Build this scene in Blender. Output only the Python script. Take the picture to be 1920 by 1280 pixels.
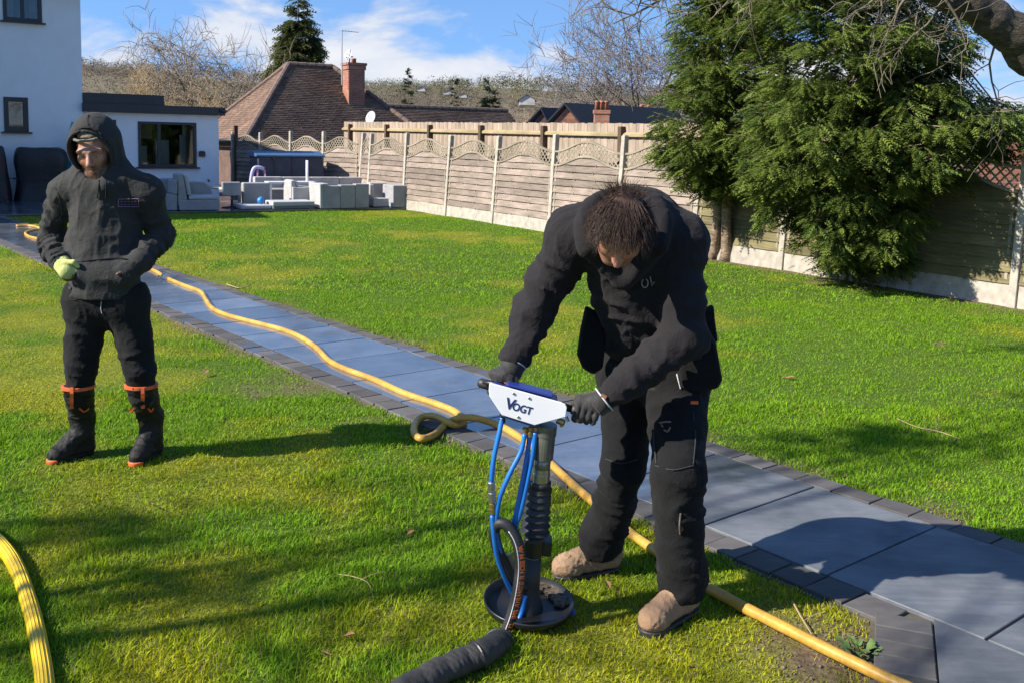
import bpy, math, random
import numpy as np
from mathutils import Matrix, Vector

for _o in list(bpy.data.objects):
    bpy.data.objects.remove(_o)
scene = bpy.context.scene
COL = scene.collection
RNG = np.random.default_rng(7)
random.seed(11)

# ------------------------------------------------------------------ camera
F_PX, PX, PY, HC = 1841.0, 960.0, 448.0, 1.75       # focal length / principal point in photo pixels, eye height
PITCH, ROLL = math.atan(0.10), 0.02
FW = np.array([0, math.cos(PITCH), -math.sin(PITCH)])
U0 = np.array([0, math.sin(PITCH), math.cos(PITCH)])
R0 = np.array([1.0, 0, 0])
CR = R0 * math.cos(ROLL) + U0 * math.sin(ROLL)
CU = -R0 * math.sin(ROLL) + U0 * math.cos(ROLL)
CAMP = np.array([0, 0, HC])
cam_data = bpy.data.cameras.new('camera')
cam = bpy.data.objects.new('camera', cam_data)
COL.objects.link(cam)
cam.matrix_world = Matrix(((CR[0], CU[0], -FW[0], 0), (CR[1], CU[1], -FW[1], 0), (CR[2], CU[2], -FW[2], HC), (0, 0, 0, 1)))
cam_data.sensor_width = 36.0
cam_data.lens = F_PX / 1920 * 36
cam_data.shift_y = (PY - 640) / 1920
cam_data.clip_start = 0.05
cam_data.clip_end = 6000
scene.camera = cam

# ------------------------------------------------------------------ sky, sun, exposure
SUN_EL = math.radians(36)
SUN_H = np.array([-0.927, -0.374])
world = bpy.data.worlds.new('World')
scene.world = world
world.use_nodes = True
wn, wl = world.node_tree.nodes, world.node_tree.links
wn.clear()
w_out = wn.new('ShaderNodeOutputWorld')
sky = wn.new('ShaderNodeTexSky')
sky.sky_type = 'NISHITA'
sky.sun_disc = False
sky.sun_elevation = SUN_EL
sky.sun_rotation = math.atan2(SUN_H[0], SUN_H[1])
sky.air_density = 1.0
sky.dust_density = 0.1
sky.ozone_density = 5.0
bg_sky = wn.new('ShaderNodeBackground')
bg_sky.inputs['Strength'].default_value = 0.125
tc = wn.new('ShaderNodeTexCoord')
lift = wn.new('ShaderNodeVectorMath')        # clear, dry air: the blue reaches further down
lift.operation = 'ADD'
lift.inputs[1].default_value = (0, 0, 0.22)
wl.new(tc.outputs['Generated'], lift.inputs[0])
nrm = wn.new('ShaderNodeVectorMath')
nrm.operation = 'NORMALIZE'
wl.new(lift.outputs[0], nrm.inputs[0])
wl.new(nrm.outputs[0], sky.inputs['Vector'])
hsat = wn.new('ShaderNodeHueSaturation')
hsat.inputs['Saturation'].default_value = 1.05
wl.new(sky.outputs['Color'], hsat.inputs['Color'])
wl.new(hsat.outputs['Color'], bg_sky.inputs['Color'])
mp = wn.new('ShaderNodeMapping')
mp.inputs['Scale'].default_value = (1, 1, 2.6)
mp.inputs['Location'].default_value = (12.3, 3.1, 4.45)
wl.new(tc.outputs['Generated'], mp.inputs['Vector'])
n1 = wn.new('ShaderNodeTexNoise')
n1.inputs['Scale'].default_value = 4.8
n1.inputs['Detail'].default_value = 9
n1.inputs['Roughness'].default_value = 0.56
n1.inputs['Distortion'].default_value = 0.25
wl.new(mp.outputs['Vector'], n1.inputs['Vector'])
sep = wn.new('ShaderNodeSeparateXYZ')
wl.new(tc.outputs['Generated'], sep.inputs['Vector'])
hz = wn.new('ShaderNodeMapRange')           # cloud banks gather towards the horizon
hz.inputs['From Min'].default_value = 0.0
hz.inputs['From Max'].default_value = 0.30
hz.inputs['To Min'].default_value = 0.205
hz.inputs['To Max'].default_value = -0.28
wl.new(sep.outputs['Z'], hz.inputs['Value'])
ad = wn.new('ShaderNodeMath')
ad.operation = 'ADD'
wl.new(n1.outputs['Fac'], ad.inputs[0])
wl.new(hz.outputs['Result'], ad.inputs[1])
rp = wn.new('ShaderNodeValToRGB')
rp.color_ramp.elements[0].position = 0.53
rp.color_ramp.elements[1].position = 0.63
wl.new(ad.outputs['Value'], rp.inputs['Fac'])
crp = wn.new('ShaderNodeValToRGB')          # thin cloud is bluish, thick cloud white
crp.color_ramp.elements[0].position = 0.54
crp.color_ramp.elements[0].color = (0.62, 0.72, 0.92, 1)
crp.color_ramp.elements[1].position = 0.72
crp.color_ramp.elements[1].color = (0.93, 0.95, 1.0, 1)
wl.new(ad.outputs['Value'], crp.inputs['Fac'])
bg_cl = wn.new('ShaderNodeBackground')
bg_cl.inputs['Strength'].default_value = 0.50
wl.new(crp.outputs['Color'], bg_cl.inputs['Color'])
mixw = wn.new('ShaderNodeMixShader')
wl.new(rp.outputs['Color'], mixw.inputs['Fac'])
wl.new(bg_sky.outputs['Background'], mixw.inputs[1])
wl.new(bg_cl.outputs['Background'], mixw.inputs[2])
wl.new(mixw.outputs['Shader'], w_out.inputs['Surface'])

sun_data = bpy.data.lights.new('sun', 'SUN')
sun_data.energy = 5.0
sun_data.angle = math.radians(0.55)
sun_data.color = (1.0, 0.93, 0.82)
sun = bpy.data.objects.new('sun', sun_data)
COL.objects.link(sun)
_sd = Vector((-SUN_H[0] * math.cos(SUN_EL), -SUN_H[1] * math.cos(SUN_EL), -math.sin(SUN_EL)))
sun.rotation_euler = _sd.to_track_quat('-Z', 'Y').to_euler()
sun.location = (-20, -8, 20)

scene.view_settings.view_transform = 'Standard'
scene.view_settings.look = 'None'
scene.view_settings.exposure = 0.95
scene.view_settings.gamma = 1.0
scene.view_settings.use_curve_mapping = False
scene.render.resolution_x, scene.render.resolution_y = 1024, 682

# ------------------------------------------------------------------ helpers: pixels to places
def ray(u, v):
    return FW + CR * (u - PX) / F_PX - CU * (v - PY) / F_PX
def ground(u, v, z=0.0):
    d = ray(u, v)
    return CAMP + d * ((z - HC) / d[2])
def at_y(u, v, y):
    d = ray(u, v)
    return CAMP + d * (y / d[1])
def on_plane(u, v, p, n):
    d = ray(u, v)
    return CAMP + d * (((np.asarray(p) - CAMP) @ n) / (d @ n))
def V3(*a):
    return np.array(a, float)
def unit(a):
    a = np.asarray(a, float)
    return a / (np.linalg.norm(a) + 1e-12)

# ------------------------------------------------------------------ helpers: noise
def _h(ix, iy, iz, seed):
    n = (ix * 374761393 + iy * 668265263 + iz * 2147483647 + seed * 1274126177) & 0xFFFFFFFF
    n = ((n ^ (n >> 13)) * 1274126177) & 0xFFFFFFFF
    n = n ^ (n >> 16)
    return (n & 0xFFFF).astype(np.float32) / 65535.0
def vnoise(p, seed=0):
    """value noise in [-1, 1] for an (N, 3) array"""
    p = np.asarray(p, np.float32)
    i = np.floor(p).astype(np.int64)
    f = p - i
    f = f * f * (3 - 2 * f)
    r = 0
    for dx in (0, 1):
        wx = f[..., 0] if dx else 1 - f[..., 0]
        for dy in (0, 1):
            wy = f[..., 1] if dy else 1 - f[..., 1]
            for dz in (0, 1):
                wz = f[..., 2] if dz else 1 - f[..., 2]
                r = r + wx * wy * wz * _h(i[..., 0] + dx, i[..., 1] + dy, i[..., 2] + dz, seed)
    return r * 2 - 1
def fbm2(x, y, scale, seed=0, octv=3):
    p = np.stack([x * scale, y * scale, np.zeros_like(x)], -1)
    r, a = 0, 1.0
    for k in range(octv):
        r = r + a * vnoise(p, seed + k)
        p = p * 2.03
        a *= 0.5
    return r

# ------------------------------------------------------------------ helpers: things
def tag(o, label=None, cat=None, group=None, kind=None):
    if label: o['label'] = label
    if cat: o['category'] = cat
    if group: o['group'] = group
    if kind: o['kind'] = kind
    return o
def thing(name, loc, label, cat, group=None, rz=0.0):
    o = bpy.data.objects.new(name, None)
    COL.objects.link(o)
    o.empty_display_size = 0.2
    o.location = [float(c) for c in loc]
    o.rotation_euler = (0, 0, rz)
    return tag(o, label, cat, group)
def adopt(o, parent):
    """make o (built in world coordinates) a child of parent without moving it"""
    o.parent = parent
    chain = Matrix.Identity(4)
    p = parent
    while p is not None:
        chain = Matrix.LocRotScale(p.location, p.rotation_euler, p.scale) @ chain
        chain = (p.matrix_parent_inverse @ chain) if p.parent else chain
        p = p.parent
    o.matrix_parent_inverse = chain.inverted()
    return o
def copy_tree(o, parent=None):
    c = o.copy()
    COL.objects.link(c)
    if parent is not None:
        c.parent = parent
    for ch in [x for x in bpy.data.objects if x.parent == o]:
        copy_tree(ch, c)
    return c

def catmull(pts, n=8):
    pts = [np.asarray(p, float) for p in pts]
    P = [2 * pts[0] - pts[1]] + pts + [2 * pts[-1] - pts[-2]]
    out = []
    for i in range(1, len(P) - 2):
        for k in range(n):
            t = k / n
            a, b, c, d = P[i - 1], P[i], P[i + 1], P[i + 2]
            out.append(0.5 * (2 * b + (c - a) * t + (2 * a - 5 * b + 4 * c - d) * t * t + (3 * b - a - 3 * c + d) * t ** 3))
    out.append(P[-2])
    return out

class MB:
    """collects geometry in world (or local) coordinates and links it as one mesh object"""
    def __init__(self):
        self.v, self.f = [], []
    def add(self, vs, fs):
        b = len(self.v)
        self.v += [tuple(float(c) for c in p) for p in vs]
        self.f += [tuple(b + i for i in q) for q in fs]
        return self
    def box(self, c, s, ax=None):
        """centre c, full size s, ax = three axis vectors"""
        c = np.asarray(c, float)
        A = np.eye(3) if ax is None else np.asarray(ax, float)
        vs = [c + A[0] * s[0] * i / 2 + A[1] * s[1] * j / 2 + A[2] * s[2] * k / 2 for i in (-1, 1) for j in (-1, 1) for k in (-1, 1)]
        return self.add(vs, [(0, 1, 3, 2), (4, 6, 7, 5), (0, 4, 5, 1), (2, 3, 7, 6), (0, 2, 6, 4), (1, 5, 7, 3)])
    def prism(self, poly, d):
        """polygon (3D points) pushed along vector d"""
        n = len(poly)
        d = np.asarray(d, float)
        vs = [np.asarray(p, float) for p in poly] + [np.asarray(p, float) + d for p in poly]
        fs = [tuple(range(n - 1, -1, -1)), tuple(range(n, 2 * n))]
        fs += [(i, (i + 1) % n, n + (i + 1) % n, n + i) for i in range(n)]
        return self.add(vs, fs)
    def tube(self, pts, r, n=10, caps=True, flat=1.0):
        pts = [np.asarray(p, float) for p in pts]
        m = len(pts)
        rs = [r] * m if np.isscalar(r) else list(r)
        t0 = unit(pts[1] - pts[0])
        u = unit(np.cross(t0, [0, 0, 1] if abs(t0[2]) < .9 else [1, 0, 0]))
        vs = []
        for i in range(m):
            t = unit(pts[min(i + 1, m - 1)] - pts[max(i - 1, 0)])
            u = unit(u - t * (u @ t))
            w = np.cross(t, u)
            for k in range(n):
                a = 2 * math.pi * k / n
                vs.append(pts[i] + (u * math.cos(a) + w * math.sin(a) * flat) * rs[i])
        fs = [(i * n + k, i * n + (k + 1) % n, (i + 1) * n + (k + 1) % n, (i + 1) * n + k) for i in range(m - 1) for k in range(n)]
        if caps:
            fs += [tuple(range(n - 1, -1, -1)), tuple((m - 1) * n + k for k in range(n))]
        return self.add(vs, fs)
    def lathe(self, prof, o, ax=None, n=24):
        """prof: list of (radius, height) turned about ax[2] through o"""
        A = np.eye(3) if ax is None else np.asarray(ax, float)
        o = np.asarray(o, float)
        vs = []
        for (r, h) in prof:
            for k in range(n):
                a = 2 * math.pi * k / n
                vs.append(o + A[0] * r * math.cos(a) + A[1] * r * math.sin(a) + A[2] * h)
        m = len(prof)
        fs = [(i * n + k, i * n + (k + 1) % n, (i + 1) * n + (k + 1) % n, (i + 1) * n + k) for i in range(m - 1) for k in range(n)]
        fs += [tuple(range(n - 1, -1, -1)), tuple((m - 1) * n + k for k in range(n))]
        return self.add(vs, fs)
    def build(self, name, mat, parent=None, smooth=False, bevel=0.0, local=False, seg=2):
        me = bpy.data.meshes.new(name)
        me.from_pydata(self.v, [], self.f)
        me.update()
        return finish(name, me, mat, parent, smooth, bevel, local, seg)

def finish(name, me, mat, parent=None, smooth=False, bevel=0.0, local=False, seg=2):
    if mat is not None:
        me.materials.append(mat)
    if smooth:
        me.shade_smooth()
    o = bpy.data.objects.new(name, me)
    COL.objects.link(o)
    if bevel:
        md = o.modifiers.new('bevel', 'BEVEL')
        md.width = bevel
        md.segments = seg
        md.limit_method = 'ANGLE'
    if parent is not None:
        if local:
            o.parent = parent
        else:
            adopt(o, parent)
    return o

def np_mesh(name, verts, faces_flat, loop_starts, mat, parent=None, col=None, smooth=False):
    """big meshes straight from arrays"""
    me = bpy.data.meshes.new(name)
    me.vertices.add(len(verts))
    me.vertices.foreach_set('co', np.ascontiguousarray(verts, np.float32).ravel())
    me.loops.add(len(faces_flat))
    me.loops.foreach_set('vertex_index', np.ascontiguousarray(faces_flat, np.int32))
    me.polygons.add(len(loop_starts))
    me.polygons.foreach_set('loop_start', np.ascontiguousarray(loop_starts, np.int32))
    me.update(calc_edges=True)
    if col is not None:
        at = me.color_attributes.new('Col', 'FLOAT_COLOR', 'POINT')
        c4 = np.ones((len(verts), 4), np.float32)
        c4[:, :3] = col
        at.data.foreach_set('color', c4.ravel())
    return finish(name, me, mat, parent, smooth)

def tri_mesh(name, verts, tris, mat, parent=None, col=None, smooth=False):
    tris = np.asarray(tris)
    k = tris.shape[1]
    return np_mesh(name, verts, tris.ravel(), np.arange(len(tris)) * k, mat, parent, col, smooth)

def text_obj(s, name, size, mat, mw, parent, extrude=0.0008, font_bold=False, align='CENTER', shear=0.0, squeeze=1.0):
    cu = bpy.data.curves.new(name, 'FONT')
    cu.body = s
    cu.size = size
    cu.extrude = extrude
    cu.align_x = align
    cu.align_y = 'CENTER'
    cu.shear = shear
    if font_bold:
        cu.offset = size * 0.022
    tmp = bpy.data.objects.new(name, cu)
    COL.objects.link(tmp)
    dg = bpy.context.evaluated_depsgraph_get()
    me = bpy.data.meshes.new_from_object(tmp.evaluated_get(dg))
    bpy.data.objects.remove(tmp)
    me.transform(Matrix.Diagonal((squeeze, 1, 1, 1)))
    if mw is not None:
        me.transform(mw)
    me.materials.clear()
    return finish(name, me, mat, parent)

# ------------------------------------------------------------------ materials
class NT:
    def __init__(self, name):
        self.m = bpy.data.materials.new(name)
        self.m.use_nodes = True
        self.n, self.l = self.m.node_tree.nodes, self.m.node_tree.links
        self.b = self.n['Principled BSDF']
        self.out = self.n['Material Output']
    def new(self, t, **kw):
        nd = self.n.new(t)
        for k, v in kw.items():
            if k in nd.inputs.keys():
                nd.inputs[k].default_value = v
            else:
                setattr(nd, k, v)
        return nd
    def link(self, a, b):
        self.l.new(a, b)
    def noise(self, vec, scale, detail=5, rough=.55, dist=0.0):
        nd = self.new('ShaderNodeTexNoise', Scale=scale, Detail=detail, Roughness=rough, Distortion=dist)
        if vec is not None:
            self.link(vec, nd.inputs['Vector'])
        return nd
    def ramp(self, fac, stops):
        nd = self.new('ShaderNodeValToRGB')
        e = nd.color_ramp.elements
        while len(e) < len(stops):
            e.new(0.5)
        for k, (p, c) in enumerate(stops):
            e[k].position = p
            e[k].color = (*c, 1) if len(c) == 3 else c
        self.link(fac, nd.inputs['Fac'])
        return nd
    def mix(self, a, b, fac, mode='MIX'):
        nd = self.new('ShaderNodeMix', data_type='RGBA', blend_type=mode)
        for s, x in ((6, a), (7, b)):
            if hasattr(x, 'is_output'):
                self.link(x, nd.inputs[s])
            else:
                nd.inputs[s].default_value = (*x, 1)
        if hasattr(fac, 'is_output'):
            self.link(fac, nd.inputs[0])
        else:
            nd.inputs[0].default_value = fac
        return nd.outputs[2]
    def coords(self, kind='Object', rand=True, scale=(1, 1, 1)):
        t = self.new('ShaderNodeTexCoord')
        o = t.outputs[kind]
        if scale != (1, 1, 1):
            mp = self.new('ShaderNodeMapping')
            mp.inputs['Scale'].default_value = (1, 1, 2.6)
            self.link(o, mp.inputs['Vector'])
            o = mp.outputs['Vector']
        if rand:
            oi = self.new('ShaderNodeObjectInfo')
            mu = self.new('ShaderNodeMath', operation='MULTIPLY')
            mu.inputs[1].default_value = 37.0
            self.link(oi.outputs['Random'], mu.inputs[0])
            a = self.new('ShaderNodeVectorMath', operation='ADD')
            self.link(o, a.inputs[0])
            self.link(mu.outputs[0], a.inputs[1])
            o = a.outputs[0]
        return o
    def bump(self, h, strength=.3, dist=.01, prev=None):
        nd = self.new('ShaderNodeBump', Strength=strength, Distance=dist)
        self.link(h, nd.inputs['Height'])
        if prev is not None:
            self.link(prev, nd.inputs['Normal'])
        self.link(nd.outputs['Normal'], self.b.inputs['Normal'])
        return nd.outputs['Normal']

def mat(name, c, rough=.7, var=.2, scale=6, bump=.15, bscale=80, bdist=.004, metal=0.0, spec=.5, c2=None, stretch=(1, 1, 1), orand=.0, coat=0.0, sheen=0.0):
    t = NT(name)
    co = t.coords(scale=stretch)
    n = t.noise(co, scale)
    lo = tuple(x * (1 - var) for x in c)
    hi = tuple(min(1, x * (1 + var)) for x in (c2 or c))
    r = t.ramp(n.outputs['Fac'], [(.3, lo), (.7, hi)])
    out = r.outputs['Color']
    if orand:
        oi = t.new('ShaderNodeObjectInfo')
        mr = t.new('ShaderNodeMapRange')
        mr.inputs['To Min'].default_value = 1 - orand
        mr.inputs['To Max'].default_value = 1 + orand
        t.link(oi.outputs['Random'], mr.inputs['Value'])
        hs = t.new('ShaderNodeHueSaturation')
        t.link(mr.outputs['Result'], hs.inputs['Value'])
        t.link(out, hs.inputs['Color'])
        out = hs.outputs['Color']
    t.link(out, t.b.inputs['Base Color'])
    t.b.inputs['Roughness'].default_value = rough
    t.b.inputs['Metallic'].default_value = metal
    t.b.inputs['Specular IOR Level'].default_value = spec
    t.b.inputs['Coat Weight'].default_value = coat
    if sheen:
        t.b.inputs['Sheen Weight'].default_value = sheen
    if bump:
        nb = t.noise(co, bscale, 4)
        t.bump(nb.outputs['Fac'], bump, bdist)
    return t.m
# ------------------------------------------------------------------ layout of the garden
PD = V3(.627, -.779, 0)                  # along the path, towards the camera side
PN = V3(.779, .627, 0)                   # across the path
def path_pt(s, o, z=0.0):
    return PD * s + PN * o + V3(0, 0, z)
def path_so(x, y):
    return x * PD[0] + y * PD[1], x * PN[0] + y * PN[1]
O_LO, O_LO_IN, O_UP_IN, O_UP = 3.26, 3.425, 4.295, 4.435
ANG = math.radians(32)
E1 = V3(math.cos(ANG), math.sin(ANG), 0)   # the houses and fences share this grid
E2 = V3(-math.sin(ANG), math.cos(ANG), 0)
UPV = V3(0, 0, 1)
PAT0 = V3(-7.68, 21.33, 0)               # front edge of the far patio
PATD = unit(V3(-2.14, 24.42, 0) - PAT0)
PATN = V3(-PATD[1], PATD[0], 0)
FA0, FA1 = V3(6.85, 8.94, 0), V3(-4.2, 26.75, 0)     # long fence: runs from beside the camera to the far corner
FAD = unit(FA1 - FA0)
FAN = V3(-FAD[1], FAD[0], 0)             # points to the lawn side
COLC = unit(V3(-.16, -.42, 0))           # block strip that turns towards the camera
COL0 = V3(1.485, 3.50, 0)
COLN = V3(-COLC[1], COLC[0], 0)          # points right of the strip
if COLN[0] < 0: COLN = -COLN

def soil_mask(x, y):
    """1 where the turf is worn to bare soil"""
    s, o = path_so(x, y)
    n = fbm2(x, y, 2.3, 5, 3)
    n2 = fbm2(x, y, 7.0, 15, 2)
    up = (o - O_UP)
    a = np.clip(1 - up / (0.13 + .16 * np.clip(n + .1, 0, 1)), 0, 1) * (up > -.05) * (s > -12) * (n + .35 * n2 > -.25)
    lo = (O_LO - o)
    b = np.clip(1 - lo / (0.07 + .22 * np.clip(n, 0, 1)), 0, 1) * (lo > -.05) * (s > -10) * (n + .4 * n2 > -.15)
    c = np.clip(1.35 - np.hypot((x - 1.18) / .34, (y - 3.22) / .36) + .3 * n2, 0, 1)
    d = np.clip(1.1 - np.hypot((x + .55) / .5, (y - 6.2) / .42) + .5 * n2, 0, 1) * .8
    e = np.clip(1.0 - np.hypot((x + 1.55) / .45, (y - 6.75) / .30) + .6 * n2, 0, 1) * .8
    fd = (x - FA0[0]) * FAN[0] + (y - FA0[1]) * FAN[1]
    f = np.clip(1 - (fd - .05) / (.5 + .4 * n), 0, 1) * (x > 2.2)
    return np.clip(np.maximum.reduce([a, b, c, d, e, f]), 0, 1)

def moss_mask(x, y):
    n = fbm2(x, y, .62, 31, 4)
    s, o = path_so(x, y)
    left = 1 / (1 + np.exp((o - 3.5) * 1.5))
    n2 = fbm2(x, y, 2.6, 33, 3)
    return np.clip(n * .95 + .45 * n2 + .18 + .30 * left - .24 * (1 - left), 0, 1)

def land_z(x, y):
    r = np.hypot(x, y)
    st = lambda t: np.clip(t, 0, 1) ** 2 * (3 - 2 * np.clip(t, 0, 1))
    front = np.clip(y / np.maximum(r, 1e-3), -1, 1)
    f = st((front + .1) / .5)
    drop = -0.05 - .9 * st((r - 27) / 8) - 2.4 * st((r - 38) / 30) - 6 * st((r - 70) / 90)
    az = np.where(y > 1, x / np.maximum(y, 1), np.sign(x) * 3)
    sky_ang = .047 - .03 * np.clip(az, -.8, .8) + .004 * np.sin(az * 9 + 1)
    hill = (sky_ang * 650 + 10) * st((r - 200) / 430) * (1 - .6 * st((r - 750) / 900))
    return (drop + hill) * f - .05 * (1 - f)

# ------------------------------------------------------------------ ground
def soil_material(name, base, base2):
    t = NT(name)
    co = t.coords('Object', rand=False)
    a = t.new('ShaderNodeVertexColor', layer_name='Col')
    n = t.noise(co, 40, 6)
    n2 = t.noise(co, 3, 4)
    r = t.ramp(n.outputs['Fac'], [(.25, (.55, .55, .55)), (.75, (1.3, 1.3, 1.3))])
    c = t.mix(a.outputs['Color'], r.outputs['Color'], 1.0, 'MULTIPLY')
    t.link(c, t.b.inputs['Base Color'])
    t.b.inputs['Roughness'].default_value = .95
    t.b.inputs['Specular IOR Level'].default_value = .15
    t.bump(n.outputs['Fac'], .8, .02)
    return t.m
M_SOIL = soil_material('soil', 0, 0)

def build_ground():
    radii = np.concatenate([np.linspace(.5, 60, 60), np.geomspace(63, 3000, 70)])
    na = 180
    an = np.linspace(0, 2 * np.pi, na, endpoint=False)
    X = np.outer(radii, np.sin(an))
    Y = np.outer(radii, np.cos(an))
    Z = land_z(X, Y)
    Z = np.where(np.hypot(X, Y) < 60, Z, Z + 2.0 * fbm2(X, Y, .02, 3))
    v = np.stack([X, Y, Z], -1).reshape(-1, 3)
    v = np.vstack([v, [[0, 0, -.05]]])
    i, k = np.meshgrid(np.arange(len(radii) - 1), np.arange(na), indexing='ij')
    q = np.stack([i * na + k, (i + 1) * na + k, (i + 1) * na + (k + 1) % na, i * na + (k + 1) % na], -1).reshape(-1, 4)[:, ::-1]
    c = np.tile(np.array([[.10, .095, .045]]), (len(v), 1))
    n = fbm2(v[:, 0], v[:, 1], .02, 9)[:, None]
    far = (np.hypot(v[:, 0], v[:, 1]) > 55)[:, None]
    c = np.where(far, np.array([[.15, .125, .085]]) * (1 + .35 * n), np.array([[.06, .075, .025]]))
    o = tri_mesh('ground', v, q, M_SOIL, col=c, smooth=True)
    tri = np.stack([np.full(na, len(v) - 1), (np.arange(na) + 1) % na, np.arange(na)], -1)
    tag(o, kind='structure')
    # lawn sheet, slightly uneven, with worn patches
    xs, ys = np.arange(-16, 10.01, .1), np.arange(-3, 27.51, .1)
    X, Y = np.meshgrid(xs, ys, indexing='ij')
    Z = .002 + .008 * fbm2(X, Y, .9, 2, 3)
    s, oo = path_so(X, Y)
    near = (oo > O_LO - .12) & (oo < O_UP + .12) | ((X - COL0[0]) * COLN[0] + (Y - COL0[1]) * COLN[1] > -.25) & (oo < O_UP) & (s > -2.2)
    Z = np.where(near, -.004, Z)
    Z = np.where((X - PAT0[0]) * PATN[0] + (Y - PAT0[1]) * PATN[1] > -.2, -.012, Z)
    sm, mm = soil_mask(X, Y), moss_mask(X, Y)
    g = np.array([.07, .115, .016]) + mm[..., None] * np.array([.10, .075, .004])
    c = g * (1 - sm[..., None]) + sm[..., None] * np.array([.16, .115, .07])
    nx, ny = X.shape
    i, k = np.meshgrid(np.arange(nx - 1), np.arange(ny - 1), indexing='ij')
    q = np.stack([i * ny + k, (i + 1) * ny + k, (i + 1) * ny + k + 1, i * ny + k + 1], -1).reshape(-1, 4)
    o = tri_mesh('lawn', np.stack([X, Y, Z], -1).reshape(-1, 3), q, M_SOIL, col=c.reshape(-1, 3), smooth=True)
    tag(o, kind='structure')
build_ground()

# ------------------------------------------------------------------ grass
def leaf_material(name, trans=.35, rough=.55, spec=.3):
    t = NT(name)
    a = t.new('ShaderNodeVertexColor', layer_name='Col')
    t.link(a.outputs['Color'], t.b.inputs['Base Color'])
    t.b.inputs['Roughness'].default_value = rough
    t.b.inputs['Specular IOR Level'].default_value = spec
    tr = t.new('ShaderNodeBsdfTranslucent')
    t.link(a.outputs['Color'], tr.inputs['Color'])
    mx = t.new('ShaderNodeMixShader')
    mx.inputs['Fac'].default_value = trans
    t.link(t.b.outputs['BSDF'], mx.inputs[1])
    t.link(tr.outputs['BSDF'], mx.inputs[2])
    t.link(mx.outputs['Shader'], t.out.inputs['Surface'])
    return t.m
M_GRASS = leaf_material('grass_blade', .42, .6, .15)

def on_lawn(x, y):
    s, o = path_so(x, y)
    edge = .035 * fbm2(x, y, 6, 77, 2)
    ok = (o < O_LO - .005 + edge) | (o > O_UP + .005 + edge)
    side = (x - COL0[0]) * COLN[0] + (y - COL0[1]) * COLN[1]
    ok &= ~((side > -.11 + edge * .5) & (o < O_UP) & (s > -2.1))
    ok &= (x - PAT0[0]) * PATN[0] + (y - PAT0[1]) * PATN[1] < -.03
    ok &= (x - FA0[0]) * FAN[0] + (y - FA0[1]) * FAN[1] > .06
    return ok

def build_grass():
    def band(d0, d1, dens, hw, ww, segs):
        half1 = .56 * d1 + 1.0
        area = (d1 - d0) * 2 * half1
        n = int(area * dens)
        x = RNG.uniform(-half1, half1, n)
        y = RNG.uniform(d0, d1, n)
        k = np.abs(x) < .56 * y + 1.0
        x, y = x[k], y[k]
        k = on_lawn(x, y)
        x, y = x[k], y[k]
        sm, mm = soil_mask(x, y), moss_mask(x, y)
        k = RNG.random(len(x)) > sm * .93
        x, y, mm, sm = x[k], y[k], mm[k], sm[k]
        n = len(x)
        tuft = fbm2(x, y, 9, 41, 2)
        big = fbm2(x, y, 1.7, 44, 3)
        lush = np.clip(1 - mm, .25, 1)
        h = hw * (.55 + .75 * RNG.random(n)) * (.8 + .30 * tuft + .25 * big) * (.62 + .5 * lush)
        h = np.clip(h, .014, .11)
        w = ww * (.7 + .6 * RNG.random(n))
        az = RNG.uniform(0, 2 * np.pi, n)
        la = az + RNG.normal(0, .6, n) + math.pi / 2
        lean = h * np.abs(RNG.normal(.6, .5, n))
        z0 = .002 + .008 * fbm2(x, y, .9, 2, 3) - .006
        bx, by = np.cos(az) * w / 2, np.sin(az) * w / 2
        lx, ly = np.cos(la) * lean, np.sin(la) * lean
        # colour: fresh green to mossy yellow, a few straw blades
        r = RNG.random(n)[:, None]
        fresh = np.array([.180, .345, .014]) * (.65 + .7 * r)
        yell = np.array([.43, .43, .014]) * (.6 + .7 * r)
        m3 = np.clip(mm + RNG.normal(0, .14, n), 0, 1)[:, None]
        c = fresh * (1 - m3) + yell * m3
        dry = (RNG.random(n) < .05 + .10 * mm + .25 * sm)[:, None]
        c = np.where(dry, np.array([.26, .21, .10]) * (.6 + .6 * r), c)
        if segs == 2:
            v = np.stack([np.stack([x - bx, y - by, z0], -1), np.stack([x + bx, y + by, z0], -1),
                          np.stack([x + bx * .8 + lx * .35, y + by * .8 + ly * .35, z0 + h * .6], -1),
                          np.stack([x - bx * .8 + lx * .35, y - by * .8 + ly * .35, z0 + h * .6], -1),
                          np.stack([x + lx, y + ly, z0 + h], -1)], 1)
            b = np.arange(n)[:, None] * 5
            fl = (b + np.array([[0, 1, 2, 3, 3, 2, 4]]))
            st = np.arange(n)[:, None] * 7 + np.array([[0, 4]])
            return v.reshape(-1, 3), fl.ravel(), st.ravel(), np.repeat(c, 5, 0), n * 7
        v = np.stack([np.stack([x - bx, y - by, z0], -1), np.stack([x + bx, y + by, z0], -1), np.stack([x + lx, y + ly, z0 + h], -1)], 1)
        b = np.arange(n)[:, None] * 3
        return v.reshape(-1, 3), (b + np.array([[0, 1, 2]])).ravel(), np.arange(n) * 3, np.repeat(c, 3, 0), n * 3
    parts = [band(2.3, 4.2, 20000, .031, .0040, 2), band(4.2, 6.5, 11000, .030, .0052, 2), band(6.5, 11, 4800, .029, .008, 1), band(11, 27, 1300, .028, .018, 1)]
    V, FL, ST, CC = [], [], [], []
    nv = nl = 0
    for v, fl, st, c, l in parts:
        V.append(v); FL.append(fl + nv); ST.append(st + nl); CC.append(c)
        nv += len(v); nl += l
    o = np_mesh('grass', np.vstack(V), np.concatenate(FL), np.concatenate(ST), M_GRASS, col=np.vstack(CC))
    tag(o, 'short mossy lawn grass growing either side of the slab path', 'grass', kind='stuff')
build_grass()

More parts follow.
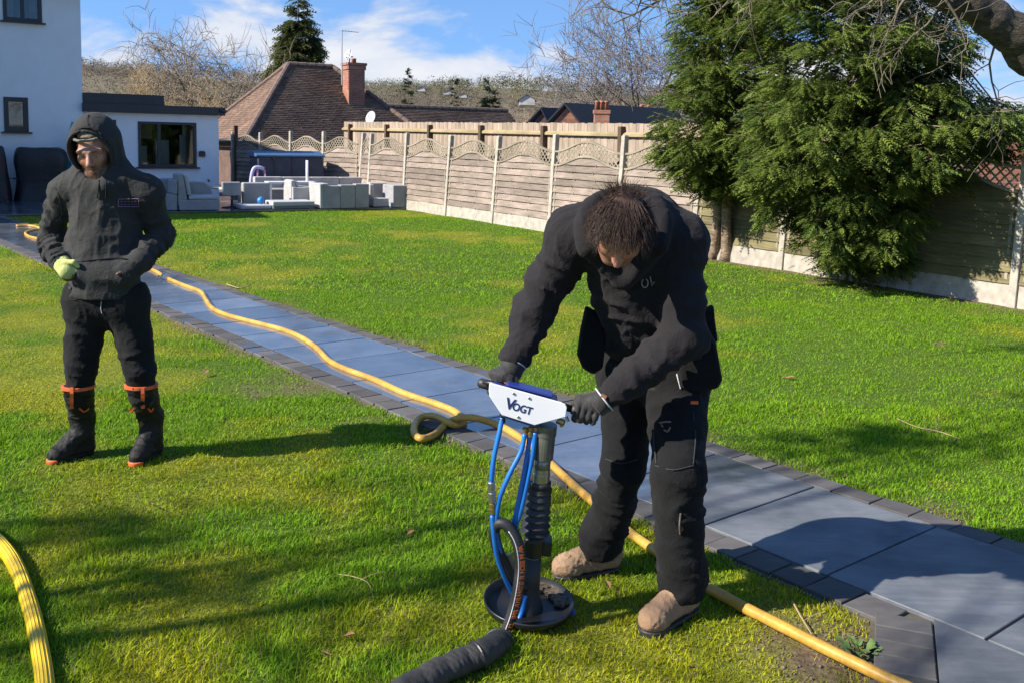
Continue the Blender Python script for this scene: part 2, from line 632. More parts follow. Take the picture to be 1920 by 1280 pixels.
# small stones and crumbs lying on the bare soil
M_STONE = mat('soil_stone', (.17, .13, .095), .9, .35, 30, .3, 60)
def build_stones():
    base = [(-.5, -.4, -.2), (.5, -.35, -.2), (.45, .4, -.2), (-.4, .45, -.2), (-.3, -.2, .3), (.3, -.25, .26), (.25, .3, .3), (-.25, .25, .24)]
    fs = np.array([(0, 3, 2, 1), (4, 5, 6, 7), (0, 1, 5, 4), (1, 2, 6, 5), (2, 3, 7, 6), (3, 0, 4, 7)])
    base = np.array(base)
    x = RNG.uniform(-3, 4, 60000)
    y = RNG.uniform(2.6, 9, 60000)
    sm = soil_mask(x, y)
    k = (sm > .5) & on_lawn(x, y) & (RNG.random(60000) < .45)
    x, y = x[k][:2600], y[k][:2600]
    n = len(x)
    sc = RNG.gamma(2.0, .0025, n) + .003
    a = RNG.uniform(0, 6.28, n)
    ca, sa = np.cos(a), np.sin(a)
    b = base[None] * (1 + .5 * (RNG.random((n, 8, 3)) - .5)) * sc[:, None, None]
    vx = b[..., 0] * ca[:, None] - b[..., 1] * sa[:, None] + x[:, None]
    vy = b[..., 0] * sa[:, None] + b[..., 1] * ca[:, None] + y[:, None]
    v = np.stack([vx, vy, b[..., 2] + .004 + sc[:, None] * .15], -1).reshape(-1, 3)
    q = (np.arange(n)[:, None, None] * 8 + fs[None]).reshape(-1, 4)
    o = tri_mesh('gravel', v, q, M_STONE)
    tag(o, 'small stones and crumbs on the bare soil beside the path', 'gravel', kind='stuff')
build_stones()

# ------------------------------------------------------------------ path
def slab_material(name, c1, c2, wet_lo, wet_hi, rand=.12, dry_rough=.62):
    """slate paving; world-space wetness: rough and matt where dry, smooth film where wet"""
    t = NT(name)
    co = t.coords('Object', rand=True)
    ge = t.new('ShaderNodeNewGeometry')
    n = t.noise(co, 3.0, 6, .6)
    st = t.new('ShaderNodeMapping')
    st.inputs['Scale'].default_value = (2.0, 14, 8)
    st.inputs['Rotation'].default_value = (0, 0, .35)
    t.link(co, st.inputs['Vector'])
    nst = t.noise(st.outputs['Vector'], 3.0, 5, .6)
    r = t.ramp(n.outputs['Fac'], [(.3, c1), (.7, c2)])
    r2 = t.ramp(nst.outputs['Fac'], [(.35, (.86, .86, .86)), (.7, (1.16, 1.15, 1.12))])
    c = t.mix(r.outputs['Color'], r2.outputs['Color'], .8, 'MULTIPLY')
    oi = t.new('ShaderNodeObjectInfo')
    mr = t.new('ShaderNodeMapRange')
    mr.inputs['To Min'].default_value = 1 - rand
    mr.inputs['To Max'].default_value = 1 + rand
    t.link(oi.outputs['Random'], mr.inputs['Value'])
    hs = t.new('ShaderNodeHueSaturation')
    t.link(mr.outputs['Result'], hs.inputs['Value'])
    t.link(c, hs.inputs['Color'])
    # wetness
    wn_ = t.noise(ge.outputs['Position'], 1.7, 4, .55, .3)
    dp = t.new('ShaderNodeVectorMath', operation='DOT_PRODUCT')
    t.link(ge.outputs['Position'], dp.inputs[0])
    dp.inputs[1].default_value = (-PD[0], -PD[1], 0)
    m1 = t.new('ShaderNodeMapRange')
    m1.inputs['From Min'].default_value = 2.7
    m1.inputs['From Max'].default_value = 3.8
    m1.inputs['To Min'].default_value = wet_lo
    m1.inputs['To Max'].default_value = wet_hi
    t.link(dp.outputs['Value'], m1.inputs['Value'])
    sm_ = t.new('ShaderNodeMath', operation='ADD')
    t.link(wn_.outputs['Fac'], sm_.inputs[0])
    t.link(m1.outputs['Result'], sm_.inputs[1])
    wr = t.ramp(sm_.outputs[0], [(.48, (0, 0, 0)), (.66, (1, 1, 1))])
    wet = wr.outputs['Color']
    dark = t.mix(hs.outputs['Color'], (.80, .84, .92), 1.0, 'MULTIPLY')
    t.link(t.mix(hs.outputs['Color'], dark, wet), t.b.inputs['Base Color'])
    rm = t.new('ShaderNodeMapRange')
    rm.inputs['To Min'].default_value = dry_rough
    rm.inputs['To Max'].default_value = .15
    t.link(wet, rm.inputs['Value'])
    t.link(rm.outputs['Result'], t.b.inputs['Roughness'])
    im = t.new('ShaderNodeMapRange')
    im.inputs['To Min'].default_value = 1.45
    im.inputs['To Max'].default_value = 2.5
    t.link(wet, im.inputs['Value'])
    t.link(im.outputs['Result'], t.b.inputs['IOR'])
    bm = t.new('ShaderNodeBump', Strength=.35, Distance=.004)
    t.link(nst.outputs['Fac'], bm.inputs['Height'])
    nm = t.new('ShaderNodeMath', operation='SUBTRACT')
    nm.inputs[0].default_value = 1.0
    t.link(wet, nm.inputs[1])
    mu = t.new('ShaderNodeMath', operation='MULTIPLY_ADD')
    mu.inputs[1].default_value = .34
    mu.inputs[2].default_value = .035
    t.link(nm.outputs[0], mu.inputs[0])
    t.link(mu.outputs[0], bm.inputs['Strength'])
    t.link(bm.outputs['Normal'], t.b.inputs['Normal'])
    return t.m
M_SLAB = slab_material('slate_slab', (.062, .072, .088), (.140, .150, .165), -.10, .28, .34)
M_EDGE = slab_material('edging_block', (.060, .056, .056), (.100, .094, .090), -.25, -.06, .25, .8)
M_BED = mat('mortar_bed', (.085, .075, .05), .9, .3, 20, .4, 90)

def clip_poly(poly, p, n):
    """keep the part of a polygon where (x - p) . n > 0"""
    out = []
    for i in range(len(poly)):
        a, b = poly[i], poly[(i + 1) % len(poly)]
        da, db = (a - p) @ n, (b - p) @ n
        if da > 0: out.append(a)
        if da * db < 0: out.append(a + (b - a) * da / (da - db))
    return out

def build_path():
    root = thing('garden_path', path_pt(-8, 3.85), None, None)
    tag(root, kind='structure')
    bed = MB()
    bed.prism([path_pt(-24.2, O_LO - .02, -.03), path_pt(1.6, O_LO - .02, -.03), path_pt(1.6, O_UP + .02, -.03), path_pt(-24.2, O_UP + .02, -.03)], (0, 0, .036))
    pl = [COL0 - COLN * .115, COL0 - COLN * .115 + COLC * 1.9, V3(3.4, 1.6, 0), path_pt(1.6, O_LO + .01)]
    bed.prism([p + V3(0, 0, -.031) for p in pl], (0, 0, .036))
    bed.build('path_bed', M_BED, root)
    rnd = random.Random(4)
    L = .645
    def slab(poly, h):
        c = sum(poly) / len(poly)
        b = MB()
        n = len(poly)
        ins = [p + (c - p) * (.004 / max(np.linalg.norm(c - p), .01)) for p in poly]
        tz = [h + rnd.uniform(-.0012, .0012) for _ in range(n)]
        vs = [p + V3(0, 0, -.02) for p in poly] + [p + V3(0, 0, tz[i] - .003) for i, p in enumerate(poly)] + [p + V3(0, 0, tz[i]) for i, p in enumerate(ins)]
        fs = [tuple(range(n - 1, -1, -1)), tuple(range(2 * n, 3 * n))]
        for r in (0, 1):
            fs += [(r * n + i, r * n + (i + 1) % n, (r + 1) * n + (i + 1) % n, (r + 1) * n + i) for i in range(n)]
        b.add(vs, fs)
        return b
    k0 = -2.17
    for i in range(-34, 6):
        s0, s1 = k0 + i * L + .006, k0 + (i + 1) * L - .006
        slab([path_pt(s0, O_LO_IN + .004), path_pt(s1, O_LO_IN + .004), path_pt(s1, O_UP_IN - .004), path_pt(s0, O_UP_IN - .004)], .022).build('slab', M_SLAB, root)
    # wider paving that the path runs into
    for j in range(2):
        for i in range(-1, 6):
            s0, s1 = k0 + (i + .38) * L + .004, k0 + (i + 1.38) * L - .004
            o1 = O_LO_IN - .004 - j * .87
            o0 = o1 - .862
            poly = clip_poly([path_pt(s0, o0), path_pt(s1, o0), path_pt(s1, o1), path_pt(s0, o1)], COL0 + COLN * .105, COLN)
            if len(poly) >= 3:
                c = sum(poly) / len(poly)
                if abs(c[0]) < 4:
                    slab(poly, .022).build('slab', M_SLAB, root)
    # edging blocks: lower side stops where the strip turns
    def edge_row(o0, o1, ln, smin, smax, hh):
        s = smin
        while s < smax:
            l = ln * rnd.uniform(.93, 1.07)
            da, db = rnd.uniform(-.008, .008), rnd.uniform(-.006, .006)
            poly = [path_pt(s + .004, o0 + da), path_pt(s + l - .004, o0 + da + db), path_pt(s + l - .004, o1 + da + db), path_pt(s + .004, o1 + da)]
            poly = [p + V3(rnd.uniform(-.004, .004), rnd.uniform(-.004, .004), 0) for p in poly]
            slab(poly, hh + rnd.uniform(-.003, .003)).build('edging_block', M_EDGE, root)
            s += l
    edge_row(O_LO, O_LO_IN - .006, .172, -23.5, -1.86, .021)
    edge_row(O_UP_IN + .006, O_UP, .205, -23.5, 1.2, .021)
    t = .0
    for i in range(15):
        l = .108 * rnd.uniform(.95, 1.05)
        a, b = COL0 + COLC * (t + .003), COL0 + COLC * (t + l - .003)
        slab([a - COLN * .098, b - COLN * .098, b + COLN * .098, a + COLN * .098], .021 + rnd.uniform(-.002, .002)).build('edging_block', M_EDGE, root)
        t += l
build_path()

# ------------------------------------------------------------------ far patio
def build_patio():
    root = thing('patio', PAT0, None, None)
    tag(root, kind='structure')
    b = MB()
    b.prism([PAT0 - PATD * 11 + V3(0, 0, -.05), PAT0 + PATD * 6.3 + V3(0, 0, -.05), PAT0 + PATD * 5.0 + PATN * 7.5 + V3(0, 0, -.05), PAT0 - PATD * 11 + PATN * 7.5 + V3(0, 0, -.05)], (0, 0, .085))
    b.build('patio_bed', M_BED, root)
    me = None
    for j in range(9):
        for i in range(19):
            l, w = .9, .6
            c = PAT0 + PATD * (-10.6 + i * l + (j % 2) * .45) + PATN * (.31 + j * w)
            if i > 17 and j > 2: continue
            if me is None:
                q = MB().box((0, 0, 0), (l - .01, w - .01, .03), (PATD, PATN, UPV))
                o = q.build('slab', M_SLAB, root, bevel=.003, local=True)
                me = o
            else:
                o = me.copy(); COL.objects.link(o)
            o.location = c - PAT0 + V3(0, 0, .032)
build_patio()
# ------------------------------------------------------------------ building materials
M_RENDER = mat('white_render', (.74, .77, .80), .85, .035, 3, .25, 160, .003)
M_ANTH = mat('anthracite_frame', (.022, .027, .036), .4, .15, 5, .05, 60)
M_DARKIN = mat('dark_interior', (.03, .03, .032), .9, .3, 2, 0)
M_PALEIN = mat('pale_furniture', (.55, .55, .53), .7, .1, 3, 0)
M_ROOFDK = mat('dark_roof_tile', (.05, .045, .045), .85, .3, 12, .3, 50, orand=.1)
def glass_mat():
    t = NT('window_glass')
    gl = t.new('ShaderNodeBsdfGlossy', Roughness=.02)
    gl.inputs['Color'].default_value = (.9, .95, 1, 1)
    tr = t.new('ShaderNodeBsdfTransparent')
    tr.inputs['Color'].default_value = (.75, .8, .8, 1)
    fr = t.new('ShaderNodeFresnel', IOR=1.7)
    mx = t.new('ShaderNodeMixShader')
    t.link(fr.outputs[0], mx.inputs[0])
    t.link(tr.outputs[0], mx.inputs[1])
    t.link(gl.outputs[0], mx.inputs[2])
    t.link(mx.outputs[0], t.out.inputs['Surface'])
    return t.m
M_GLASS = glass_mat()

def wood_mat(name, c, c2, rough=.85, grain=(2, 40, 40), orand=.15):
    t = NT(name)
    co0 = t.coords('Object', True)
    rot = t.new('ShaderNodeMapping')
    rot.inputs['Rotation'].default_value = (0, 0, -math.atan2(FAD[1], FAD[0]))
    t.link(co0, rot.inputs['Vector'])
    scl = t.new('ShaderNodeMapping')
    scl.inputs['Scale'].default_value = grain
    t.link(rot.outputs['Vector'], scl.inputs['Vector'])
    co = scl.outputs['Vector']
    n = t.noise(co, 1.6, 7, .65, .5)
    co2 = t.coords('Object', True)
    n2 = t.noise(co2, 1.6, 4)
    r = t.ramp(n.outputs['Fac'], [(.28, c), (.72, c2)])
    r2 = t.ramp(n2.outputs['Fac'], [(.3, (.62, .64, .58)), (.7, (1.2, 1.17, 1.15))])
    c_ = t.mix(r.outputs['Color'], r2.outputs['Color'], .8, 'MULTIPLY')
    oi = t.new('ShaderNodeObjectInfo')
    mr = t.new('ShaderNodeMapRange')
    mr.inputs['To Min'].default_value = 1 - orand
    mr.inputs['To Max'].default_value = 1 + orand
    t.link(oi.outputs['Random'], mr.inputs['Value'])
    hs = t.new('ShaderNodeHueSaturation')
    t.link(mr.outputs['Result'], hs.inputs['Value'])
    t.link(c_, hs.inputs['Color'])
    t.link(hs.outputs['Color'], t.b.inputs['Base Color'])
    t.b.inputs['Roughness'].default_value = rough
    t.b.inputs['Specular IOR Level'].default_value = .25
    t.bump(n.outputs['Fac'], .35, .003)
    return t.m
M_PANEL = wood_mat('fence_slat_wood', (.135, .108, .092), (.335, .270, .230), orand=.22)
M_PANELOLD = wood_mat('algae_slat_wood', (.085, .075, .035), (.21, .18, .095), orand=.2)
M_LATT = wood_mat('trellis_wood', (.21, .180, .138), (.33, .285, .225))
M_BOARD = wood_mat('feather_board_wood', (.25, .195, .15), (.40, .32, .26), grain=(40, 40, 2))
M_RAIL = wood_mat('rail_wood', (.30, .23, .13), (.44, .35, .21))
M_POSTW = wood_mat('dark_post_wood', (.07, .045, .03), (.13, .09, .06))
M_CONC = mat('concrete', (.35, .315, .265), .9, .25, 9, .35, 70, .003, orand=.06)

def brick_mat(name, c1, c2, mortar, bw=.225, bh=.075):
    t = NT(name)
    tcd = t.new('ShaderNodeTexCoord')
    sp = t.new('ShaderNodeSeparateXYZ')
    t.link(tcd.outputs['Object'], sp.inputs[0])
    d1 = t.new('ShaderNodeVectorMath', operation='DOT_PRODUCT')
    t.link(tcd.outputs['Object'], d1.inputs[0])
    d1.inputs[1].default_value = (E1[0] + E2[0], E1[1] + E2[1], 0)
    cb = t.new('ShaderNodeCombineXYZ')
    t.link(d1.outputs['Value'], cb.inputs[0])
    t.link(sp.outputs['Z'], cb.inputs[1])
    br = t.new('ShaderNodeTexBrick', Scale=1.0)
    br.inputs['Color1'].default_value = (*c1, 1)
    br.inputs['Color2'].default_value = (*c2, 1)
    br.inputs['Mortar'].default_value = (*mortar, 1)
    br.inputs['Brick Width'].default_value = bw
    br.inputs['Row Height'].default_value = bh
    br.inputs['Mortar Size'].default_value = .006
    t.link(cb.outputs[0], br.inputs['Vector'])
    n = t.noise(tcd.outputs['Object'], 2.5, 5)
    r = t.ramp(n.outputs['Fac'], [(.3, (.65, .65, .65)), (.7, (1.2, 1.2, 1.2))])
    t.link(t.mix(br.outputs['Color'], r.outputs['Color'], .8, 'MULTIPLY'), t.b.inputs['Base Color'])
    t.b.inputs['Roughness'].default_value = .9
    t.bump(br.outputs['Fac'], -.4, .006)
    return t.m
M_BRICK = brick_mat('red_brick', (.30, .105, .06), (.40, .16, .09), (.30, .26, .22))
M_BRICKDK = brick_mat('brown_brick', (.11, .06, .045), (.15, .08, .06), (.12, .105, .09))

# ------------------------------------------------------------------ white house (left) with flat-roofed extension
H0 = at_y(412, 330, 27.0); H0[2] = 0
def hs(u, v):
    """photo pixel on the house front -> (distance along the front from the extension corner, height)"""
    p = on_plane(u, v, H0, E2)
    return (p - H0) @ E1, p[2]
def hp(s, z, out=0.0):
    return H0 + E1 * s + V3(0, 0, z) - E2 * out

def build_house():
    root = thing('white_house', hp(-6, 0), 'white rendered house with dark window frames and a flat roofed extension', 'house')
    s_cor = hs(155, 200)[0]
    z_fas = hs(412, 206)[1]
    z_step = hs(230, 180)[1]
    # walls are slabs with real openings
    def wall_with_holes(name, s0, s1, z0, z1, out, holes, thick=.28):
        b = MB()
        ss = sorted({s0, s1, *[h[0] for h in holes], *[h[1] for h in holes]})
        for a, c in zip(ss[:-1], ss[1:]):
            hh = sorted([h for h in holes if h[0] < (a + c) / 2 < h[1]], key=lambda h: h[2])
            z = z0
            for h in hh + [None]:
                ze = z1 if h is None else h[2]
                if ze - z > 1e-3:
                    b.box(hp((a + c) / 2, (z + ze) / 2, out - thick / 2), (c - a, thick, ze - z), (E1, E2, UPV))
                if h is not None: z = h[3]
        return b.build(name, M_RENDER, root)
    def window(h, out, panes, sill=True, sash=.06):
        a, c, z0, z1 = h
        w = MB()
        for (x0, x1, y0, y1) in ((a, a + sash, z0, z1), (c - sash, c, z0, z1), (a + sash, c - sash, z0, z0 + sash), (a + sash, c - sash, z1 - sash, z1)):
            w.box(hp((x0 + x1) / 2, (y0 + y1) / 2, out - .02), (x1 - x0, .09, y1 - y0), (E1, E2, UPV))
        wo = w.build('window', M_ANTH, root, bevel=.004)
        n = len(panes) - 1
        for k, (p0, p1) in enumerate(zip(panes[:-1], panes[1:])):
            x0, x1 = a + sash + (c - a - 2 * sash) * p0, a + sash + (c - a - 2 * sash) * p1
            g = MB().box(hp((x0 + x1) / 2, (z0 + z1) / 2, out - .045), (x1 - x0 - .002, .012, z1 - z0 - 2 * sash - .002), (E1, E2, UPV))
            g.build('pane', M_GLASS, wo)
            if k < n - 1 or n > 1:
                if k < n - 1:
                    MB().box(hp(x1, (z0 + z1) / 2, out - .018), (.075, .08, z1 - z0 - 2 * sash), (E1, E2, UPV)).build('mullion', M_ANTH, wo)
        if sill:
            MB().box(hp((a + c) / 2, z0 - .022, out + .035), (c - a + .14, .16, .04), (E1, E2, UPV)).build('sill', M_ANTH, wo, bevel=.004)
        return wo
    def hole(x0, y0, x1, y1):
        a, z1 = hs(x0, y0)
        c, z0 = hs(x1, y1)
        return [a, c, z0, z1]
    up = hole(4, -20, 79, 44); up[3] = up[2] + 1.25
    mid = hole(6, 182, 54, 248)
    big = hole(259, 228, 370, 314)
    sm = hole(172, 224, 219, 262)
    wall_with_holes('wall', -13, s_cor, -.2, 5.3, 0, [up, mid])
    wall_with_holes('extension_wall', s_cor, 0, -.2, z_fas - .1, -.06, [big, sm])
    b = MB()
    b.box(hp(-.11, z_fas / 2 - .15, -2.34), (.22, 4.0, z_fas + .1), (E1, E2, UPV))
    b.box(hp(s_cor / 2 - .11, z_fas - .17, -2.7), (-s_cor - .24, 4.6, .1), (E1, E2, UPV))
    b.build('extension_side', M_RENDER, root)
    b = MB()
    b.box(hp(s_cor - .15, 2.55, -4.3), (.3, 8.0, 5.5), (E1, E2, UPV))
    b.box(hp((s_cor - 13) / 2, 2.55, -8.2), (13 + s_cor - .62, .3, 5.5), (E1, E2, UPV))
    b.build('side_wall', M_RENDER, root)
    # fascia in two steps
    f = MB()
    f.box(hp(s_cor / 2 + .06, z_fas - .055, -.035), (-s_cor + .16, .30, .22), (E1, E2, UPV))
    s_st = hs(308, 190)[0]
    f.box(hp((s_cor + s_st) / 2, z_fas + .055 + (z_step - z_fas - .055) / 2, -.16), (s_st - s_cor - .02, .40, z_step - z_fas - .055 + .09), (E1, E2, UPV))
    f.build('fascia', M_ANTH, root, bevel=.006)
    g = MB().tube([hp(-.02, z_fas - .04, .125), hp(.16, z_fas - .05, .125)], .045, 10)
    g.build('gutter_outlet', M_ANTH, root, smooth=True)
    d = MB().box(hp(-.95, hs(322, 200)[1], .132), (.05, .02, .05), (E1, E2, UPV))
    window(up, 0, [0, .5, 1], sash=.09)
    window(mid, 0, [0, 1], sash=.11)
    window(big, -.06, [0, .34, 1], sash=.07)
    window(sm, -.06, [0, 1], sash=.07)
    # roof, and an unseen projecting wing added at left to shade the patio
    c0, c1 = hp(-13.2, 5.3, .35), hp(s_cor + .3, 5.3, .35)
    c2, c3 = hp(s_cor + .3, 5.3, -8.6), hp(-13.2, 5.3, -8.6)
    r0, r1 = hp(-9.5, 8.2, -4.2), hp(s_cor - 3.6, 8.2, -4.2)
    rb = MB().add([c0, c1, c2, c3, r0, r1], [(0, 1, 5, 4), (1, 2, 5), (2, 3, 4, 5), (3, 0, 4), (3, 2, 1, 0)])
    rb.build('roof', M_ROOFDK, root)
    w = MB()
    wc = V3(-12.3, 18.3, 0)                     # right front corner of the wing
    def wp(s, t, z): return wc - E1 * s + E2 * t + V3(0, 0, z)
    w.add([wp(0, 0, -.2), wp(6, 0, -.2), wp(6, 5.4, -.2), wp(0, 5.4, -.2), wp(0, 0, 5.3), wp(6, 0, 5.3), wp(6, 5.4, 5.3), wp(0, 5.4, 5.3)],
          [(0, 1, 5, 4), (1, 2, 6, 5), (2, 3, 7, 6), (3, 0, 4, 7), (4, 5, 6, 7)])
    w.build('wing_wall', M_RENDER, root)
    w = MB().add([wp(-.3, -.3, 5.3), wp(6.3, -.3, 5.3), wp(6.3, 6, 5.3), wp(-.3, 6, 5.3), wp(3, 2.6, 7.9), wp(3, 6, 7.9)],
                 [(0, 1, 4), (1, 2, 5, 4), (3, 0, 4, 5), (2, 3, 5), (3, 2, 1, 0)])
    w.build('wing_roof', M_ROOFDK, root)
    # what shows through the panes: dim rooms with a few pale furnishings
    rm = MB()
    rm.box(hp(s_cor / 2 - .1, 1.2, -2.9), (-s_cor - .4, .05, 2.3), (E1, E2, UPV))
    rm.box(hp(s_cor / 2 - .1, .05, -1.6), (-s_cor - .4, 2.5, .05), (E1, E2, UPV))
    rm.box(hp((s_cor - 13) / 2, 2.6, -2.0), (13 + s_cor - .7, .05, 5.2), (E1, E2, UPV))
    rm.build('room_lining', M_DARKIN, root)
    fu = MB()
    a, c, z0, z1 = big
    fu.box(hp(a + .52 * (c - a), z0 + .26, -1.0), (.36, .3, .9), (E1, E2, UPV))
    fu.box(hp(a + .84 * (c - a), z0 + .40, -.62), (.16, .05, .92), (E1, E2, UPV))
    fu.box(hp(a + .12 * (c - a), z0 + .2, -.8), (.34, .2, .7), (E1, E2, UPV))
    fu.box(hp(a + .3 * (c - a), z1 - .25, -1.8), (.5, .1, .4), (E1, E2, UPV))
    fu.build('furnishing', M_PALEIN, root)
    M_CURT = mat('curtain_cloth', (.30, .30, .24), .9, .2, 6, .2, 40)
    a, c, z0, z1 = up
    for x0, x1 in ((.1, .3), (.72, .92)):
        MB().box(hp(a + (c - a) * (x0 + x1) / 2, (z0 + z1) / 2, -.35), ((c - a) * (x1 - x0), .05, z1 - z0), (E1, E2, UPV)).build('curtain', M_CURT, root)
    a, c, z0, z1 = mid
    MB().box(hp((a + c) / 2, (z0 + z1) / 2, -.30), (c - a, .03, z1 - z0), (E1, E2, UPV)).build('blind', M_CURT, root)
    s, z = hs(379, 290)
    q = MB().box(hp(s, z, -.01), (.16, .10, .12), (E1, E2, UPV))
    q.box(hp(s, z + .075, .0), (.12, .13, .03), (E1, E2, UPV))
    q.build('outside_light', M_ANTH, root, bevel=.01)
    s, z = hs(391, 338)
    MB().tube([hp(s, z, -.07), hp(s, z, .03), hp(s, z - .05, .05)], .018, 8).build('garden_tap', M_ANTH, root, smooth=True)
build_house()

# ------------------------------------------------------------------ bungalow with hipped tile roof
def tiles_on(face, cols, name, parent, m, tw=.17, th=.10, seed=1, tint=None):
    """lay overlapping plain tiles over a planar polygon; one joined mesh (too small to pick apart)"""
    face = [np.asarray(p, float) for p in face]
    n = unit(np.cross(face[1] - face[0], face[2] - face[0]))
    if n[2] < 0: n = -n
    ax = unit(np.cross(UPV, n))             # horizontal
    ay = np.cross(n, ax)                    # up the slope
    o = face[0]
    P2 = np.array([[(p - o) @ ax, (p - o) @ ay] for p in face])
    r = np.random.default_rng(seed)
    x0, x1, y0, y1 = P2[:, 0].min(), P2[:, 0].max(), P2[:, 1].min(), P2[:, 1].max()
    ny, nx = int((y1 - y0) / th) + 1, int((x1 - x0) / tw) + 2
    J, I = np.meshgrid(np.arange(ny), np.arange(nx), indexing='ij')
    X = (x0 + (I + (J % 2) * .5 - .5) * tw).ravel()
    Y = (y0 + J * th).ravel()
    cx, cy = X + tw / 2, Y + th * .5
    ins = np.ones(len(cx), bool)
    m2 = len(P2)
    area = sum(P2[i, 0] * P2[(i + 1) % m2, 1] - P2[(i + 1) % m2, 0] * P2[i, 1] for i in range(m2))
    for i in range(m2):
        a, b = P2[i], P2[(i + 1) % m2]
        cr = (b[0] - a[0]) * (cy - a[1]) - (b[1] - a[1]) * (cx - a[0])
        ins &= (cr * np.sign(area) > -.02)
    X, Y = X[ins], Y[ins]
    k = len(X)
    z0 = .030 + r.uniform(-.008, .008, k)   # lower (thick, lifted) edge
    dx = r.uniform(-.006, .006, k)
    c = np.array([(0, 0, 1), (1, 0, 1), (1, 1.25, 0), (0, 1.25, 0), (0, 0, -1), (1, 0, -1)], float)
    px_ = X[:, None] + dx[:, None] + .004 + c[None, :, 0] * (tw - .008)
    py_ = Y[:, None] + c[None, :, 1] * th
    pz_ = np.where(c[None, :, 2] > 0, z0[:, None], np.where(c[None, :, 2] < 0, z0[:, None] - .022, .002))
    v = o[None, None] + px_[..., None] * ax + py_[..., None] * ay + pz_[..., None] * n
    q = (np.arange(k)[:, None, None] * 6 + np.array([[(0, 1, 2, 3), (4, 5, 1, 0)]])).reshape(-1, 4)
    cc = cols[r.integers(0, len(cols), k)] * r.uniform(.85, 1.15, k)[:, None]
    ob = tri_mesh(name, v.reshape(-1, 3), q, m, parent, col=np.repeat(cc, 6, 0))
    tag(ob, kind='stuff')
    return ob
def vc_mat(name, rough=.85, bump=.3, bscale=40):
    t = NT(name)
    a = t.new('ShaderNodeVertexColor', layer_name='Col')
    co = t.coords('Object', False)
    n = t.noise(co, 1.2, 5)
    n2 = t.noise(co, bscale, 4)
    r = t.ramp(n.outputs['Fac'], [(.3, (.72, .72, .72)), (.7, (1.25, 1.22, 1.2))])
    t.link(t.mix(a.outputs['Color'], r.outputs['Color'], .9, 'MULTIPLY'), t.b.inputs['Base Color'])
    t.b.inputs['Roughness'].default_value = rough
    t.b.inputs['Specular IOR Level'].default_value = .3
    t.bump(n2.outputs['Fac'], bump, .005)
    return t.m
M_TILE = vc_mat('clay_tile')
TILE_COLS = np.array([[.125, .086, .068], [.11, .076, .062], [.14, .098, .078], [.10, .073, .060], [.12, .09, .075]]) * np.array([1.30, 1.22, 1.12])

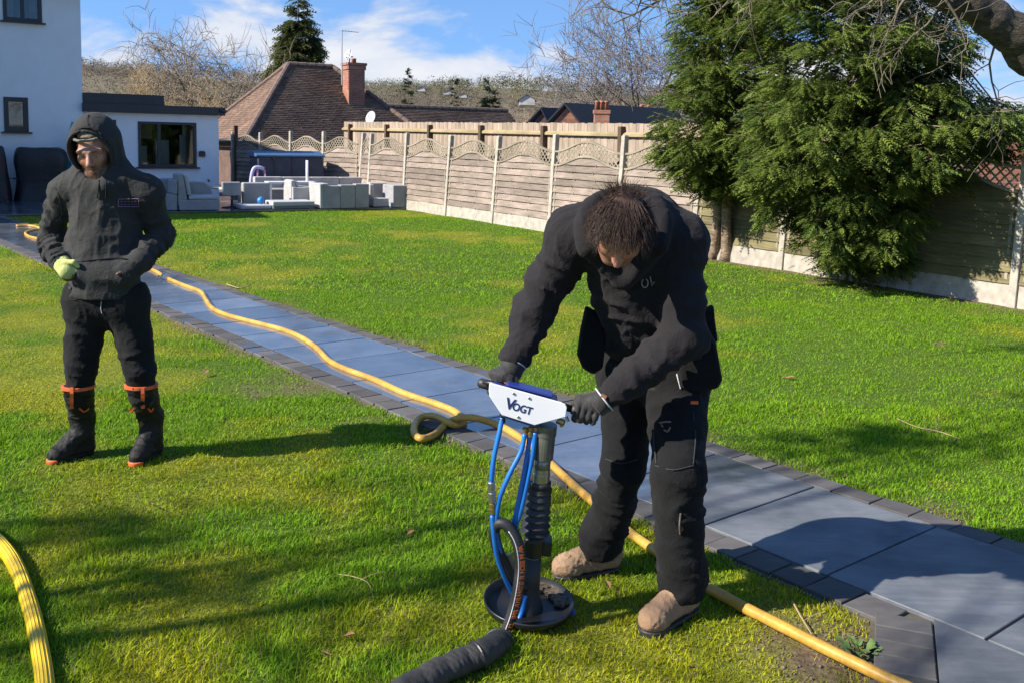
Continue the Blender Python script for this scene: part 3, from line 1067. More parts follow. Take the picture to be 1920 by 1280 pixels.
def build_bungalow():
    A = at_y(460, 263, 32.0)
    ze = A[2]
    A2 = V3(A[0], A[1], 0)
    def bp(p, q, z): return A2 + E1 * p + E2 * q + V3(0, 0, z)
    root = thing('bungalow', bp(3.5, 3.3, -1), 'brick bungalow with brown hipped tile roof behind the fence', 'house')
    zr = ze + 2.72
    E, W2 = 6.9, 6.6
    e00, e10, e11, e01 = bp(0, 0, ze), bp(E, 0, ze), bp(E, W2, ze), bp(0, W2, ze)
    ra, rb_ = bp(2.6, 3.3, zr), bp(4.3, 3.3, zr)
    roof = MB().add([e00, e10, e11, e01, ra, rb_], [(0, 1, 5, 4), (1, 2, 5), (2, 3, 4, 5), (3, 0, 4), (3, 2, 1, 0)])
    ro = roof.build('roof', M_ROOFDK, root)
    tiles_on([e00, e10, rb_, ra], TILE_COLS, 'roof_tiles', ro, M_TILE, seed=1)
    tiles_on([e01, e00, ra], TILE_COLS * np.array([1.12, 1.10, 1.10]), 'roof_tiles', ro, M_TILE, seed=2)  # left slope's tile colours lightened for the sun on that side
    tiles_on([e10, e11, rb_], TILE_COLS, 'roof_tiles', ro, M_TILE, seed=3)
    # ridge and hip tiles
    rg = MB()
    for a, b in ((ra, rb_), (e00, ra), (rb_, e10), (e01, ra)):
        L = np.linalg.norm(b - a)
        k = int(L / .3)
        for i in range(k):
            p, q = a + (b - a) * (i / k), a + (b - a) * ((i + .97) / k)
            rg.tube([p + V3(0, 0, .03), q + V3(0, 0, .045)], .10, 8)
    rg.build('ridge_tiles', mat('ridge_tile', (.15, .10, .08), .9, .35, 10, .3, 40), ro)
    w = MB()
    i_ = .35
    w.add([bp(i_, i_, -1.2), bp(E - i_, i_, -1.2), bp(E - i_, W2 - i_, -1.2), bp(i_, W2 - i_, -1.2), bp(i_, i_, ze - .03), bp(E - i_, i_, ze - .03), bp(E - i_, W2 - i_, ze - .03), bp(i_, W2 - i_, ze - .03)],
          [(0, 1, 5, 4), (1, 2, 6, 5), (2, 3, 7, 6), (3, 0, 4, 7)])
    w.build('wall', M_BRICKDK, root)
    gt = MB()
    gt.tube([bp(-.06, -.06, ze - .03), bp(-.06, W2, ze - .03)], .055, 8)
    gt.tube([bp(-.06, -.06, ze - .03), bp(E, -.06, ze - .03)], .055, 8)
    gt.build('gutter', M_ANTH, root, smooth=True)
    # lower wing running off to the right
    def gp(p, q, z): return bp(p, q, z)
    zw = ze + 1.35
    wl_ = 12.2
    g0, g1, g2, g3 = gp(4.0, 1.2, ze - .25), gp(wl_, 1.2, ze - .25), gp(wl_, 5.4, ze - .25), gp(4.0, 5.4, ze - .25)
    h0, h1 = gp(4.0, 3.3, zw), gp(wl_ - .2, 3.3, zw)
    wr = MB().add([g0, g1, g2, g3, h0, h1], [(0, 1, 5, 4), (1, 2, 5), (2, 3, 4, 5), (3, 0, 4), (3, 2, 1, 0)]).build('wing_roof', M_ROOFDK, root)
    tiles_on([g0, g1, h1, h0], TILE_COLS, 'roof_tiles', wr, M_TILE, seed=5)
    rg = MB()
    for i in range(26):
        p, q = h0 + (h1 - h0) * (i / 26), h0 + (h1 - h0) * ((i + .96) / 26)
        rg.tube([p + V3(0, 0, .02), q + V3(0, 0, .035)], .10, 8)
    rg.build('ridge_tiles', mat('wing_ridge_tile', (.11, .085, .07), .9, .35, 10, .3, 40), wr)
    ww = MB().add([gp(4.3, 1.5, -1.5), gp(wl_ - .3, 1.5, -1.5), gp(wl_ - .3, 5.1, -1.5), gp(4.3, 5.1, -1.5), gp(4.3, 1.5, ze - .27), gp(wl_ - .3, 1.5, ze - .27), gp(wl_ - .3, 5.1, ze - .27), gp(4.3, 5.1, ze - .27)],
                  [(0, 1, 5, 4), (1, 2, 6, 5), (2, 3, 7, 6), (3, 0, 4, 7)])
    ww.build('wing_wall', M_BRICKDK, root)
    # chimney
    cy = 36.0
    cb, ct = at_y(663, 212, cy), at_y(661, 119, cy)
    cw = .62
    ch = MB()
    c0 = V3(cb[0], cy, 0)
    zt = ct[2]
    ch.box(c0 + V3(0, 0, (zt + 1.6) / 2 - .12), (cw, .58, zt - 1.6 - .24), (E1, E2, UPV))
    ch.box(c0 + V3(0, 0, zt - .17), (cw + .07, .65, .16), (E1, E2, UPV))
    ch.box(c0 + V3(0, 0, zt - .045), (cw + .13, .71, .09), (E1, E2, UPV))
    cho = ch.build('chimney', M_BRICK, root, bevel=.008)
    lead = MB().box(c0 + V3(0, 0, cb[2] + .1) - E2 * .31, (cw + .14, .05, .22), (E1, E2, UPV))
    lead.build('flashing', mat('lead', (.22, .23, .25), .6, .2, 8, .1), cho)
    pot = MB().lathe([(.09, 0), (.085, .14), (.10, .16), (.08, .17)], c0 + V3(0, 0, zt), n=12)
    pot.build('chimney_pot', mat('terracotta', (.33, .14, .08), .85, .2), cho, smooth=True)
    # aerial mast with arm
    m = at_y(641, 160, cy - .45)
    mt = at_y(641, 58, cy - .45)
    ms = MB().tube([m, mt], .022, 6)
    arm = at_y(672, 61, cy - .45)
    ms.tube([mt, arm], .014, 6)
    for k in range(7):
        p = mt + (arm - mt) * (k / 6)
        ms.tube([p - E2 * .16, p + E2 * .16], .006, 4)
    ms.build('aerial', mat('galvanised', (.40, .41, .42), .45, .15, metal=.6), cho)
    def dish(u, v, r, y, parent, col):
        c = at_y(u, v, y)
        n = unit(V3(-.75, -.9, .35))
        axx = unit(np.cross(UPV, n)); ayy = np.cross(n, axx)
        d = MB().lathe([(0.001, 0), (r * .5, r * .06), (r * .9, r * .2), (r, r * .26), (r, r * .29), (r * .88, r * .24), (0.001, r * .04)], c, (axx, ayy, n), 20)
        d.tube([c, c + n * r * .9], .012, 6)
        d.build('satellite_dish', mat(col, (.42, .43, .45), .5, .1), parent, smooth=True)
    dish(655, 104, .19, cy - .3, cho, 'dish_grey')
    br = MB().tube([at_y(655, 119, cy - .1), at_y(656, 106, cy - .25)], .02, 6)
    br.tube([at_y(648, 108, cy - .3), at_y(662, 107, cy - .3)], .02, 6)
    br.build('dish_bracket', M_ANTH, cho)
    dish(697, 222, .24, 35.0, root, 'dish_white')
build_bungalow()

# ------------------------------------------------------------------ fences
LEAN = .06
def panel_fence(root, a, b, n, lean, spots=None, post_h=1.86, seed=0, first_post=True, last_post=True, old_panels=False):
    """concrete posts, gravel boards, overlapping-slat panels topped by an arched trellis"""
    r = random.Random(seed)
    D = unit(b - a)
    N = V3(-D[1], D[0], 0)
    if N @ (CAMP - a) < 0: N = -N            # towards the lawn
    if spots is None: spots = list(np.linspace(0, np.linalg.norm(b - a), n + 1))
    n = len(spots) - 1
    def lean_up(k): return unit(UPV - N * lean * (1 + .25 * math.sin(k * 1.7)))
    gb_h, arch_lo, arch_hi = .27, 1.34, 1.60
    for k in range(n + 1):
        if (k == 0 and not first_post) or (k == n and not last_post): continue
        u = lean_up(k)
        p = a + D * spots[k]
        h = post_h + r.uniform(-.03, .03)
        pm = MB()
        c = p + u * (h / 2 - .05)
        pm.box(c, (.095, .10, h + .1), (D, N, u))
        pm.box(p + u * (h - .012), (.075, .08, .05), (D, N, u))
        pm.build('post', M_CONC, root, bevel=.008)
    for k in range(n):
        u = lean_up(k + .5)
        L = spots[k + 1] - spots[k]
        p0, p1 = a + D * (spots[k] + .055), a + D * (spots[k + 1] - .055)
        mid = (p0 + p1) / 2
        W = L - .11
        MB().box(mid + u * (gb_h / 2 - .03), (W, .045, gb_h + .06), (D, N, u)).build('gravel_board', M_CONC, root, bevel=.004)
        def arch(x, base):                    # x in 0..1, swept wave across the panel
            return base + .19 * (.5 - .5 * math.cos(2 * math.pi * x)) - .04
        nsl = 10
        sh = (arch_hi - gb_h) / nsl
        for j in range(nsl):
            z0, z1 = gb_h + j * sh - .012, gb_h + (j + 1) * sh + .012
            # clip the slat's top edge to the arch
            xs = np.linspace(0, 1, 15)
            top = np.array([min(z1, arch(x, arch_lo)) for x in xs])
            keep = top > z0 + .004
            if not keep.any(): continue
            idx = np.where(keep)[0]
            xs2, tp = xs[idx[0]:idx[-1] + 1], top[idx[0]:idx[-1] + 1]
            off = .004
            til = .034
            b_ = MB()
            vs = []
            wob = r.uniform(-.004, .004)
            for x, t_ in zip(xs2, tp):
                q = p0 + D * W * x
                bow = .006 * math.sin(x * math.pi * 3 + j)
                f = N * (off + bow)
                vs += [q + u * (z0 + wob) + f + N * til, q + u * t_ + f, q + u * t_ + f - N * .009, q + u * (z0 + wob) + f + N * (til - .009)]
            m_ = len(xs2)
            fs = [(0, 1, 2, 3), ((m_ - 1) * 4 + 3, (m_ - 1) * 4 + 2, (m_ - 1) * 4 + 1, (m_ - 1) * 4)]
            for i in range(m_ - 1):
                for e in range(4):
                    fs.append((i * 4 + e, (i + 1) * 4 + e, (i + 1) * 4 + (e + 1) % 4, i * 4 + (e + 1) % 4))
            b_.add(vs, fs)
            for bx in (.34, .66):
                tz = np.interp(bx + .04 * (j % 2), xs2, tp)
                if xs2[0] <= bx <= xs2[-1] and tz - z0 > .06:
                    q = p0 + D * W * (bx + .04 * (j % 2)) + u * (z0 + .005) + N * (off + til * .8)
                    b_.box(q, (.02, .02, .035), (D, N, u))
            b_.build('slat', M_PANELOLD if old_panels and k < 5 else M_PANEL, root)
        # upright battens woven between the slats
        for bx in (.03, .97):
            zt = arch(bx, arch_lo) - .02
            MB().box(p0 + D * W * bx + u * ((gb_h + zt) / 2) + N * .016, (.036 if bx in (.03, .97) else .020, .026 if bx in (.03, .97) else .006, zt - gb_h), (D, N, u)).build('batten', M_LATT, root)
        # trellis: two curved rails and crossing laths
        for base in (arch_lo, arch_hi):
            b_ = MB()
            vs, fs = [], []
            for i in range(19):
                x = i / 18
                q = p0 + D * W * x + u * arch(x, base)
                vs += [q + N * .036 + u * .016, q - N * .010 + u * .016, q - N * .010 - u * .016, q + N * .036 - u * .016]
            for i in range(18):
                for e in range(4):
                    fs.append((i * 4 + e, i * 4 + (e + 1) % 4, (i + 1) * 4 + (e + 1) % 4, (i + 1) * 4 + e))
            fs += [(3, 2, 1, 0), (72, 73, 74, 75)]
            b_.add(vs, fs).build('trellis_rail', M_LATT, root)
        lt = MB()
        pitch = .118
        for sgn in (1, -1):
            m_ = int((W + .5) / pitch)
            for i in range(m_):
                # walk up a 45 degree lath and keep what lies between the rails
                x0 = -.35 + i * pitch if sgn > 0 else i * pitch
                run = None
                pts = []
                for tt in np.linspace(0, .5, 21):
                    x = x0 + sgn * tt
                    z = arch_lo - .06 + tt
                    xx = x / W
                    if 0.02 < xx < .98 and arch(xx, arch_lo) < z < arch(xx, arch_hi):
                        pts.append((x, z))
                if len(pts) >= 2:
                    q0 = p0 + D * pts[0][0] + u * pts[0][1]
                    q1 = p0 + D * pts[-1][0] + u * pts[-1][1]
                    d_ = unit(q1 - q0)
                    side = np.cross(N, d_)
                    lt.box((q0 + q1) / 2 + N * (.012 + .008 * (sgn > 0)), (np.linalg.norm(q1 - q0) + .05, .007, .021), (d_, N, side))
        o = lt.build('trellis', M_LATT, root)
        tag(o, kind='stuff')
    return root

fa = thing('panel_fence', FA0, 'long weathered slat fence with arched trellis tops and concrete posts along the lawn', 'fence')
def fence_spot(u):
    d = ray(u, 400); g = np.cross([0, 0, 1.0], [d[0], d[1], 0])
    return float(-((FA0 - CAMP) @ g) / (FAD @ g))
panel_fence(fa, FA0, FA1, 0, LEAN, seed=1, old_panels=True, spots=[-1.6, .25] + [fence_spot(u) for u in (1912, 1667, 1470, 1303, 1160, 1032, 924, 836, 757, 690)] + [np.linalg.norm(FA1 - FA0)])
FB0 = FA1 + V3(-.02, .12, 0)
FB1 = V3(-9.05, 31.7, 0)
fb = thing('panel_fence', FB0, 'shaded slat fence with arched trellis behind the patio storage box', 'fence')
panel_fence(fb, FB0, FB1, 4, .01, seed=2, first_post=False)
MB().box(FB1 + V3(.15, -.15, 1.0), (.12, .12, 2.1), (E1, E2, UPV)).build('post', M_POSTW, fb, bevel=.006)

def board_fence():
    """taller close-board fence of the neighbour, rails towards us"""
    off = -.62
    a, b = FA0 + FAN * off + FAD * 4.8, FA1 + FAN * off + FAD * 2.6
    root = thing('board_fence', a, 'pale close board fence standing taller behind the trellised fence', 'fence')
    L = np.linalg.norm(b - a)
    r = random.Random(5)
    n = int(L / .105)
    zt0, zt1 = 2.06, 2.20
    for i in range(n):
        t = (i + .5) / n
        zt = zt0 + (zt1 - zt0) * t + r.uniform(-.008, .008)
        MB().box(a + (b - a) * t + V3(0, 0, zt / 2 - .1) - FAN * (.006 * (i % 2)), (L / n * 1.08, .014, zt + .2), (FAD, FAN, UPV)).build('board', M_BOARD, root)
    for z in (1.86, .6):
        m = MB()
        m.prism([a + FAN * .012 + V3(0, 0, z - .05), a + FAN * .075 + V3(0, 0, z - .04), a + FAN * .075 + V3(0, 0, z + .005), a + FAN * .012 + V3(0, 0, z + .04)], b - a + V3(0, 0, zt1 - zt0))
        m.build('rail', M_RAIL, root)
    k = 0
    while k * 2.55 < L:
        p = a + FAD * (k * 2.55 + .3) + FAN * .06
        zt = 1.98 + .13 * (k * 2.55 / L)
        MB().box(p + V3(0, 0, zt / 2), (.10, .11, zt + .05), (FAD, FAN, UPV)).build('post', M_POSTW, root, bevel=.005)
        k += 1
board_fence()
# ------------------------------------------------------------------ trees
M_BARK = mat('bark', (.034, .028, .021), .95, .45, 14, .9, 40, .02, c2=(.070, .058, .042), stretch=(1, 1, .25))
M_BARKRED = mat('cypress_bark', (.14, .095, .065), .95, .4, 12, .9, 30, .02, c2=(.26, .19, .13), stretch=(1, 1, .12))
M_TWIG = mat('twig', (.125, .105, .072), .9, .3, 3, 0)
M_TWIGPALE = mat('pale_twig', (.25, .20, .14), .9, .3, 2, 0)
M_TWIGTAN = mat('tan_twig', (.33, .235, .12), .9, .3, 2, 0)
M_TWIGGREY = mat('grey_twig', (.20, .17, .15), .9, .3, 2, 0)
M_TWIGRED = mat('russet_twig', (.21, .13, .10), .9, .3, 2, 0)
M_FOLI = leaf_material('conifer_foliage', .25, .55, .3)

def seg_mesh(name, segs, m, parent=None, sides=3):
    """many tapered twigs as one mesh; segs: list of (p0, p1, r0, r1)"""
    P0 = np.array([s[0] for s in segs]); P1 = np.array([s[1] for s in segs])
    r0 = np.array([s[2] for s in segs])[:, None, None]; r1 = np.array([s[3] for s in segs])[:, None, None]
    d = P1 - P0
    d /= np.linalg.norm(d, axis=1)[:, None] + 1e-9
    ref = np.where(np.abs(d[:, 2:3]) < .9, np.array([[0, 0, 1.0]]), np.array([[1.0, 0, 0]]))
    u = np.cross(d, ref); u /= np.linalg.norm(u, axis=1)[:, None]
    w = np.cross(d, u)
    a = np.arange(sides) * 2 * np.pi / sides
    ring = u[:, None] * np.cos(a)[None, :, None] + w[:, None] * np.sin(a)[None, :, None]
    v = np.concatenate([P0[:, None] + ring * r0, P1[:, None] + ring * r1], 1).reshape(-1, 3)
    q = np.array([[k, (k + 1) % sides, sides + (k + 1) % sides, sides + k] for k in range(sides)])
    q = (np.arange(len(segs))[:, None, None] * 2 * sides + q[None]).reshape(-1, 4)
    return tri_mesh(name, v, q, m, parent, smooth=sides > 3)

def grow(p, d, L, r, lev, rnd, segs, trunk, cfg):
    """recursive branching; thick wood goes to trunk, fine wood to segs"""
    n = 4 if lev > 1 else 3
    for i in range(n):
        d = unit(d + np.array([rnd.gauss(0, cfg['wob']), rnd.gauss(0, cfg['wob']), rnd.gauss(0, cfg['wob']) + cfg['up'] / n * (1 if lev > 1 else .3) - (cfg.get('droop', 0) if lev <= 2 else 0)]))
        r2 = r * (1 - .42 * (i + 1) / n) if i < n - 1 else r * .55
        p2 = p + d * (L / n)
        (trunk if lev >= cfg['lev'] - 1 else segs).append((p, p2, r * (1 - .42 * i / n), r2))
        p = p2
        if lev > 0 and (i >= 1 or lev < cfg['lev']):
            for _ in range(cfg['kids'] if i < n - 1 else cfg['kids'] + 1):
                if rnd.random() < cfg.get('prob', .85):
                    ax = unit(np.array([rnd.gauss(0, 1), rnd.gauss(0, 1), rnd.gauss(0, .6)]))
                    nd = unit(d * rnd.uniform(.35, .9) + unit(np.cross(d, ax)) * rnd.uniform(.5, 1.0))
                    grow(p, nd, L * rnd.uniform(.5, .78), max(r2 * .58, cfg['rmin']), lev - 1, rnd, segs, trunk, cfg)

def bare_tree(name, base, H, seed, label, cfg=None, tw=M_TWIG, lean=(0, 0), group=None, rtrunk=None, bark=None, cat='tree'):
    c = dict(wob=.16, up=.18, kids=1, lev=4, rmin=.006, prob=.9)
    c.update(cfg or {})
    rnd = random.Random(seed)
    segs, trunk = [], []
    base = np.asarray(base, float)
    grow(base, unit(np.array([lean[0], lean[1], 1.0])), H * .52, rtrunk or H * .022, c['lev'], rnd, segs, trunk, c)
    root = thing(name, base, label, cat, group)
    if trunk: seg_mesh('trunk', trunk, bark or M_BARK, root, 7)
    if segs: seg_mesh('crown', segs, tw, root, 3)
    return root

def spray_template():
    """flat feathery cypress spray along +x that droops at the tip"""
    tris = []
    def axis(t): return np.array([t, 0, -.35 * t * t])
    for i in range(4):
        t = .12 + i * .22
        for s in (1, -1):
            b = axis(t)
            L = .42 * (1 - .55 * t) * (.9 if s > 0 else 1.05)
            tip = b + np.array([L * .75, s * L * .62, -.22 * L])
            wv = np.array([.055, -s * .06, 0.02])
            tris.append([b - wv, b + wv, tip])
    for a, b_ in ((0, 1.08),):
        p, q = axis(a), axis(b_)
        tris.append([p + np.array([0, .035, 0]), p - np.array([0, .035, 0]), q])
    return np.array(tris)
SPRAY = spray_template()

def place_sprays(pos, dirs, size, cols, rng):
    n = len(pos)
    d = dirs / (np.linalg.norm(dirs, axis=1)[:, None] + 1e-9)
    up = np.array([[0, 0, 1.0]]) + rng.normal(0, .45, (n, 3))
    y = np.cross(up, d); y /= np.linalg.norm(y, axis=1)[:, None] + 1e-9
    z = np.cross(d, y)
    T = SPRAY.reshape(-1, 3)
    v = pos[:, None] + size[:, None, None] * (T[None, :, 0:1] * d[:, None] + T[None, :, 1:2] * y[:, None] + T[None, :, 2:3] * z[:, None])
    v[..., 2] -= size[:, None] * .10 * T[None, :, 0] ** 2
    c = np.repeat(cols, len(T), 0)
    return v.reshape(-1, 3), c

def conifer(name, stems, lobes, n_pads, label, seed, per=26, size=.20, colA=(.034, .072, .018), colB=(.165, .215, .036), bark=None, limb_r=.02):
    """lobes: (centre, radii) ellipsoids that make up the crown"""
    rng = np.random.default_rng(seed)
    root = thing(name, stems[0][0], label, 'tree')
    for st in stems:
        pts = catmull(st, 5)
        L = len(pts)
        r0 = .085 if len(stems) > 1 else .10
        mb = MB().tube(pts, [r0 * (1.35 if i == 0 else 1) * (1 - .75 * i / L) for i in range(L)], 10)
        mb.build('trunk', bark or M_BARKRED, root, smooth=True)
    top = stems[0]
    vol = np.array([l[1][0] * l[1][1] * l[1][2] for l in lobes]) ** .67
    pick = rng.choice(len(lobes), n_pads, p=vol / vol.sum())
    P, D, S, C, limbs = [], [], [], [], []
    cen = np.array([l[0] for l in lobes]); rad = np.array([l[1] for l in lobes])
    for k in range(n_pads):
        c, r = cen[pick[k]], rad[pick[k]]
        a = unit(rng.normal(0, 1, 3))
        f = rng.uniform(.55, 1.08)
        p = c + a * r * f
        inside = (np.sum(((p - cen) / rad) ** 2, 1) < .45).any()
        if inside and rng.random() < .75: continue
        if p[2] < stems[0][0][2] + .12: continue
        st = stems[rng.integers(len(stems))]
        ax = np.array(st[min(len(st) - 1, int(len(st) * .6))])
        out = p - np.array([ax[0], ax[1], p[2] - .25 * r[2]])
        out = unit(out * np.array([1, 1, .55]))
        base = p - out * rng.uniform(.35, .75)
        base[2] -= rng.uniform(-.05, .12)
        limbs.append((base, p, limb_r * .5, .004))
        m = int(per * rng.uniform(.6, 1.4))
        t = rng.random(m) ** .8
        side = np.cross(out, [0, 0, 1.0])
        sp = rng.normal(0, 1, m)
        q = base + (p - base) * t[:, None] + side * (sp * .13 * (1.15 - t))[:, None] + np.array([0, 0, 1]) * (rng.normal(0, .05, m) - .10 * t ** 2)[:, None]
        dd = out * (.55 + .5 * t)[:, None] + side * (sp * .75)[:, None] + np.array([0, 0, -1]) * (rng.uniform(-.05, .55, m))[:, None]
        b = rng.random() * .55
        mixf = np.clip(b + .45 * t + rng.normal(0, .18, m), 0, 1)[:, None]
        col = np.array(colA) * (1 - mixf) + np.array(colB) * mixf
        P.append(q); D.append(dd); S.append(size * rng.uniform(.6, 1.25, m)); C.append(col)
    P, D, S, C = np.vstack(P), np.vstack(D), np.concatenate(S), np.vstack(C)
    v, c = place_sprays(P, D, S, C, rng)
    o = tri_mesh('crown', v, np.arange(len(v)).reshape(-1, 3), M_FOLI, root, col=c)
    # main limbs from the stems to the crown
    for k in range(len(lobes) * 4):
        st = stems[rng.integers(len(stems))]
        t = rng.uniform(.25, .95) * (len(st) - 1)
        i = int(t)
        a = np.array(st[i]) + (np.array(st[min(i + 1, len(st) - 1)]) - np.array(st[i])) * (t - i)
        l = rng.integers(len(lobes))
        b = cen[l] + unit(rng.normal(0, 1, 3)) * rad[l] * .6
        limbs.append((a, b, limb_r, limb_r * .3))
    seg_mesh('branches', limbs, bark or M_BARKRED, root, 4)
    return root

def lobe(u, v, y, ru, rv, ry):
    """crown lobe: centre pixel at depth y, radii in photo pixels, depth radius in metres"""
    c = at_y(u, v, y)
    return (c, np.array([ru / F_PX * y, ry, rv / F_PX * y]))

# the pair of cypresses in front of the fence
g1, g2 = ground(1336, 486), ground(1362, 490)
t1 = [[g1, at_y(1346, 400, 14.75), at_y(1352, 250, 14.7), at_y(1345, 60, 14.6), at_y(1340, -220, 14.5)],
      [g2, at_y(1362, 400, 14.6), at_y(1366, 250, 14.55), at_y(1380, 60, 14.5), at_y(1400, -200, 14.5)]]
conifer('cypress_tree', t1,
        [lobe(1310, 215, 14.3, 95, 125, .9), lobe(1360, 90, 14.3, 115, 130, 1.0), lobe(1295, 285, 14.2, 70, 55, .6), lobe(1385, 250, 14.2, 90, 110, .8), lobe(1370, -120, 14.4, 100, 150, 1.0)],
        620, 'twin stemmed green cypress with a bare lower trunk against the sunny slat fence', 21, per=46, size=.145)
g3 = ground(1628, 527)
t2 = [[g3, at_y(1628, 430, 12.9), at_y(1622, 250, 12.85), at_y(1612, 50, 12.8), at_y(1605, -280, 12.8)]]
conifer('cypress_tree', t2,
        [lobe(1580, 60, 12.1, 190, 170, 1.7), lobe(1545, 250, 11.9, 170, 130, 1.5), lobe(1590, 390, 12.0, 130, 100, 1.1), lobe(1690, 240, 11.7, 150, 110, 1.5), lobe(1650, 455, 12.2, 60, 60, .55),
         lobe(1850, 235, 11.5, 110, 50, 1.3), lobe(1600, -160, 12.2, 190, 170, 1.7), lobe(1470, 330, 12.2, 80, 75, .8), lobe(1720, 90, 11.9, 95, 60, 1.2)],
        1500, 'broad bushy cypress with foliage sweeping down to the lawn in front of the fence', 22, per=46, size=.145)

# tall conifer behind the bungalow
b0 = at_y(562, 140, 62.0); b0[2] = land_z(np.array(b0[0]), np.array(62.0))
top = at_y(560, 14, 62.0)
def cone_lobes(b, top, n, w):
    return [(b + (top - b) * t, np.array([w * (1 - t) ** .75 + .3, w * (1 - t) ** .75 + .3, (top - b)[2] / n * .85])) for t in np.linspace(.18, .97, n)]
conifer('conifer_tree', [[b0, b0 + (top - b0) * .4, b0 + (top - b0) * .7, top]], cone_lobes(b0, top, 9, 3.7), 2300,
        'tall dark conical fir rising behind the tiled bungalow roof', 23, per=16, size=.6, colA=(.060, .082, .028), colB=(.15, .165, .055))

# overhanging bare limb, from an old tree that stands right of the picture
def old_tree():
    base = V3(8.8, 8.1, 0)
    root = thing('oak_tree', base, 'old bare tree whose thick mossy limb hangs over the cypress', 'tree')
    tr = MB()
    tr.tube(catmull([base, base + V3(-.1, .1, 1.6), base + V3(-.3, .15, 3.2), base + V3(-.2, .3, 5.5), base + V3(.3, .2, 8.5)], 6), [.42 - .35 * i / 24 for i in range(25)], 12)
    limb = catmull([base + V3(-.3, .15, 3.0), at_y(2050, 110, 8.2), at_y(1900, 62, 8.1), at_y(1830, 12, 8.0), at_y(1760, -12, 7.9), at_y(1650, -70, 7.7), at_y(1420, -120, 7.4)], 8)
    L = len(limb)
    tr.tube(limb, [.23 * (1 - .82 * i / L) + .01 * math.sin(i * 1.3) for i in range(L)], 12)
    tr.build('trunk', M_BARK, root, smooth=True)
    rnd = random.Random(8)
    segs, tk = [], []
    cfg = dict(wob=.22, up=.02, kids=1, lev=3, rmin=.0035, prob=.85, droop=.10)
    for i in range(14, L, 4):
        for _ in range(1):
            d = unit(np.array([rnd.gauss(-.5, .6), rnd.gauss(0, .6), rnd.gauss(-.25, .6)]))
            grow(limb[i], d, rnd.uniform(.35, .8), .012, 2, rnd, segs, segs, cfg)
    # long hanging shoots
    for (u0, v0, u1, v1, y) in ((1770, -5, 1815, 105, 7.7), (1640, -40, 1632, 70, 7.6), (1450, -60, 1330, 40, 7.4), (1300, -60, 1150, 45, 7.2), (1250, -50, 1190, 30, 7.2), (1200, -30, 1118, 12, 7.2), (1715, -20, 1675, 50, 7.6)):
        p, q = at_y(u0, v0, y), at_y(u1, v1, y)
        m = (p + q) / 2 + V3(rnd.gauss(0, .05), 0, rnd.gauss(.03, .05))
        pts = catmull([p, m, q], 5)
        for i in range(len(pts) - 1):
            r_ = .011 * (1 - i / len(pts)) + .003
            segs.append((pts[i], pts[i + 1], r_, r_ * .9))
            if i > 1:
                grow(pts[i], unit(pts[i + 1] - pts[i] + np.array([rnd.gauss(0, .6), rnd.gauss(0, .5), rnd.gauss(0, .6)])), rnd.uniform(.15, .45), .005, 1, rnd, segs, segs, cfg)
    grow(base + V3(-.2, .3, 5.5), unit(V3(.4, .5, 1)), 3.0, .12, 3, rnd, segs, segs, dict(cfg, up=.2, droop=0, wob=.18))
    grow(base + V3(.2, .2, 8.0), unit(V3(-.2, -.3, 1)), 2.2, .10, 3, rnd, segs, segs, dict(cfg, up=.2, droop=0, wob=.18))
    seg_mesh('branches', segs, M_TWIG, root, 4)
old_tree()

# trees that stand left of the picture; their shadows fall across the near lawn
conifer('holly_tree', [[V3(-7.3, .9, 0), V3(-7.3, .9, 2), V3(-7.2, .9, 4), V3(-7.2, .9, 6)]],
        [(V3(-8.9, 1.6, 5.3), V3(.75, .10, .12)), (V3(-7.2, 1.25, 5.0), V3(.4, .08, .09)), (V3(-8.2, .55, 4.6), V3(.5, .08, .09)), (V3(-5.3, .30, 4.0), V3(.5, .13, .14)), (V3(-6.3, -.5, 4.1), V3(.6, .15, .15)), (V3(-5.4, 2.75, 6.1), V3(.9, .13, .13)), (V3(-4.4, 2.9, 6.4), V3(.8, .11, .12)), (V3(-3.9, 3.6, 6.6), V3(.7, .11, .11))],  # crown lobes shaped as thin slivers to throw shadow bands on the lawn
        70, 'evergreen tree beside the lawn', 31, per=13, size=.20)
bare_tree('bare_tree', V3(-7.4, 1.9, 0), 10.5, 5, 'tall leafless tree beside the lawn, thick limbs', dict(lev=4, kids=2, wob=.15, rmin=.012, prob=.62), rtrunk=.2)
bare_tree('bare_tree', V3(-6.2, -1.3, 0), 8.5, 9, 'leafless tree beside the lawn with thin crooked branches', dict(lev=4, kids=2, wob=.17, rmin=.012, prob=.6), rtrunk=.15)

# ------------------------------------------------------------------ background trees
def gz(x, y): return float(land_z(np.array(x), np.array(y)))
def at_ground(u, y):
    d = ray(u, 264); x = d[0] / d[1] * y
    return V3(x, y, gz(x, y))
# two crooked trees with a tan thicket behind the extension
for (u, y, H, sd, lab) in ((305, 47, 10.8, 3, 'leafless crooked fruit tree above the flat roof, the taller of two'), (372, 49, 8.6, 16, 'leafless spreading tree between the flat roof and the tall fir')):
    b = at_ground(u, y)
    bare_tree('bare_tree', b, H, sd, lab, dict(lev=4, kids=2, wob=.24, up=.12, rmin=.015, prob=.78), tw=M_TWIGPALE, rtrunk=.16)

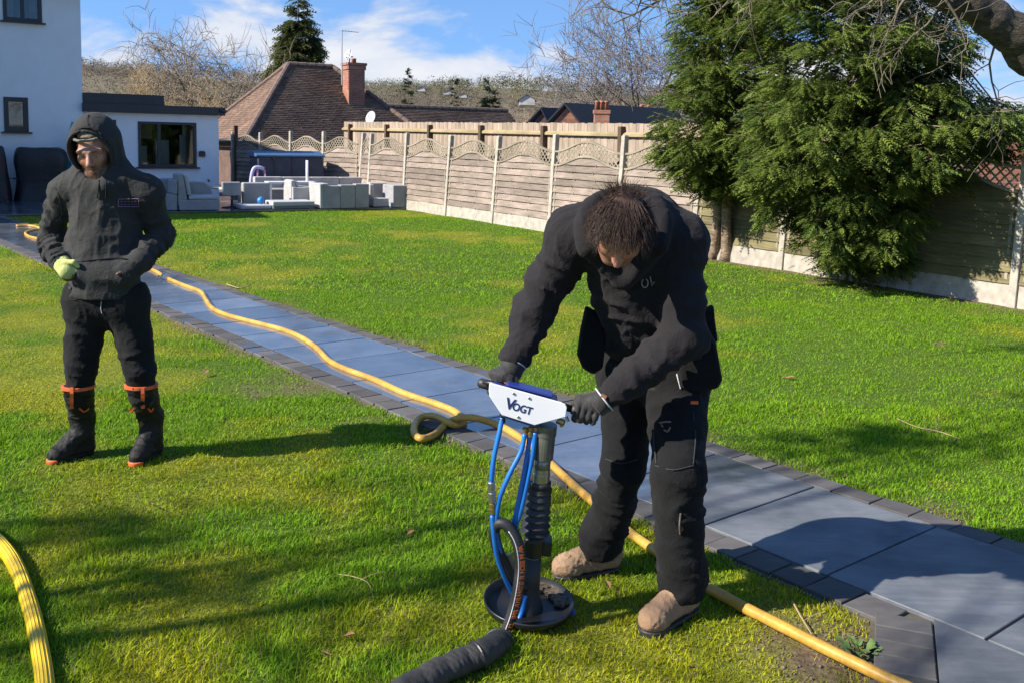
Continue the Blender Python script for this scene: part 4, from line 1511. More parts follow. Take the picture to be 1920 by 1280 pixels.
def thicket(name, u0, u1, v_top, v_bot, y, n, label, m, seed, curl=.5, r=.012):
    rng = np.random.default_rng(seed)
    segs = []
    zt = at_y((u0 + u1) / 2, v_top, y)[2]
    for _ in range(n):
        u = rng.uniform(u0, u1)
        env = 1 - .45 * abs((u - (u0 + u1) / 2) / ((u1 - u0) / 2)) ** 2.2 + .18 * math.sin(u * .09 + seed)
        yy = y + rng.uniform(-2.2, 2.2)
        b = at_ground(u, yy)
        zt_ = b[2] + (zt - b[2]) * env * rng.uniform(.45, 1.05)
        p = np.array([b[0], b[1], b[2] + rng.uniform(.1, .7) * (zt_ - b[2])])
        d = unit(np.array([rng.normal(0, .6), rng.normal(0, .5), 1.0]))
        for k in range(5):
            d = unit(d + np.array([rng.normal(0, .3), rng.normal(0, .3), -curl * k * .28]))
            q = p + d * rng.uniform(.18, .36)
            if q[2] > zt_ + .2: break
            segs.append((p, q, r * (1 - k * .14), r * (1 - (k + 1) * .14)))
            p = q
    root = thing(name, at_ground((u0 + u1) / 2, y), label, 'shrub')
    seg_mesh('branches', segs, m, root, 3)
thicket('shrub', 196, 335, 62, 190, 42, 3400, 'tangled tan leafless thicket above the dark flat roof, the larger one', M_TWIGTAN, 3)
thicket('shrub', 330, 452, 105, 190, 44, 2600, 'tan leafless thicket between the flat roof and the hipped tile roof', M_TWIGTAN, 4)

# right-hand group behind the brick gables
for (u, y, H, sd, lab, tw, cf) in (
        (1190, 75, 16, 31, 'tall leafless tree with pale forked stems behind the brick chimney', M_TWIGGREY, dict(lev=4, kids=2, wob=.12, up=.32, prob=.74)),
        (1135, 82, 14, 32, 'spreading leafless tree left of the pale forked one', M_TWIGGREY, dict(lev=4, kids=2, wob=.14, up=.28, prob=.72)),
        (1235, 78, 15.5, 33, 'leafless tree half hidden by the green cypress', M_TWIGGREY, dict(lev=4, kids=2, wob=.13, up=.28, prob=.7)),
        (1040, 100, 8.8, 34, 'russet twiggy tree above the small brick gable', M_TWIGRED, dict(lev=4, kids=2, wob=.16, up=.22, prob=.8)),
        (958, 120, 11.8, 35, 'slender leafless tree standing alone beyond the low tiled ridge', M_TWIGGREY, dict(lev=4, kids=2, wob=.11, up=.34, prob=.72)),
        (1000, 130, 8.5, 36, 'small round leafless tree beside the far white house', M_TWIGGREY, dict(lev=4, kids=2, wob=.18, up=.2, prob=.75))):
    bare_tree('bare_tree', at_ground(u, y), H, sd, lab, dict(rmin=.022, **cf), tw=tw, rtrunk=.16)
thicket('shrub', 1040, 1240, 150, 240, 70, 2600, 'brown winter scrub behind the brick gable house', M_TWIGRED, 6, .2, .02)
thicket('shrub', 880, 1060, 178, 240, 85, 2400, 'olive grey winter scrub beyond the low tiled ridge', M_TWIGTAN, 7, .2, .025)

# far dark evergreens on the hillside
for (u, v0, v1, y, w, lab) in ((764, 190, 141, 260, 2.2, 'small dark pointed evergreen on the far hillside'), (851, 196, 150, 250, 1.8, 'small dark evergreen beside a far white house'), (921, 196, 156, 150, 1.7, 'round dark evergreen beside the slender leafless tree')):
    b = at_ground(u, y)
    zb, zt = at_y(u, v0, y)[2], at_y(u, v1, y)[2]
    b = V3(b[0], y, min(b[2], zb))
    tp = V3(b[0], y, zt)
    lb = cone_lobes(b, tp, 9, w) if v1 != 156 else [(b + (tp - b) * .6, np.array([w, w, (tp - b)[2] * .42]))]
    conifer('evergreen_tree', [[b, b + (tp - b) * .5, tp]], lb, 160, lab, int(u), per=14, size=1.1, colA=(.022, .036, .018), colB=(.05, .065, .03))

# the wooded hill: one far-off mass of leafless and evergreen crowns
def hill_wood():
    rng = np.random.default_rng(77)
    n = 13000
    az = rng.uniform(-.62, .62, n)
    r = 110 + 560 * rng.random(n) ** .75
    x, y = az * r, r * np.sqrt(1 - np.minimum(.4, az ** 2))
    z = land_z(x, y)
    m = 34
    h = (2.4 + 2.6 * rng.random(n) ** 2) * (.75 + r / 900) * (1 + .5 * fbm2(x, y, .012, 61, 3))
    h = np.maximum(h, 1.2)
    hue = rng.random(n)
    tones = np.array([[.150, .112, .078], [.185, .138, .088], [.120, .100, .085], [.115, .105, .058], [.045, .060, .035]])
    tc_ = tones[np.minimum((hue * 4.25).astype(int), 4)] * rng.uniform(.75, 1.25, n)[:, None] * (1 + .35 * fbm2(x, y, .018, 71, 3))[:, None] * np.where(fbm2(x, y, .011, 75, 2)[:, None] > .25, np.array([[.72, .88, .66]]), np.array([[1.0, 1.0, 1.0]]))
    a = rng.normal(0, 1, (n, m, 3))
    a /= np.linalg.norm(a, axis=2)[..., None]
    c = np.stack([x, y, z + h * .5], -1)[:, None] + a * (h * .5)[:, None, None] * np.array([.85, .85, .9]) * rng.uniform(.5, 1.05, (n, m, 1))
    sz = (h * .055)[:, None, None]
    t1_ = rng.normal(0, 1, (n, m, 3)) * sz; t2_ = rng.normal(0, 1, (n, m, 3)) * sz; t3_ = rng.normal(0, 1, (n, m, 3)) * sz
    t1_ *= .55; t3_ *= .55
    t2_[..., 2] = np.abs(t2_[..., 2]) * 1.3
    v = np.stack([c + t1_, c + t2_, c + t3_], 2).reshape(-1, 3)
    col = np.repeat(tc_, m * 3, 0) * np.repeat(rng.uniform(.8, 1.2, n * m), 3)[:, None]
    o = tri_mesh('woodland', v, np.arange(len(v)).reshape(-1, 3), leaf_material('winter_crown', .1, 1.0, .0), col=col)
    tag(o, 'brown winter woodland covering the far hillside', 'woodland', kind='stuff')
hill_wood()

# ------------------------------------------------------------------ background houses
M_SLATE = mat('slate_roof', (.035, .038, .045), .75, .25, 10, .3, 30)
M_FARWHITE = mat('far_white_wall', (.42, .42, .41), .9, .1, 1, 0)
M_FARROOF = mat('far_roof', (.16, .13, .12), .9, .2, 2, 0)
M_TERRA = mat('terracotta_pot', (.36, .15, .09), .85, .2)
def gable_house(name, u0, u1, v_apex, v_eave, y, depth, label, wall, roofm, rot=ANG, chim=None, apex_u=None):
    """gable end towards the camera; pixel extents of the gable at depth y"""
    a, b = at_y(u0, v_eave, y), at_y(u1, v_eave, y)
    ap = at_y(apex_u or (u0 + u1) / 2, v_apex, y)
    ex = V3(math.cos(rot), math.sin(rot), 0) * 0 + unit(V3(b[0] - a[0], 0, 0))
    back = V3(-math.sin(.25), math.cos(.25), 0) if rot else V3(0, 1, 0)
    back = unit(V3(.75, .65, 0)) if rot else back
    gzv = gz(a[0], y) - .5 if y < 150 else min(a[2], b[2]) - .9
    root = thing(name, V3((a[0] + b[0]) / 2, y, gzv), label, 'house')
    A, B = V3(a[0], y, gzv), V3(b[0], y, gzv)
    ze = (a[2] + b[2]) / 2
    pts = [A, B, V3(b[0], y, ze), V3(ap[0], y, ap[2]), V3(a[0], y, ze)]
    MB().prism(pts, back * depth).build('wall', wall, root)
    n = V3(0, 0, .09)
    r = MB()
    for s in (0, 1):
        e = (V3(a[0], y, ze) - ex * .3 - n * 2 if s == 0 else V3(b[0], y, ze) + ex * .3 - n * 2) - back * .25
        t_ = V3(ap[0], y, ap[2]) + n - back * .25
        q = [e, t_, t_ + back * (depth + .5), e + back * (depth + .5)]
        r.prism([p + V3(0, 0, .02) for p in q], V3(0, 0, .12))
    r.build('roof', roofm, root)
    if chim:
        cu, cv0, cv1, cy, w, npots = chim
        c0, c1 = at_y(cu, cv1, cy), at_y(cu, cv0, cy)
        ch = MB().box(V3(c0[0], cy, (c0[2] + c1[2]) / 2 - .6), (w, w * .8, c1[2] - c0[2] + 1.2))
        ch.box(V3(c0[0], cy, c1[2] - .1), (w * 1.12, w * .9, .2))
        cho = ch.build('chimney', M_BRICK, root)
        for i in range(npots):
            MB().lathe([(.14, 0), (.12, .42), (.15, .45), (.10, .5)], V3(c0[0] + (i - (npots - 1) / 2) * w / npots * .95, cy, c1[2]), n=10).build('chimney_pot', M_TERRA, cho, smooth=True)
    return root
gable_house('gabled_house', 1030, 1094, 201, 240, 55, 9, 'red brick gable end with slate roof and a three pot chimney', M_BRICK, M_SLATE, chim=(1127, 207, 250, 54, .8, 3), apex_u=1064)
gable_house('gabled_house', 992, 1030, 209, 240, 60, 8, 'small brown gable left of the red brick gable', M_BRICKDK, M_SLATE, apex_u=1019)
gable_house('gabled_house', 1150, 1235, 208, 222, 66, 10, 'long grey tiled roof with two pale pots beside the cypress', M_BRICKDK, M_FARROOF, chim=(1208, 212, 250, 62, .9, 2), apex_u=1190)
gable_house('far_house', 974, 1003, 179, 187, 170, 14, 'long white bungalow on the far slope by the round evergreen', M_FARWHITE, M_FARROOF, rot=0)
for u, v, w, lab in ((842, 174, 10, 'tiny white house on the wooded hillside'), (868, 180, 7, 'tiny pale house right of the white hillside house'), (790, 168, 7, 'tiny cream house high in the hillside wood')):
    gable_house('far_house', u - w, u + w, v - 4, v - 2, 300, 8, lab, M_FARWHITE, M_FARROOF, rot=0)
gable_house('brick_house', 1840, 2080, 190, 262, 24, 9, 'orange brick house with clay roof glimpsed behind the cypress', M_BRICK, mat('orange_tile', (.42, .17, .085), .85, .25, 8, .3, 30), apex_u=2040)
# ------------------------------------------------------------------ patio furniture and things by the house
def weave_mat(name, c, scale=70):
    t = NT(name)
    co = t.coords('Object', True)
    w1 = t.new('ShaderNodeTexWave', Scale=scale, Distortion=.6)
    w1.bands_direction = 'Z'
    t.link(co, w1.inputs['Vector'])
    n = t.noise(co, 4, 4)
    r = t.ramp(n.outputs['Fac'], [(.3, tuple(x * .85 for x in c)), (.7, tuple(x * 1.12 for x in c))])
    r2 = t.ramp(w1.outputs['Fac'], [(.2, (.75, .75, .75)), (.8, (1.1, 1.1, 1.1))])
    t.link(t.mix(r.outputs['Color'], r2.outputs['Color'], .8, 'MULTIPLY'), t.b.inputs['Base Color'])
    t.b.inputs['Roughness'].default_value = .75
    t.bump(w1.outputs['Fac'], .5, .006)
    return t.m
M_RATTAN = weave_mat('grey_rattan', (.34, .34, .35))
M_RATLT = weave_mat('pale_rattan', (.44, .43, .42))
M_CUSH = mat('grey_cushion', (.40, .40, .41), .9, .1, 5, .2, 90)
M_WHITEPL = mat('white_plastic', (.72, .72, .74), .45, .05, 4, 0)
M_BLUELID = mat('blue_lid', (.045, .10, .20), .5, .12, 4, .05)
M_NAVY = mat('navy_panel', (.035, .042, .07), .55, .2, 5, .1)
M_COVER = mat('black_cover', (.012, .012, .016), .5, .3, 4, .5, 14, .03)
M_TURQ = mat('turquoise_cloth', (.01, .30, .42), .7, .2, 6, .2, 40)
M_LILAC = mat('lilac_plastic', (.42, .40, .66), .5, .1)
M_PINK = mat('pink_plastic', (.60, .30, .40), .5, .1)
M_SKYBLUE = mat('blue_rubber', (.02, .20, .52), .45, .1)
PAX = (PATD, PATN, UPV)
PZ = .048                                     # top of the patio slabs
def pq(p, q, z=0.0): return PAT0 + PATD * p + PATN * q + V3(0, 0, PZ + z)
def pu(u, q):
    d = ray(u, 380)
    g = V3(-d[1], d[0], 0)
    return -((PAT0 + PATN * q) @ g) / (PATD @ g)
def zv(u, v, q):
    P = pq(pu(u, q), q)
    return at_y(u, v, P[1])[2] - PZ
def fbox(name, m, root, u0, u1, q0, q1, z0, z1, bev=.02):
    a, b = pu(u0, q0), pu(u1, q0)
    o = MB().box(pq((a + b) / 2, (q0 + q1) / 2, (z0 + z1) / 2), (b - a, q1 - q0, z1 - z0), PAX)
    return o.build(name, m, root, bevel=bev, seg=3)
def item(name, u, q, label, cat, group=None):
    return thing(name, pq(pu(u, q), q), label, cat, group)

def armchair(u0, u1, q0, q1, label, m, hs_=1.0, arms=2):
    r = item('rattan_armchair', (u0 + u1) / 2, (q0 + q1) / 2, label, 'armchair')
    a, b = pu(u0, q0), pu(u1, q0)
    w = b - a
    fbox('base', m, r, u0 + 1, u1 - 1, q0 + .03, q1 - .03, 0.01, .24)
    fbox('seat_cushion', M_CUSH, r, u0 + (u1 - u0) * .24, u1 - 3, q0 + .10, q1 - .10, .245, .33, .03)
    bk = MB().prism([pq(a, q0 + .1, .1), pq(a + w * .22, q0 + .1, .25), pq(a + w * .12, q0 + .1, .83 * hs_), pq(a, q0 + .1, .80 * hs_)], PATN * (q1 - q0 - .2))
    bk.build('backrest', m, r, bevel=.02, seg=3)
    cu = MB().prism([pq(a + w * .23, q0 + .13, .34), pq(a + w * .33, q0 + .13, .34), pq(a + w * .25, q0 + .13, .78 * hs_), pq(a + w * .14, q0 + .13, .80 * hs_)], PATN * (q1 - q0 - .26))
    cu.build('back_cushion', M_CUSH, r, bevel=.025, seg=3)
    for q in (q0, q1 - .09)[2 - arms:]:
        pts = [(0.02, .1), (.02, .62), (.2, .60), (.55, .62), (.78, .60), (.92, .52), (.985, .38), (1, .12)]
        MB().prism([pq(a + w * x, q, z * hs_) for x, z in pts], PATN * .09).build('arm', m, r, bevel=.02, seg=3)
    return r
armchair(336, 413, .15, 1.0, 'grey rattan armchair with a curved arm nearest the white extension', M_RATTAN, 1.0, 1)

r = item('rattan_sofa', 320, .6, 'grey rattan sofa end standing left of the curved armchair', 'sofa')
fbox('base', M_RATTAN, r, 304, 333, .25, 1.25, .01, .36)
fbox('backrest', M_RATTAN, r, 304, 333, 1.0, 1.25, .362, zv(320, 335, 1.0), .03)
fbox('arm', M_RATTAN, r, 326, 333.5, .22, .99, .363, zv(330, 338, .3), .03)

r = item('glass_table', 415, 1.6, 'low glass table with pale frame behind the curved armchair', 'table')
zt = zv(415, 349, 1.5)
fbox('frame', M_RATLT, r, 372, 456, 1.25, 2.2, zt - .06, zt - .012)
fbox('glass_top', mat('smoked_glass', (.03, .035, .04), .08, .1, 3, 0, spec=.8), r, 374, 454, 1.28, 2.17, zt - .010, zt + .004, .003)
for uu in (378, 450):
    for qq in (1.3, 2.1):
        fbox('leg', M_RATLT, r, uu - 2.5, uu + 2.5, qq, qq + .06, .005, zt - .061, .006)

r = item('dining_chair', 433, .9, 'grey padded chair on a single pedestal beside the glass table', 'chair')
fbox('seat', M_CUSH, r, 418, 452, .75, 1.2, .40, .47, .03)
fbox('backrest', M_RATTAN, r, 417, 452, .62, .72, .30, .62, .03)
c = pq(pu(435, .95), .95)
MB().lathe([(.24, 0), (.24, .015), (.03, .04), (.028, .40)], c, n=16).build('pedestal', M_ANTH, r, smooth=True)

r = item('rattan_sofa', 482, .7, 'grey rattan sofa with the blue ball on its seat', 'sofa')
zs = zv(480, 385, .2)
fbox('base', M_RATTAN, r, 453, 511, .15, 1.0, .01, zs - .09)
fbox('seat_cushion', M_CUSH, r, 454, 510, .16, .98, zs - .088, zs, .03)
fbox('backrest', M_RATTAN, r, 456, 507, 1.0, 1.22, .01, zv(480, 343, 1.0), .03)
bc = pq(pu(489, .5), .5, zs + .075)
bl = thing('ball', bc - V3(0, 0, .075), 'blue ball resting on the grey rattan sofa seat', 'ball')
MB().lathe([(.085 * math.sin(a), -.085 * math.cos(a)) for a in np.linspace(.03, math.pi - .03, 12)], bc + V3(0, 0, .01), n=18).build('skin', M_SKYBLUE, bl, smooth=True)
MB().lathe([(.012, .080), (.012, .088), (.004, .09)], bc + V3(0, 0, .01), n=8).build('valve', M_WHITEPL, bl)

r = item('rattan_bench', 550, .4, 'low grey rattan bench with dark woven front between two sofas', 'bench')
fbox('base', weave_mat('dark_rattan', (.17, .18, .19)), r, 512, 590, .1, .75, .01, zv(550, 381, .1) - .07)
fbox('seat_cushion', M_CUSH, r, 511.5, 590.5, .09, .76, zv(550, 381, .1) - .068, zv(550, 378, .1), .025)

armchair(548, 604, .9, 1.7, 'pale rattan chair with swept arms behind the low bench', M_RATLT, .78)

r = item('rattan_sofa', 650, .35, 'grey rattan sofa seen from behind, three panels wide', 'sofa')
zb = [zv(620, 349, .05), zv(650, 347, .1), zv(680, 345, .15)]
for k, (u0, u1) in enumerate(((607, 638), (638.6, 666), (666.6, 692))):
    fbox('back_panel', M_RATTAN, r, u0, u1, .05, .28, .01, zb[k], .015)
fbox('base', M_RATTAN, r, 608, 691, .29, .95, .01, .34)
fbox('seat_cushion', M_CUSH, r, 609, 690, .30, .94, .342, .43, .03)
fbox('arm', M_RATLT, r, 600, 607, .06, .95, .01, .60, .02)
fbox('head_cushion', M_CUSH, r, 604, 616, .02, .5, .602, zb[0] + .03, .03)

r = item('rattan_sofa', 745, .5, 'pale grey rattan corner unit catching the sun by the slat fence', 'sofa')
zc = zv(760, 348, .05)
fbox('base', M_RATLT, r, 700, 734, .35, 1.2, .01, .22)
fbox('end_block', M_RATTAN, r, 737, 785, .05, .75, .01, zc, .02)
fbox('back_panel', M_RATLT, r, 693, 770, 1.25, 1.5, .01, zv(720, 343, 1.25), .03)
fbox('side_panel', M_RATLT, r, 693, 702, .6, 1.2, .222, zv(700, 346, .6), .03)

r = item('rattan_sofa', 580, 2.9, 'long pale rattan sofa back running behind the dining table', 'sofa')
zl = zv(580, 332, 2.9)
for k in range(4):
    u0 = 478 + k * 53
    fbox('back_panel', M_RATLT, r, u0, u0 + 52.3, 2.9, 3.12, .01, zl - .004 * k, .02)
fbox('base', M_RATTAN, r, 479, 689, 2.2, 2.88, .01, .36)

r = item('garden_table', 560, 1.95, 'white edged garden table with a bare parasol pole through it', 'table')
zt = zv(550, 341, 1.8)
fbox('tabletop', M_WHITEPL, r, 503, 592, 1.8, 2.15, zt - .05, zt, .01)
for uu in (508, 586):
    fbox('leg', M_WHITEPL, r, uu - 2, uu + 2, 1.85, 1.92, .005, zt - .051, .006)
    fbox('leg', M_WHITEPL, r, uu - 2, uu + 2, 2.06, 2.12, .005, zt - .051, .006)
pc = pq(pu(576, 2.0), 2.0)
pr = thing('parasol_pole', pc, 'short white parasol pole standing up from the garden table', 'pole')
MB().tube([pc, pc + V3(0, 0, zv(576, 301, 2.0))], .034, 12).build('pole', M_WHITEPL, pr, smooth=True)
MB().lathe([(.19, 0), (.19, .03), (.06, .07), (.045, .12)], pc, n=18).build('foot', M_ANTH, pr, smooth=True)

# storage box with blue lid
r = item('storage_box', 545, 4.0, 'dark plastic storage box with a blue lid in front of the shaded fence', 'storage box')
q0 = 3.7
z1 = zv(545, 293, q0)
fbox('body', M_NAVY, r, 485, 606, q0, q0 + .9, .02, z1 - .03, .015)
for uu in (516, 548, 578):
    fbox('rib', M_ANTH, r, uu - 1.2, uu + 1.2, q0 - .015, q0 - .001, .05, z1 - .06, .003)
a, b = pu(481, q0 - .06), pu(610, q0 - .06)
MB().prism([pq(a, q0 - .06, z1 - .028), pq(a, q0 - .06, z1 + .02), pq(a, q0 + .45, z1 + .13), pq(a, q0 + .96, z1 + .10), pq(a, q0 + .96, z1 - .028)], PATD * (b - a)).build('lid', M_BLUELID, r, bevel=.015, seg=3)
fbox('latch', M_ANTH, r, 513, 519, q0 - .075, q0 - .062, z1 - .14, z1 + .01, .004)

# child's lilac play arch
r = item('play_frame', 485, 3.05, 'small lilac and pink plastic play frame by the storage box', 'toy')
zt = zv(485, 315, 3.0)
pp = [pq(pu(470, 3.3), 3.3, 0), pq(pu(471, 3.3), 3.3, zt * .6), pq(pu(476, 3.3), 3.3, zt * .95), pq(pu(486, 3.3), 3.3, zt), pq(pu(495, 3.3), 3.3, zt * .95)]
MB().tube(catmull(pp, 6), .05, 8).build('arch', M_LILAC, r, smooth=True)
MB().tube([pq(pu(481, 3.25), 3.25, 0), pq(pu(483, 3.3), 3.3, zt * .93)], .03, 8).build('strut', M_PINK, r, smooth=True)
MB().tube([pq(pu(502, 3.25), 3.25, 0), pq(pu(496, 3.3), 3.3, zt * .93)], .03, 8).build('strut', M_PINK, r, smooth=True)

# covered barbecues against the house wall
def covered_bbq(u0, u1, vt, s_out, label, seed):
    s0, s1 = hs(u0, 390)[0], hs(u1, 390)[0]
    zt = hs((u0 + u1) / 2, vt)[1]
    c = hp((s0 + s1) / 2, PZ, s_out)
    r = thing('covered_barbecue', c, label, 'barbecue')
    n, rows = 40, 16
    rng = np.random.default_rng(seed)
    ph = rng.uniform(0, 6.28, 6)
    vs = []
    for j in range(rows + 1):
        t = j / rows
        z = zt * min(1, t * 1.12)
        sq = 1.0 if t < .55 else math.cos((t - .55) / .45 * 1.32) ** .42
        sq *= .93 + .10 * math.sin(t * 5 + ph[0])
        for i in range(n):
            a = 2 * math.pi * i / n
            ca, sa = math.cos(a), math.sin(a)
            e = 2.6
            rr = (abs(ca) ** e + abs(sa) ** e) ** (-1 / e)
            fold = 1 + (.035 * math.sin(a * 7 + ph[1] + t * 3) + .025 * math.sin(a * 13 + ph[2] - t * 4)) * (1 - .5 * t)
            vs.append(c + E1 * ca * rr * fold * sq * (s1 - s0) / 2 + E2 * sa * rr * fold * sq * .34 + V3(0, 0, z + .02 * math.sin(a * 3 + ph[3]) * (t > .8)))
    fs = [(j * n + i, j * n + (i + 1) % n, (j + 1) * n + (i + 1) % n, (j + 1) * n + i) for j in range(rows) for i in range(n)]
    fs.append(tuple(rows * n + i for i in range(n)))
    MB().add(vs, fs).build('cover', M_COVER, r, smooth=True)
    for k in (-1, 1):
        MB().lathe([(.05, -.02), (.06, 0), (.06, .02), (.05, .04)], c + E1 * k * (s1 - s0) * .36 - E2 * .30 - V3(0, 0, .02), (E2, UPV, E1), 14).build('wheel', M_ANTH, r)
    band = MB()
    MB().tube([c + E1 * (s1 - s0) / 2 * 1.0 * math.cos(a) * .99 + E2 * .345 * math.sin(a) + V3(0, 0, zt * .42) for a in np.linspace(0, 2 * math.pi, 30)], .012, 6).build('drawcord', M_ANTH, r)
covered_bbq(20, 126, 281, .55, 'large barbecue under a black cover against the white house wall', 1)
covered_bbq(-60, 17, 278, .60, 'second barbecue under a black cover at the edge of the white wall', 2)

# folded turquoise parasol
s, _ = hs(134, 300)
c = hp(s, PZ, .3)
r = thing('folded_parasol', c, 'folded turquoise parasol leaning by the white house corner', 'parasol')
zt = hs(134, 232)[1]
MB().tube([c, c + V3(0, 0, zt + .05)], .018, 8).build('pole', M_WHITEPL, r, smooth=True)
n = 48
vs = []
prof = [(1.0, .10), (.92, .16), (.7, .14), (.45, .10), (.2, .07), (.04, .03), (0, .015)]
for f, rad in prof:
    z = zt - 1.25 * f
    for i in range(n):
        a = 2 * math.pi * i / n
        k = 1 + .35 * math.sin(a * 8) * (f ** .5)
        vs.append(c + V3(math.cos(a) * rad * k, math.sin(a) * rad * k, z + (.05 * math.sin(a * 8 + 1) if f > .8 else 0)))
fs = [(j * n + i, j * n + (i + 1) % n, (j + 1) * n + (i + 1) % n, (j + 1) * n + i) for j in range(len(prof) - 1) for i in range(n)]
MB().add(vs, fs).build('canopy', M_TURQ, r, smooth=True)
MB().lathe([(.10, 0), (.22, .01), (.22, .05), (.05, .08)], c, n=18).build('base', M_ANTH, r, smooth=True)

# ------------------------------------------------------------------ yellow hoses
def hose_mat():
    t = NT('yellow_hose')
    co = t.coords('Object', False)
    n = t.noise(co, 6, 5)
    n2 = t.noise(co, 60, 4)
    r = t.ramp(n.outputs['Fac'], [(.30, (.40, .215, .035)), (.55, (.54, .31, .050)), (.75, (.60, .38, .085))])
    d = t.ramp(n2.outputs['Fac'], [(.35, (.72, .66, .55)), (.6, (1, 1, 1))])
    t.link(t.mix(r.outputs['Color'], d.outputs['Color'], .55, 'MULTIPLY'), t.b.inputs['Base Color'])
    t.b.inputs['Roughness'].default_value = .42
    t.bump(n2.outputs['Fac'], .12, .002)
    return t.m
M_HOSE = hose_mat()
M_HOSE2 = mat('bright_yellow_hose', (.62, .42, .012), .38, .18, 7, .1, 60, .002)
M_STEEL = mat('steel', (.42, .42, .43), .3, .15, 9, .05, metal=.9)
M_BRASS = mat('brass', (.50, .34, .14), .35, .15, 9, .05, metal=.9)
HR = .0215
def hose_points():
    seq = [(30, 424, 0), (60, 424, 0), (78, 430, 0), (62, 432, 0), (48, 437, 0), (56, 444, 0), (90, 452, 0), (150, 468, 0), (220, 487, 0), (283, 505, 0), (312, 521, 0), (345, 535, 0), (376, 547, 0), (387, 563, 0), (400, 579, 0), (430, 592, 0), (480, 605, 0), (530, 618, 0), (566, 633, 0),
           (594, 652, 0), (618, 676, 0), (650, 692, 0), (700, 710, 0), (760, 737, 0), (812, 754, 0), (848, 768, 0), (866, 781, 0), (869, 792, 0), (856, 797, .005), (843, 793, .02), (829, 785, .035), (811, 779, .03), (792, 781, .02), (780, 791, .01), (776, 804, .01), (779, 815, .015), (789, 821, .02),
           (804, 819, .01), (818, 811, 0), (830, 800, 0), (843, 790, 0), (860, 783.5, .05), (884, 782, .055), (908, 787, .03), (930, 795, .01), (954, 806, 0), (990, 830, 0), (1030, 866, 0), (1062, 896, 0), (1100, 930, 0), (1140, 963, 0), (1180, 997, 0), (1222, 1027, 0), (1268, 1062, 0), (1316, 1095, 0), (1345, 1110, 0),
           (1400, 1140, 0), (1452, 1166, 0), (1530, 1206, 0), (1605, 1243, 0), (1700, 1288, 0), (1830, 1340, 0)]
    return [ground(u, v, HR + .012 + dz) for u, v, dz in seq]
hp_ = hose_points()
hose = thing('yellow_hose', hp_[20], 'long yellow hose snaking down the wet path with a loop at its edge', 'hose')
cv = catmull(hp_, 7)
MB().tube(cv, [HR * (1 + .02 * math.sin(i * .9)) for i in range(len(cv))], 14).build('tube', M_HOSE, hose, smooth=True)
ci = 10 * 7
ax_ = unit(cv[ci + 2] - cv[ci - 2])
side = unit(np.cross(ax_, UPV))
cp = MB().tube([cv[ci] - ax_ * .12, cv[ci] - ax_ * .02, cv[ci] + ax_ * .02, cv[ci] + ax_ * .12], [.036, .036, .036, .036], 14)
for sg in (-.06, .06):
    cp.lathe([(.036, -.02), (.055, -.018), (.055, .018), (.036, .02)], cv[ci] + ax_ * sg, (side, UPV, ax_), 14)
cp.build('coupling', M_STEEL, hose, smooth=False)
for sg in (-1, 1):
    MB().tube([cv[ci] + ax_ * .06 * sg + side * .05, cv[ci] + ax_ * .06 * sg + side * .09 + UPV * .02], .010, 8).build('claw', M_STEEL, hose)
h2 = [ground(u, v, .033) for u, v in ((-330, 880), (-200, 905), (-100, 945), (-42, 985), (2, 1022), (32, 1066), (60, 1148), (77, 1228), (86, 1300), (88, 1400), (70, 1520))]
hose2 = thing('yellow_hose', h2[4], 'bright yellow ribbed hose curving over the mossy grass', 'hose')
cv2 = catmull(h2, 8)
MB().tube(cv2, .029, 18).build('tube', M_HOSE2, hose2, smooth=True)
mid_i = len(cv2) // 2
for k in range(6):                         # moulded ribs along the hose
    a = -0.9 + k * .36
    MB().tube([p + V3(math.cos(a) * .0295, 0, math.sin(a) * .0 + .0295 * math.cos(a * .9)) if False else p + np.cross(unit(cv2[min(i + 1, len(cv2) - 1)] - cv2[max(i - 1, 0)]), UPV) * math.sin(a) * .0298 + UPV * math.cos(a) * .0298 for i, p in enumerate(cv2)], .0018, 4).build('rib', M_HOSE2, hose2)

# ------------------------------------------------------------------ small things on the lawn
def twig(name, pts, r, label):
    P = [ground(u, v, .022) for u, v in pts]
    o = thing(name, P[0], label, 'twig')
    cvv = catmull(P, 4)
    MB().tube(cvv, [r * (1 - .6 * i / len(cvv)) for i in range(len(cvv))], 5).build('stem', M_TWIGTAN, o)
    m = cvv[len(cvv) // 2]
    MB().tube([m, m + V3(.05, .03, .01), m + V3(.09, .04, .015)], r * .5, 4).build('side_shoot', M_TWIGTAN, o)
twig('twig', [(1487, 1128), (1500, 1152), (1512, 1172), (1522, 1188)], .004, 'pale straight twig lying at the edge of the bare soil')
twig('twig', [(634, 1076), (662, 1080), (690, 1092), (700, 1118)], .003, 'thin crooked twig in the grass left of the black sleeve')
twig('twig', [(1682, 784), (1720, 800), (1760, 808), (1800, 822)], .005, 'dark forked twig lying on the lawn beyond the path')
twig('twig', [(425, 533), (448, 540), (470, 536)], .006, 'short twig at the far edge of the slab path')
M_DEAD = mat('dead_leaf', (.26, .13, .06), .8, .3, 20, .3, 40)
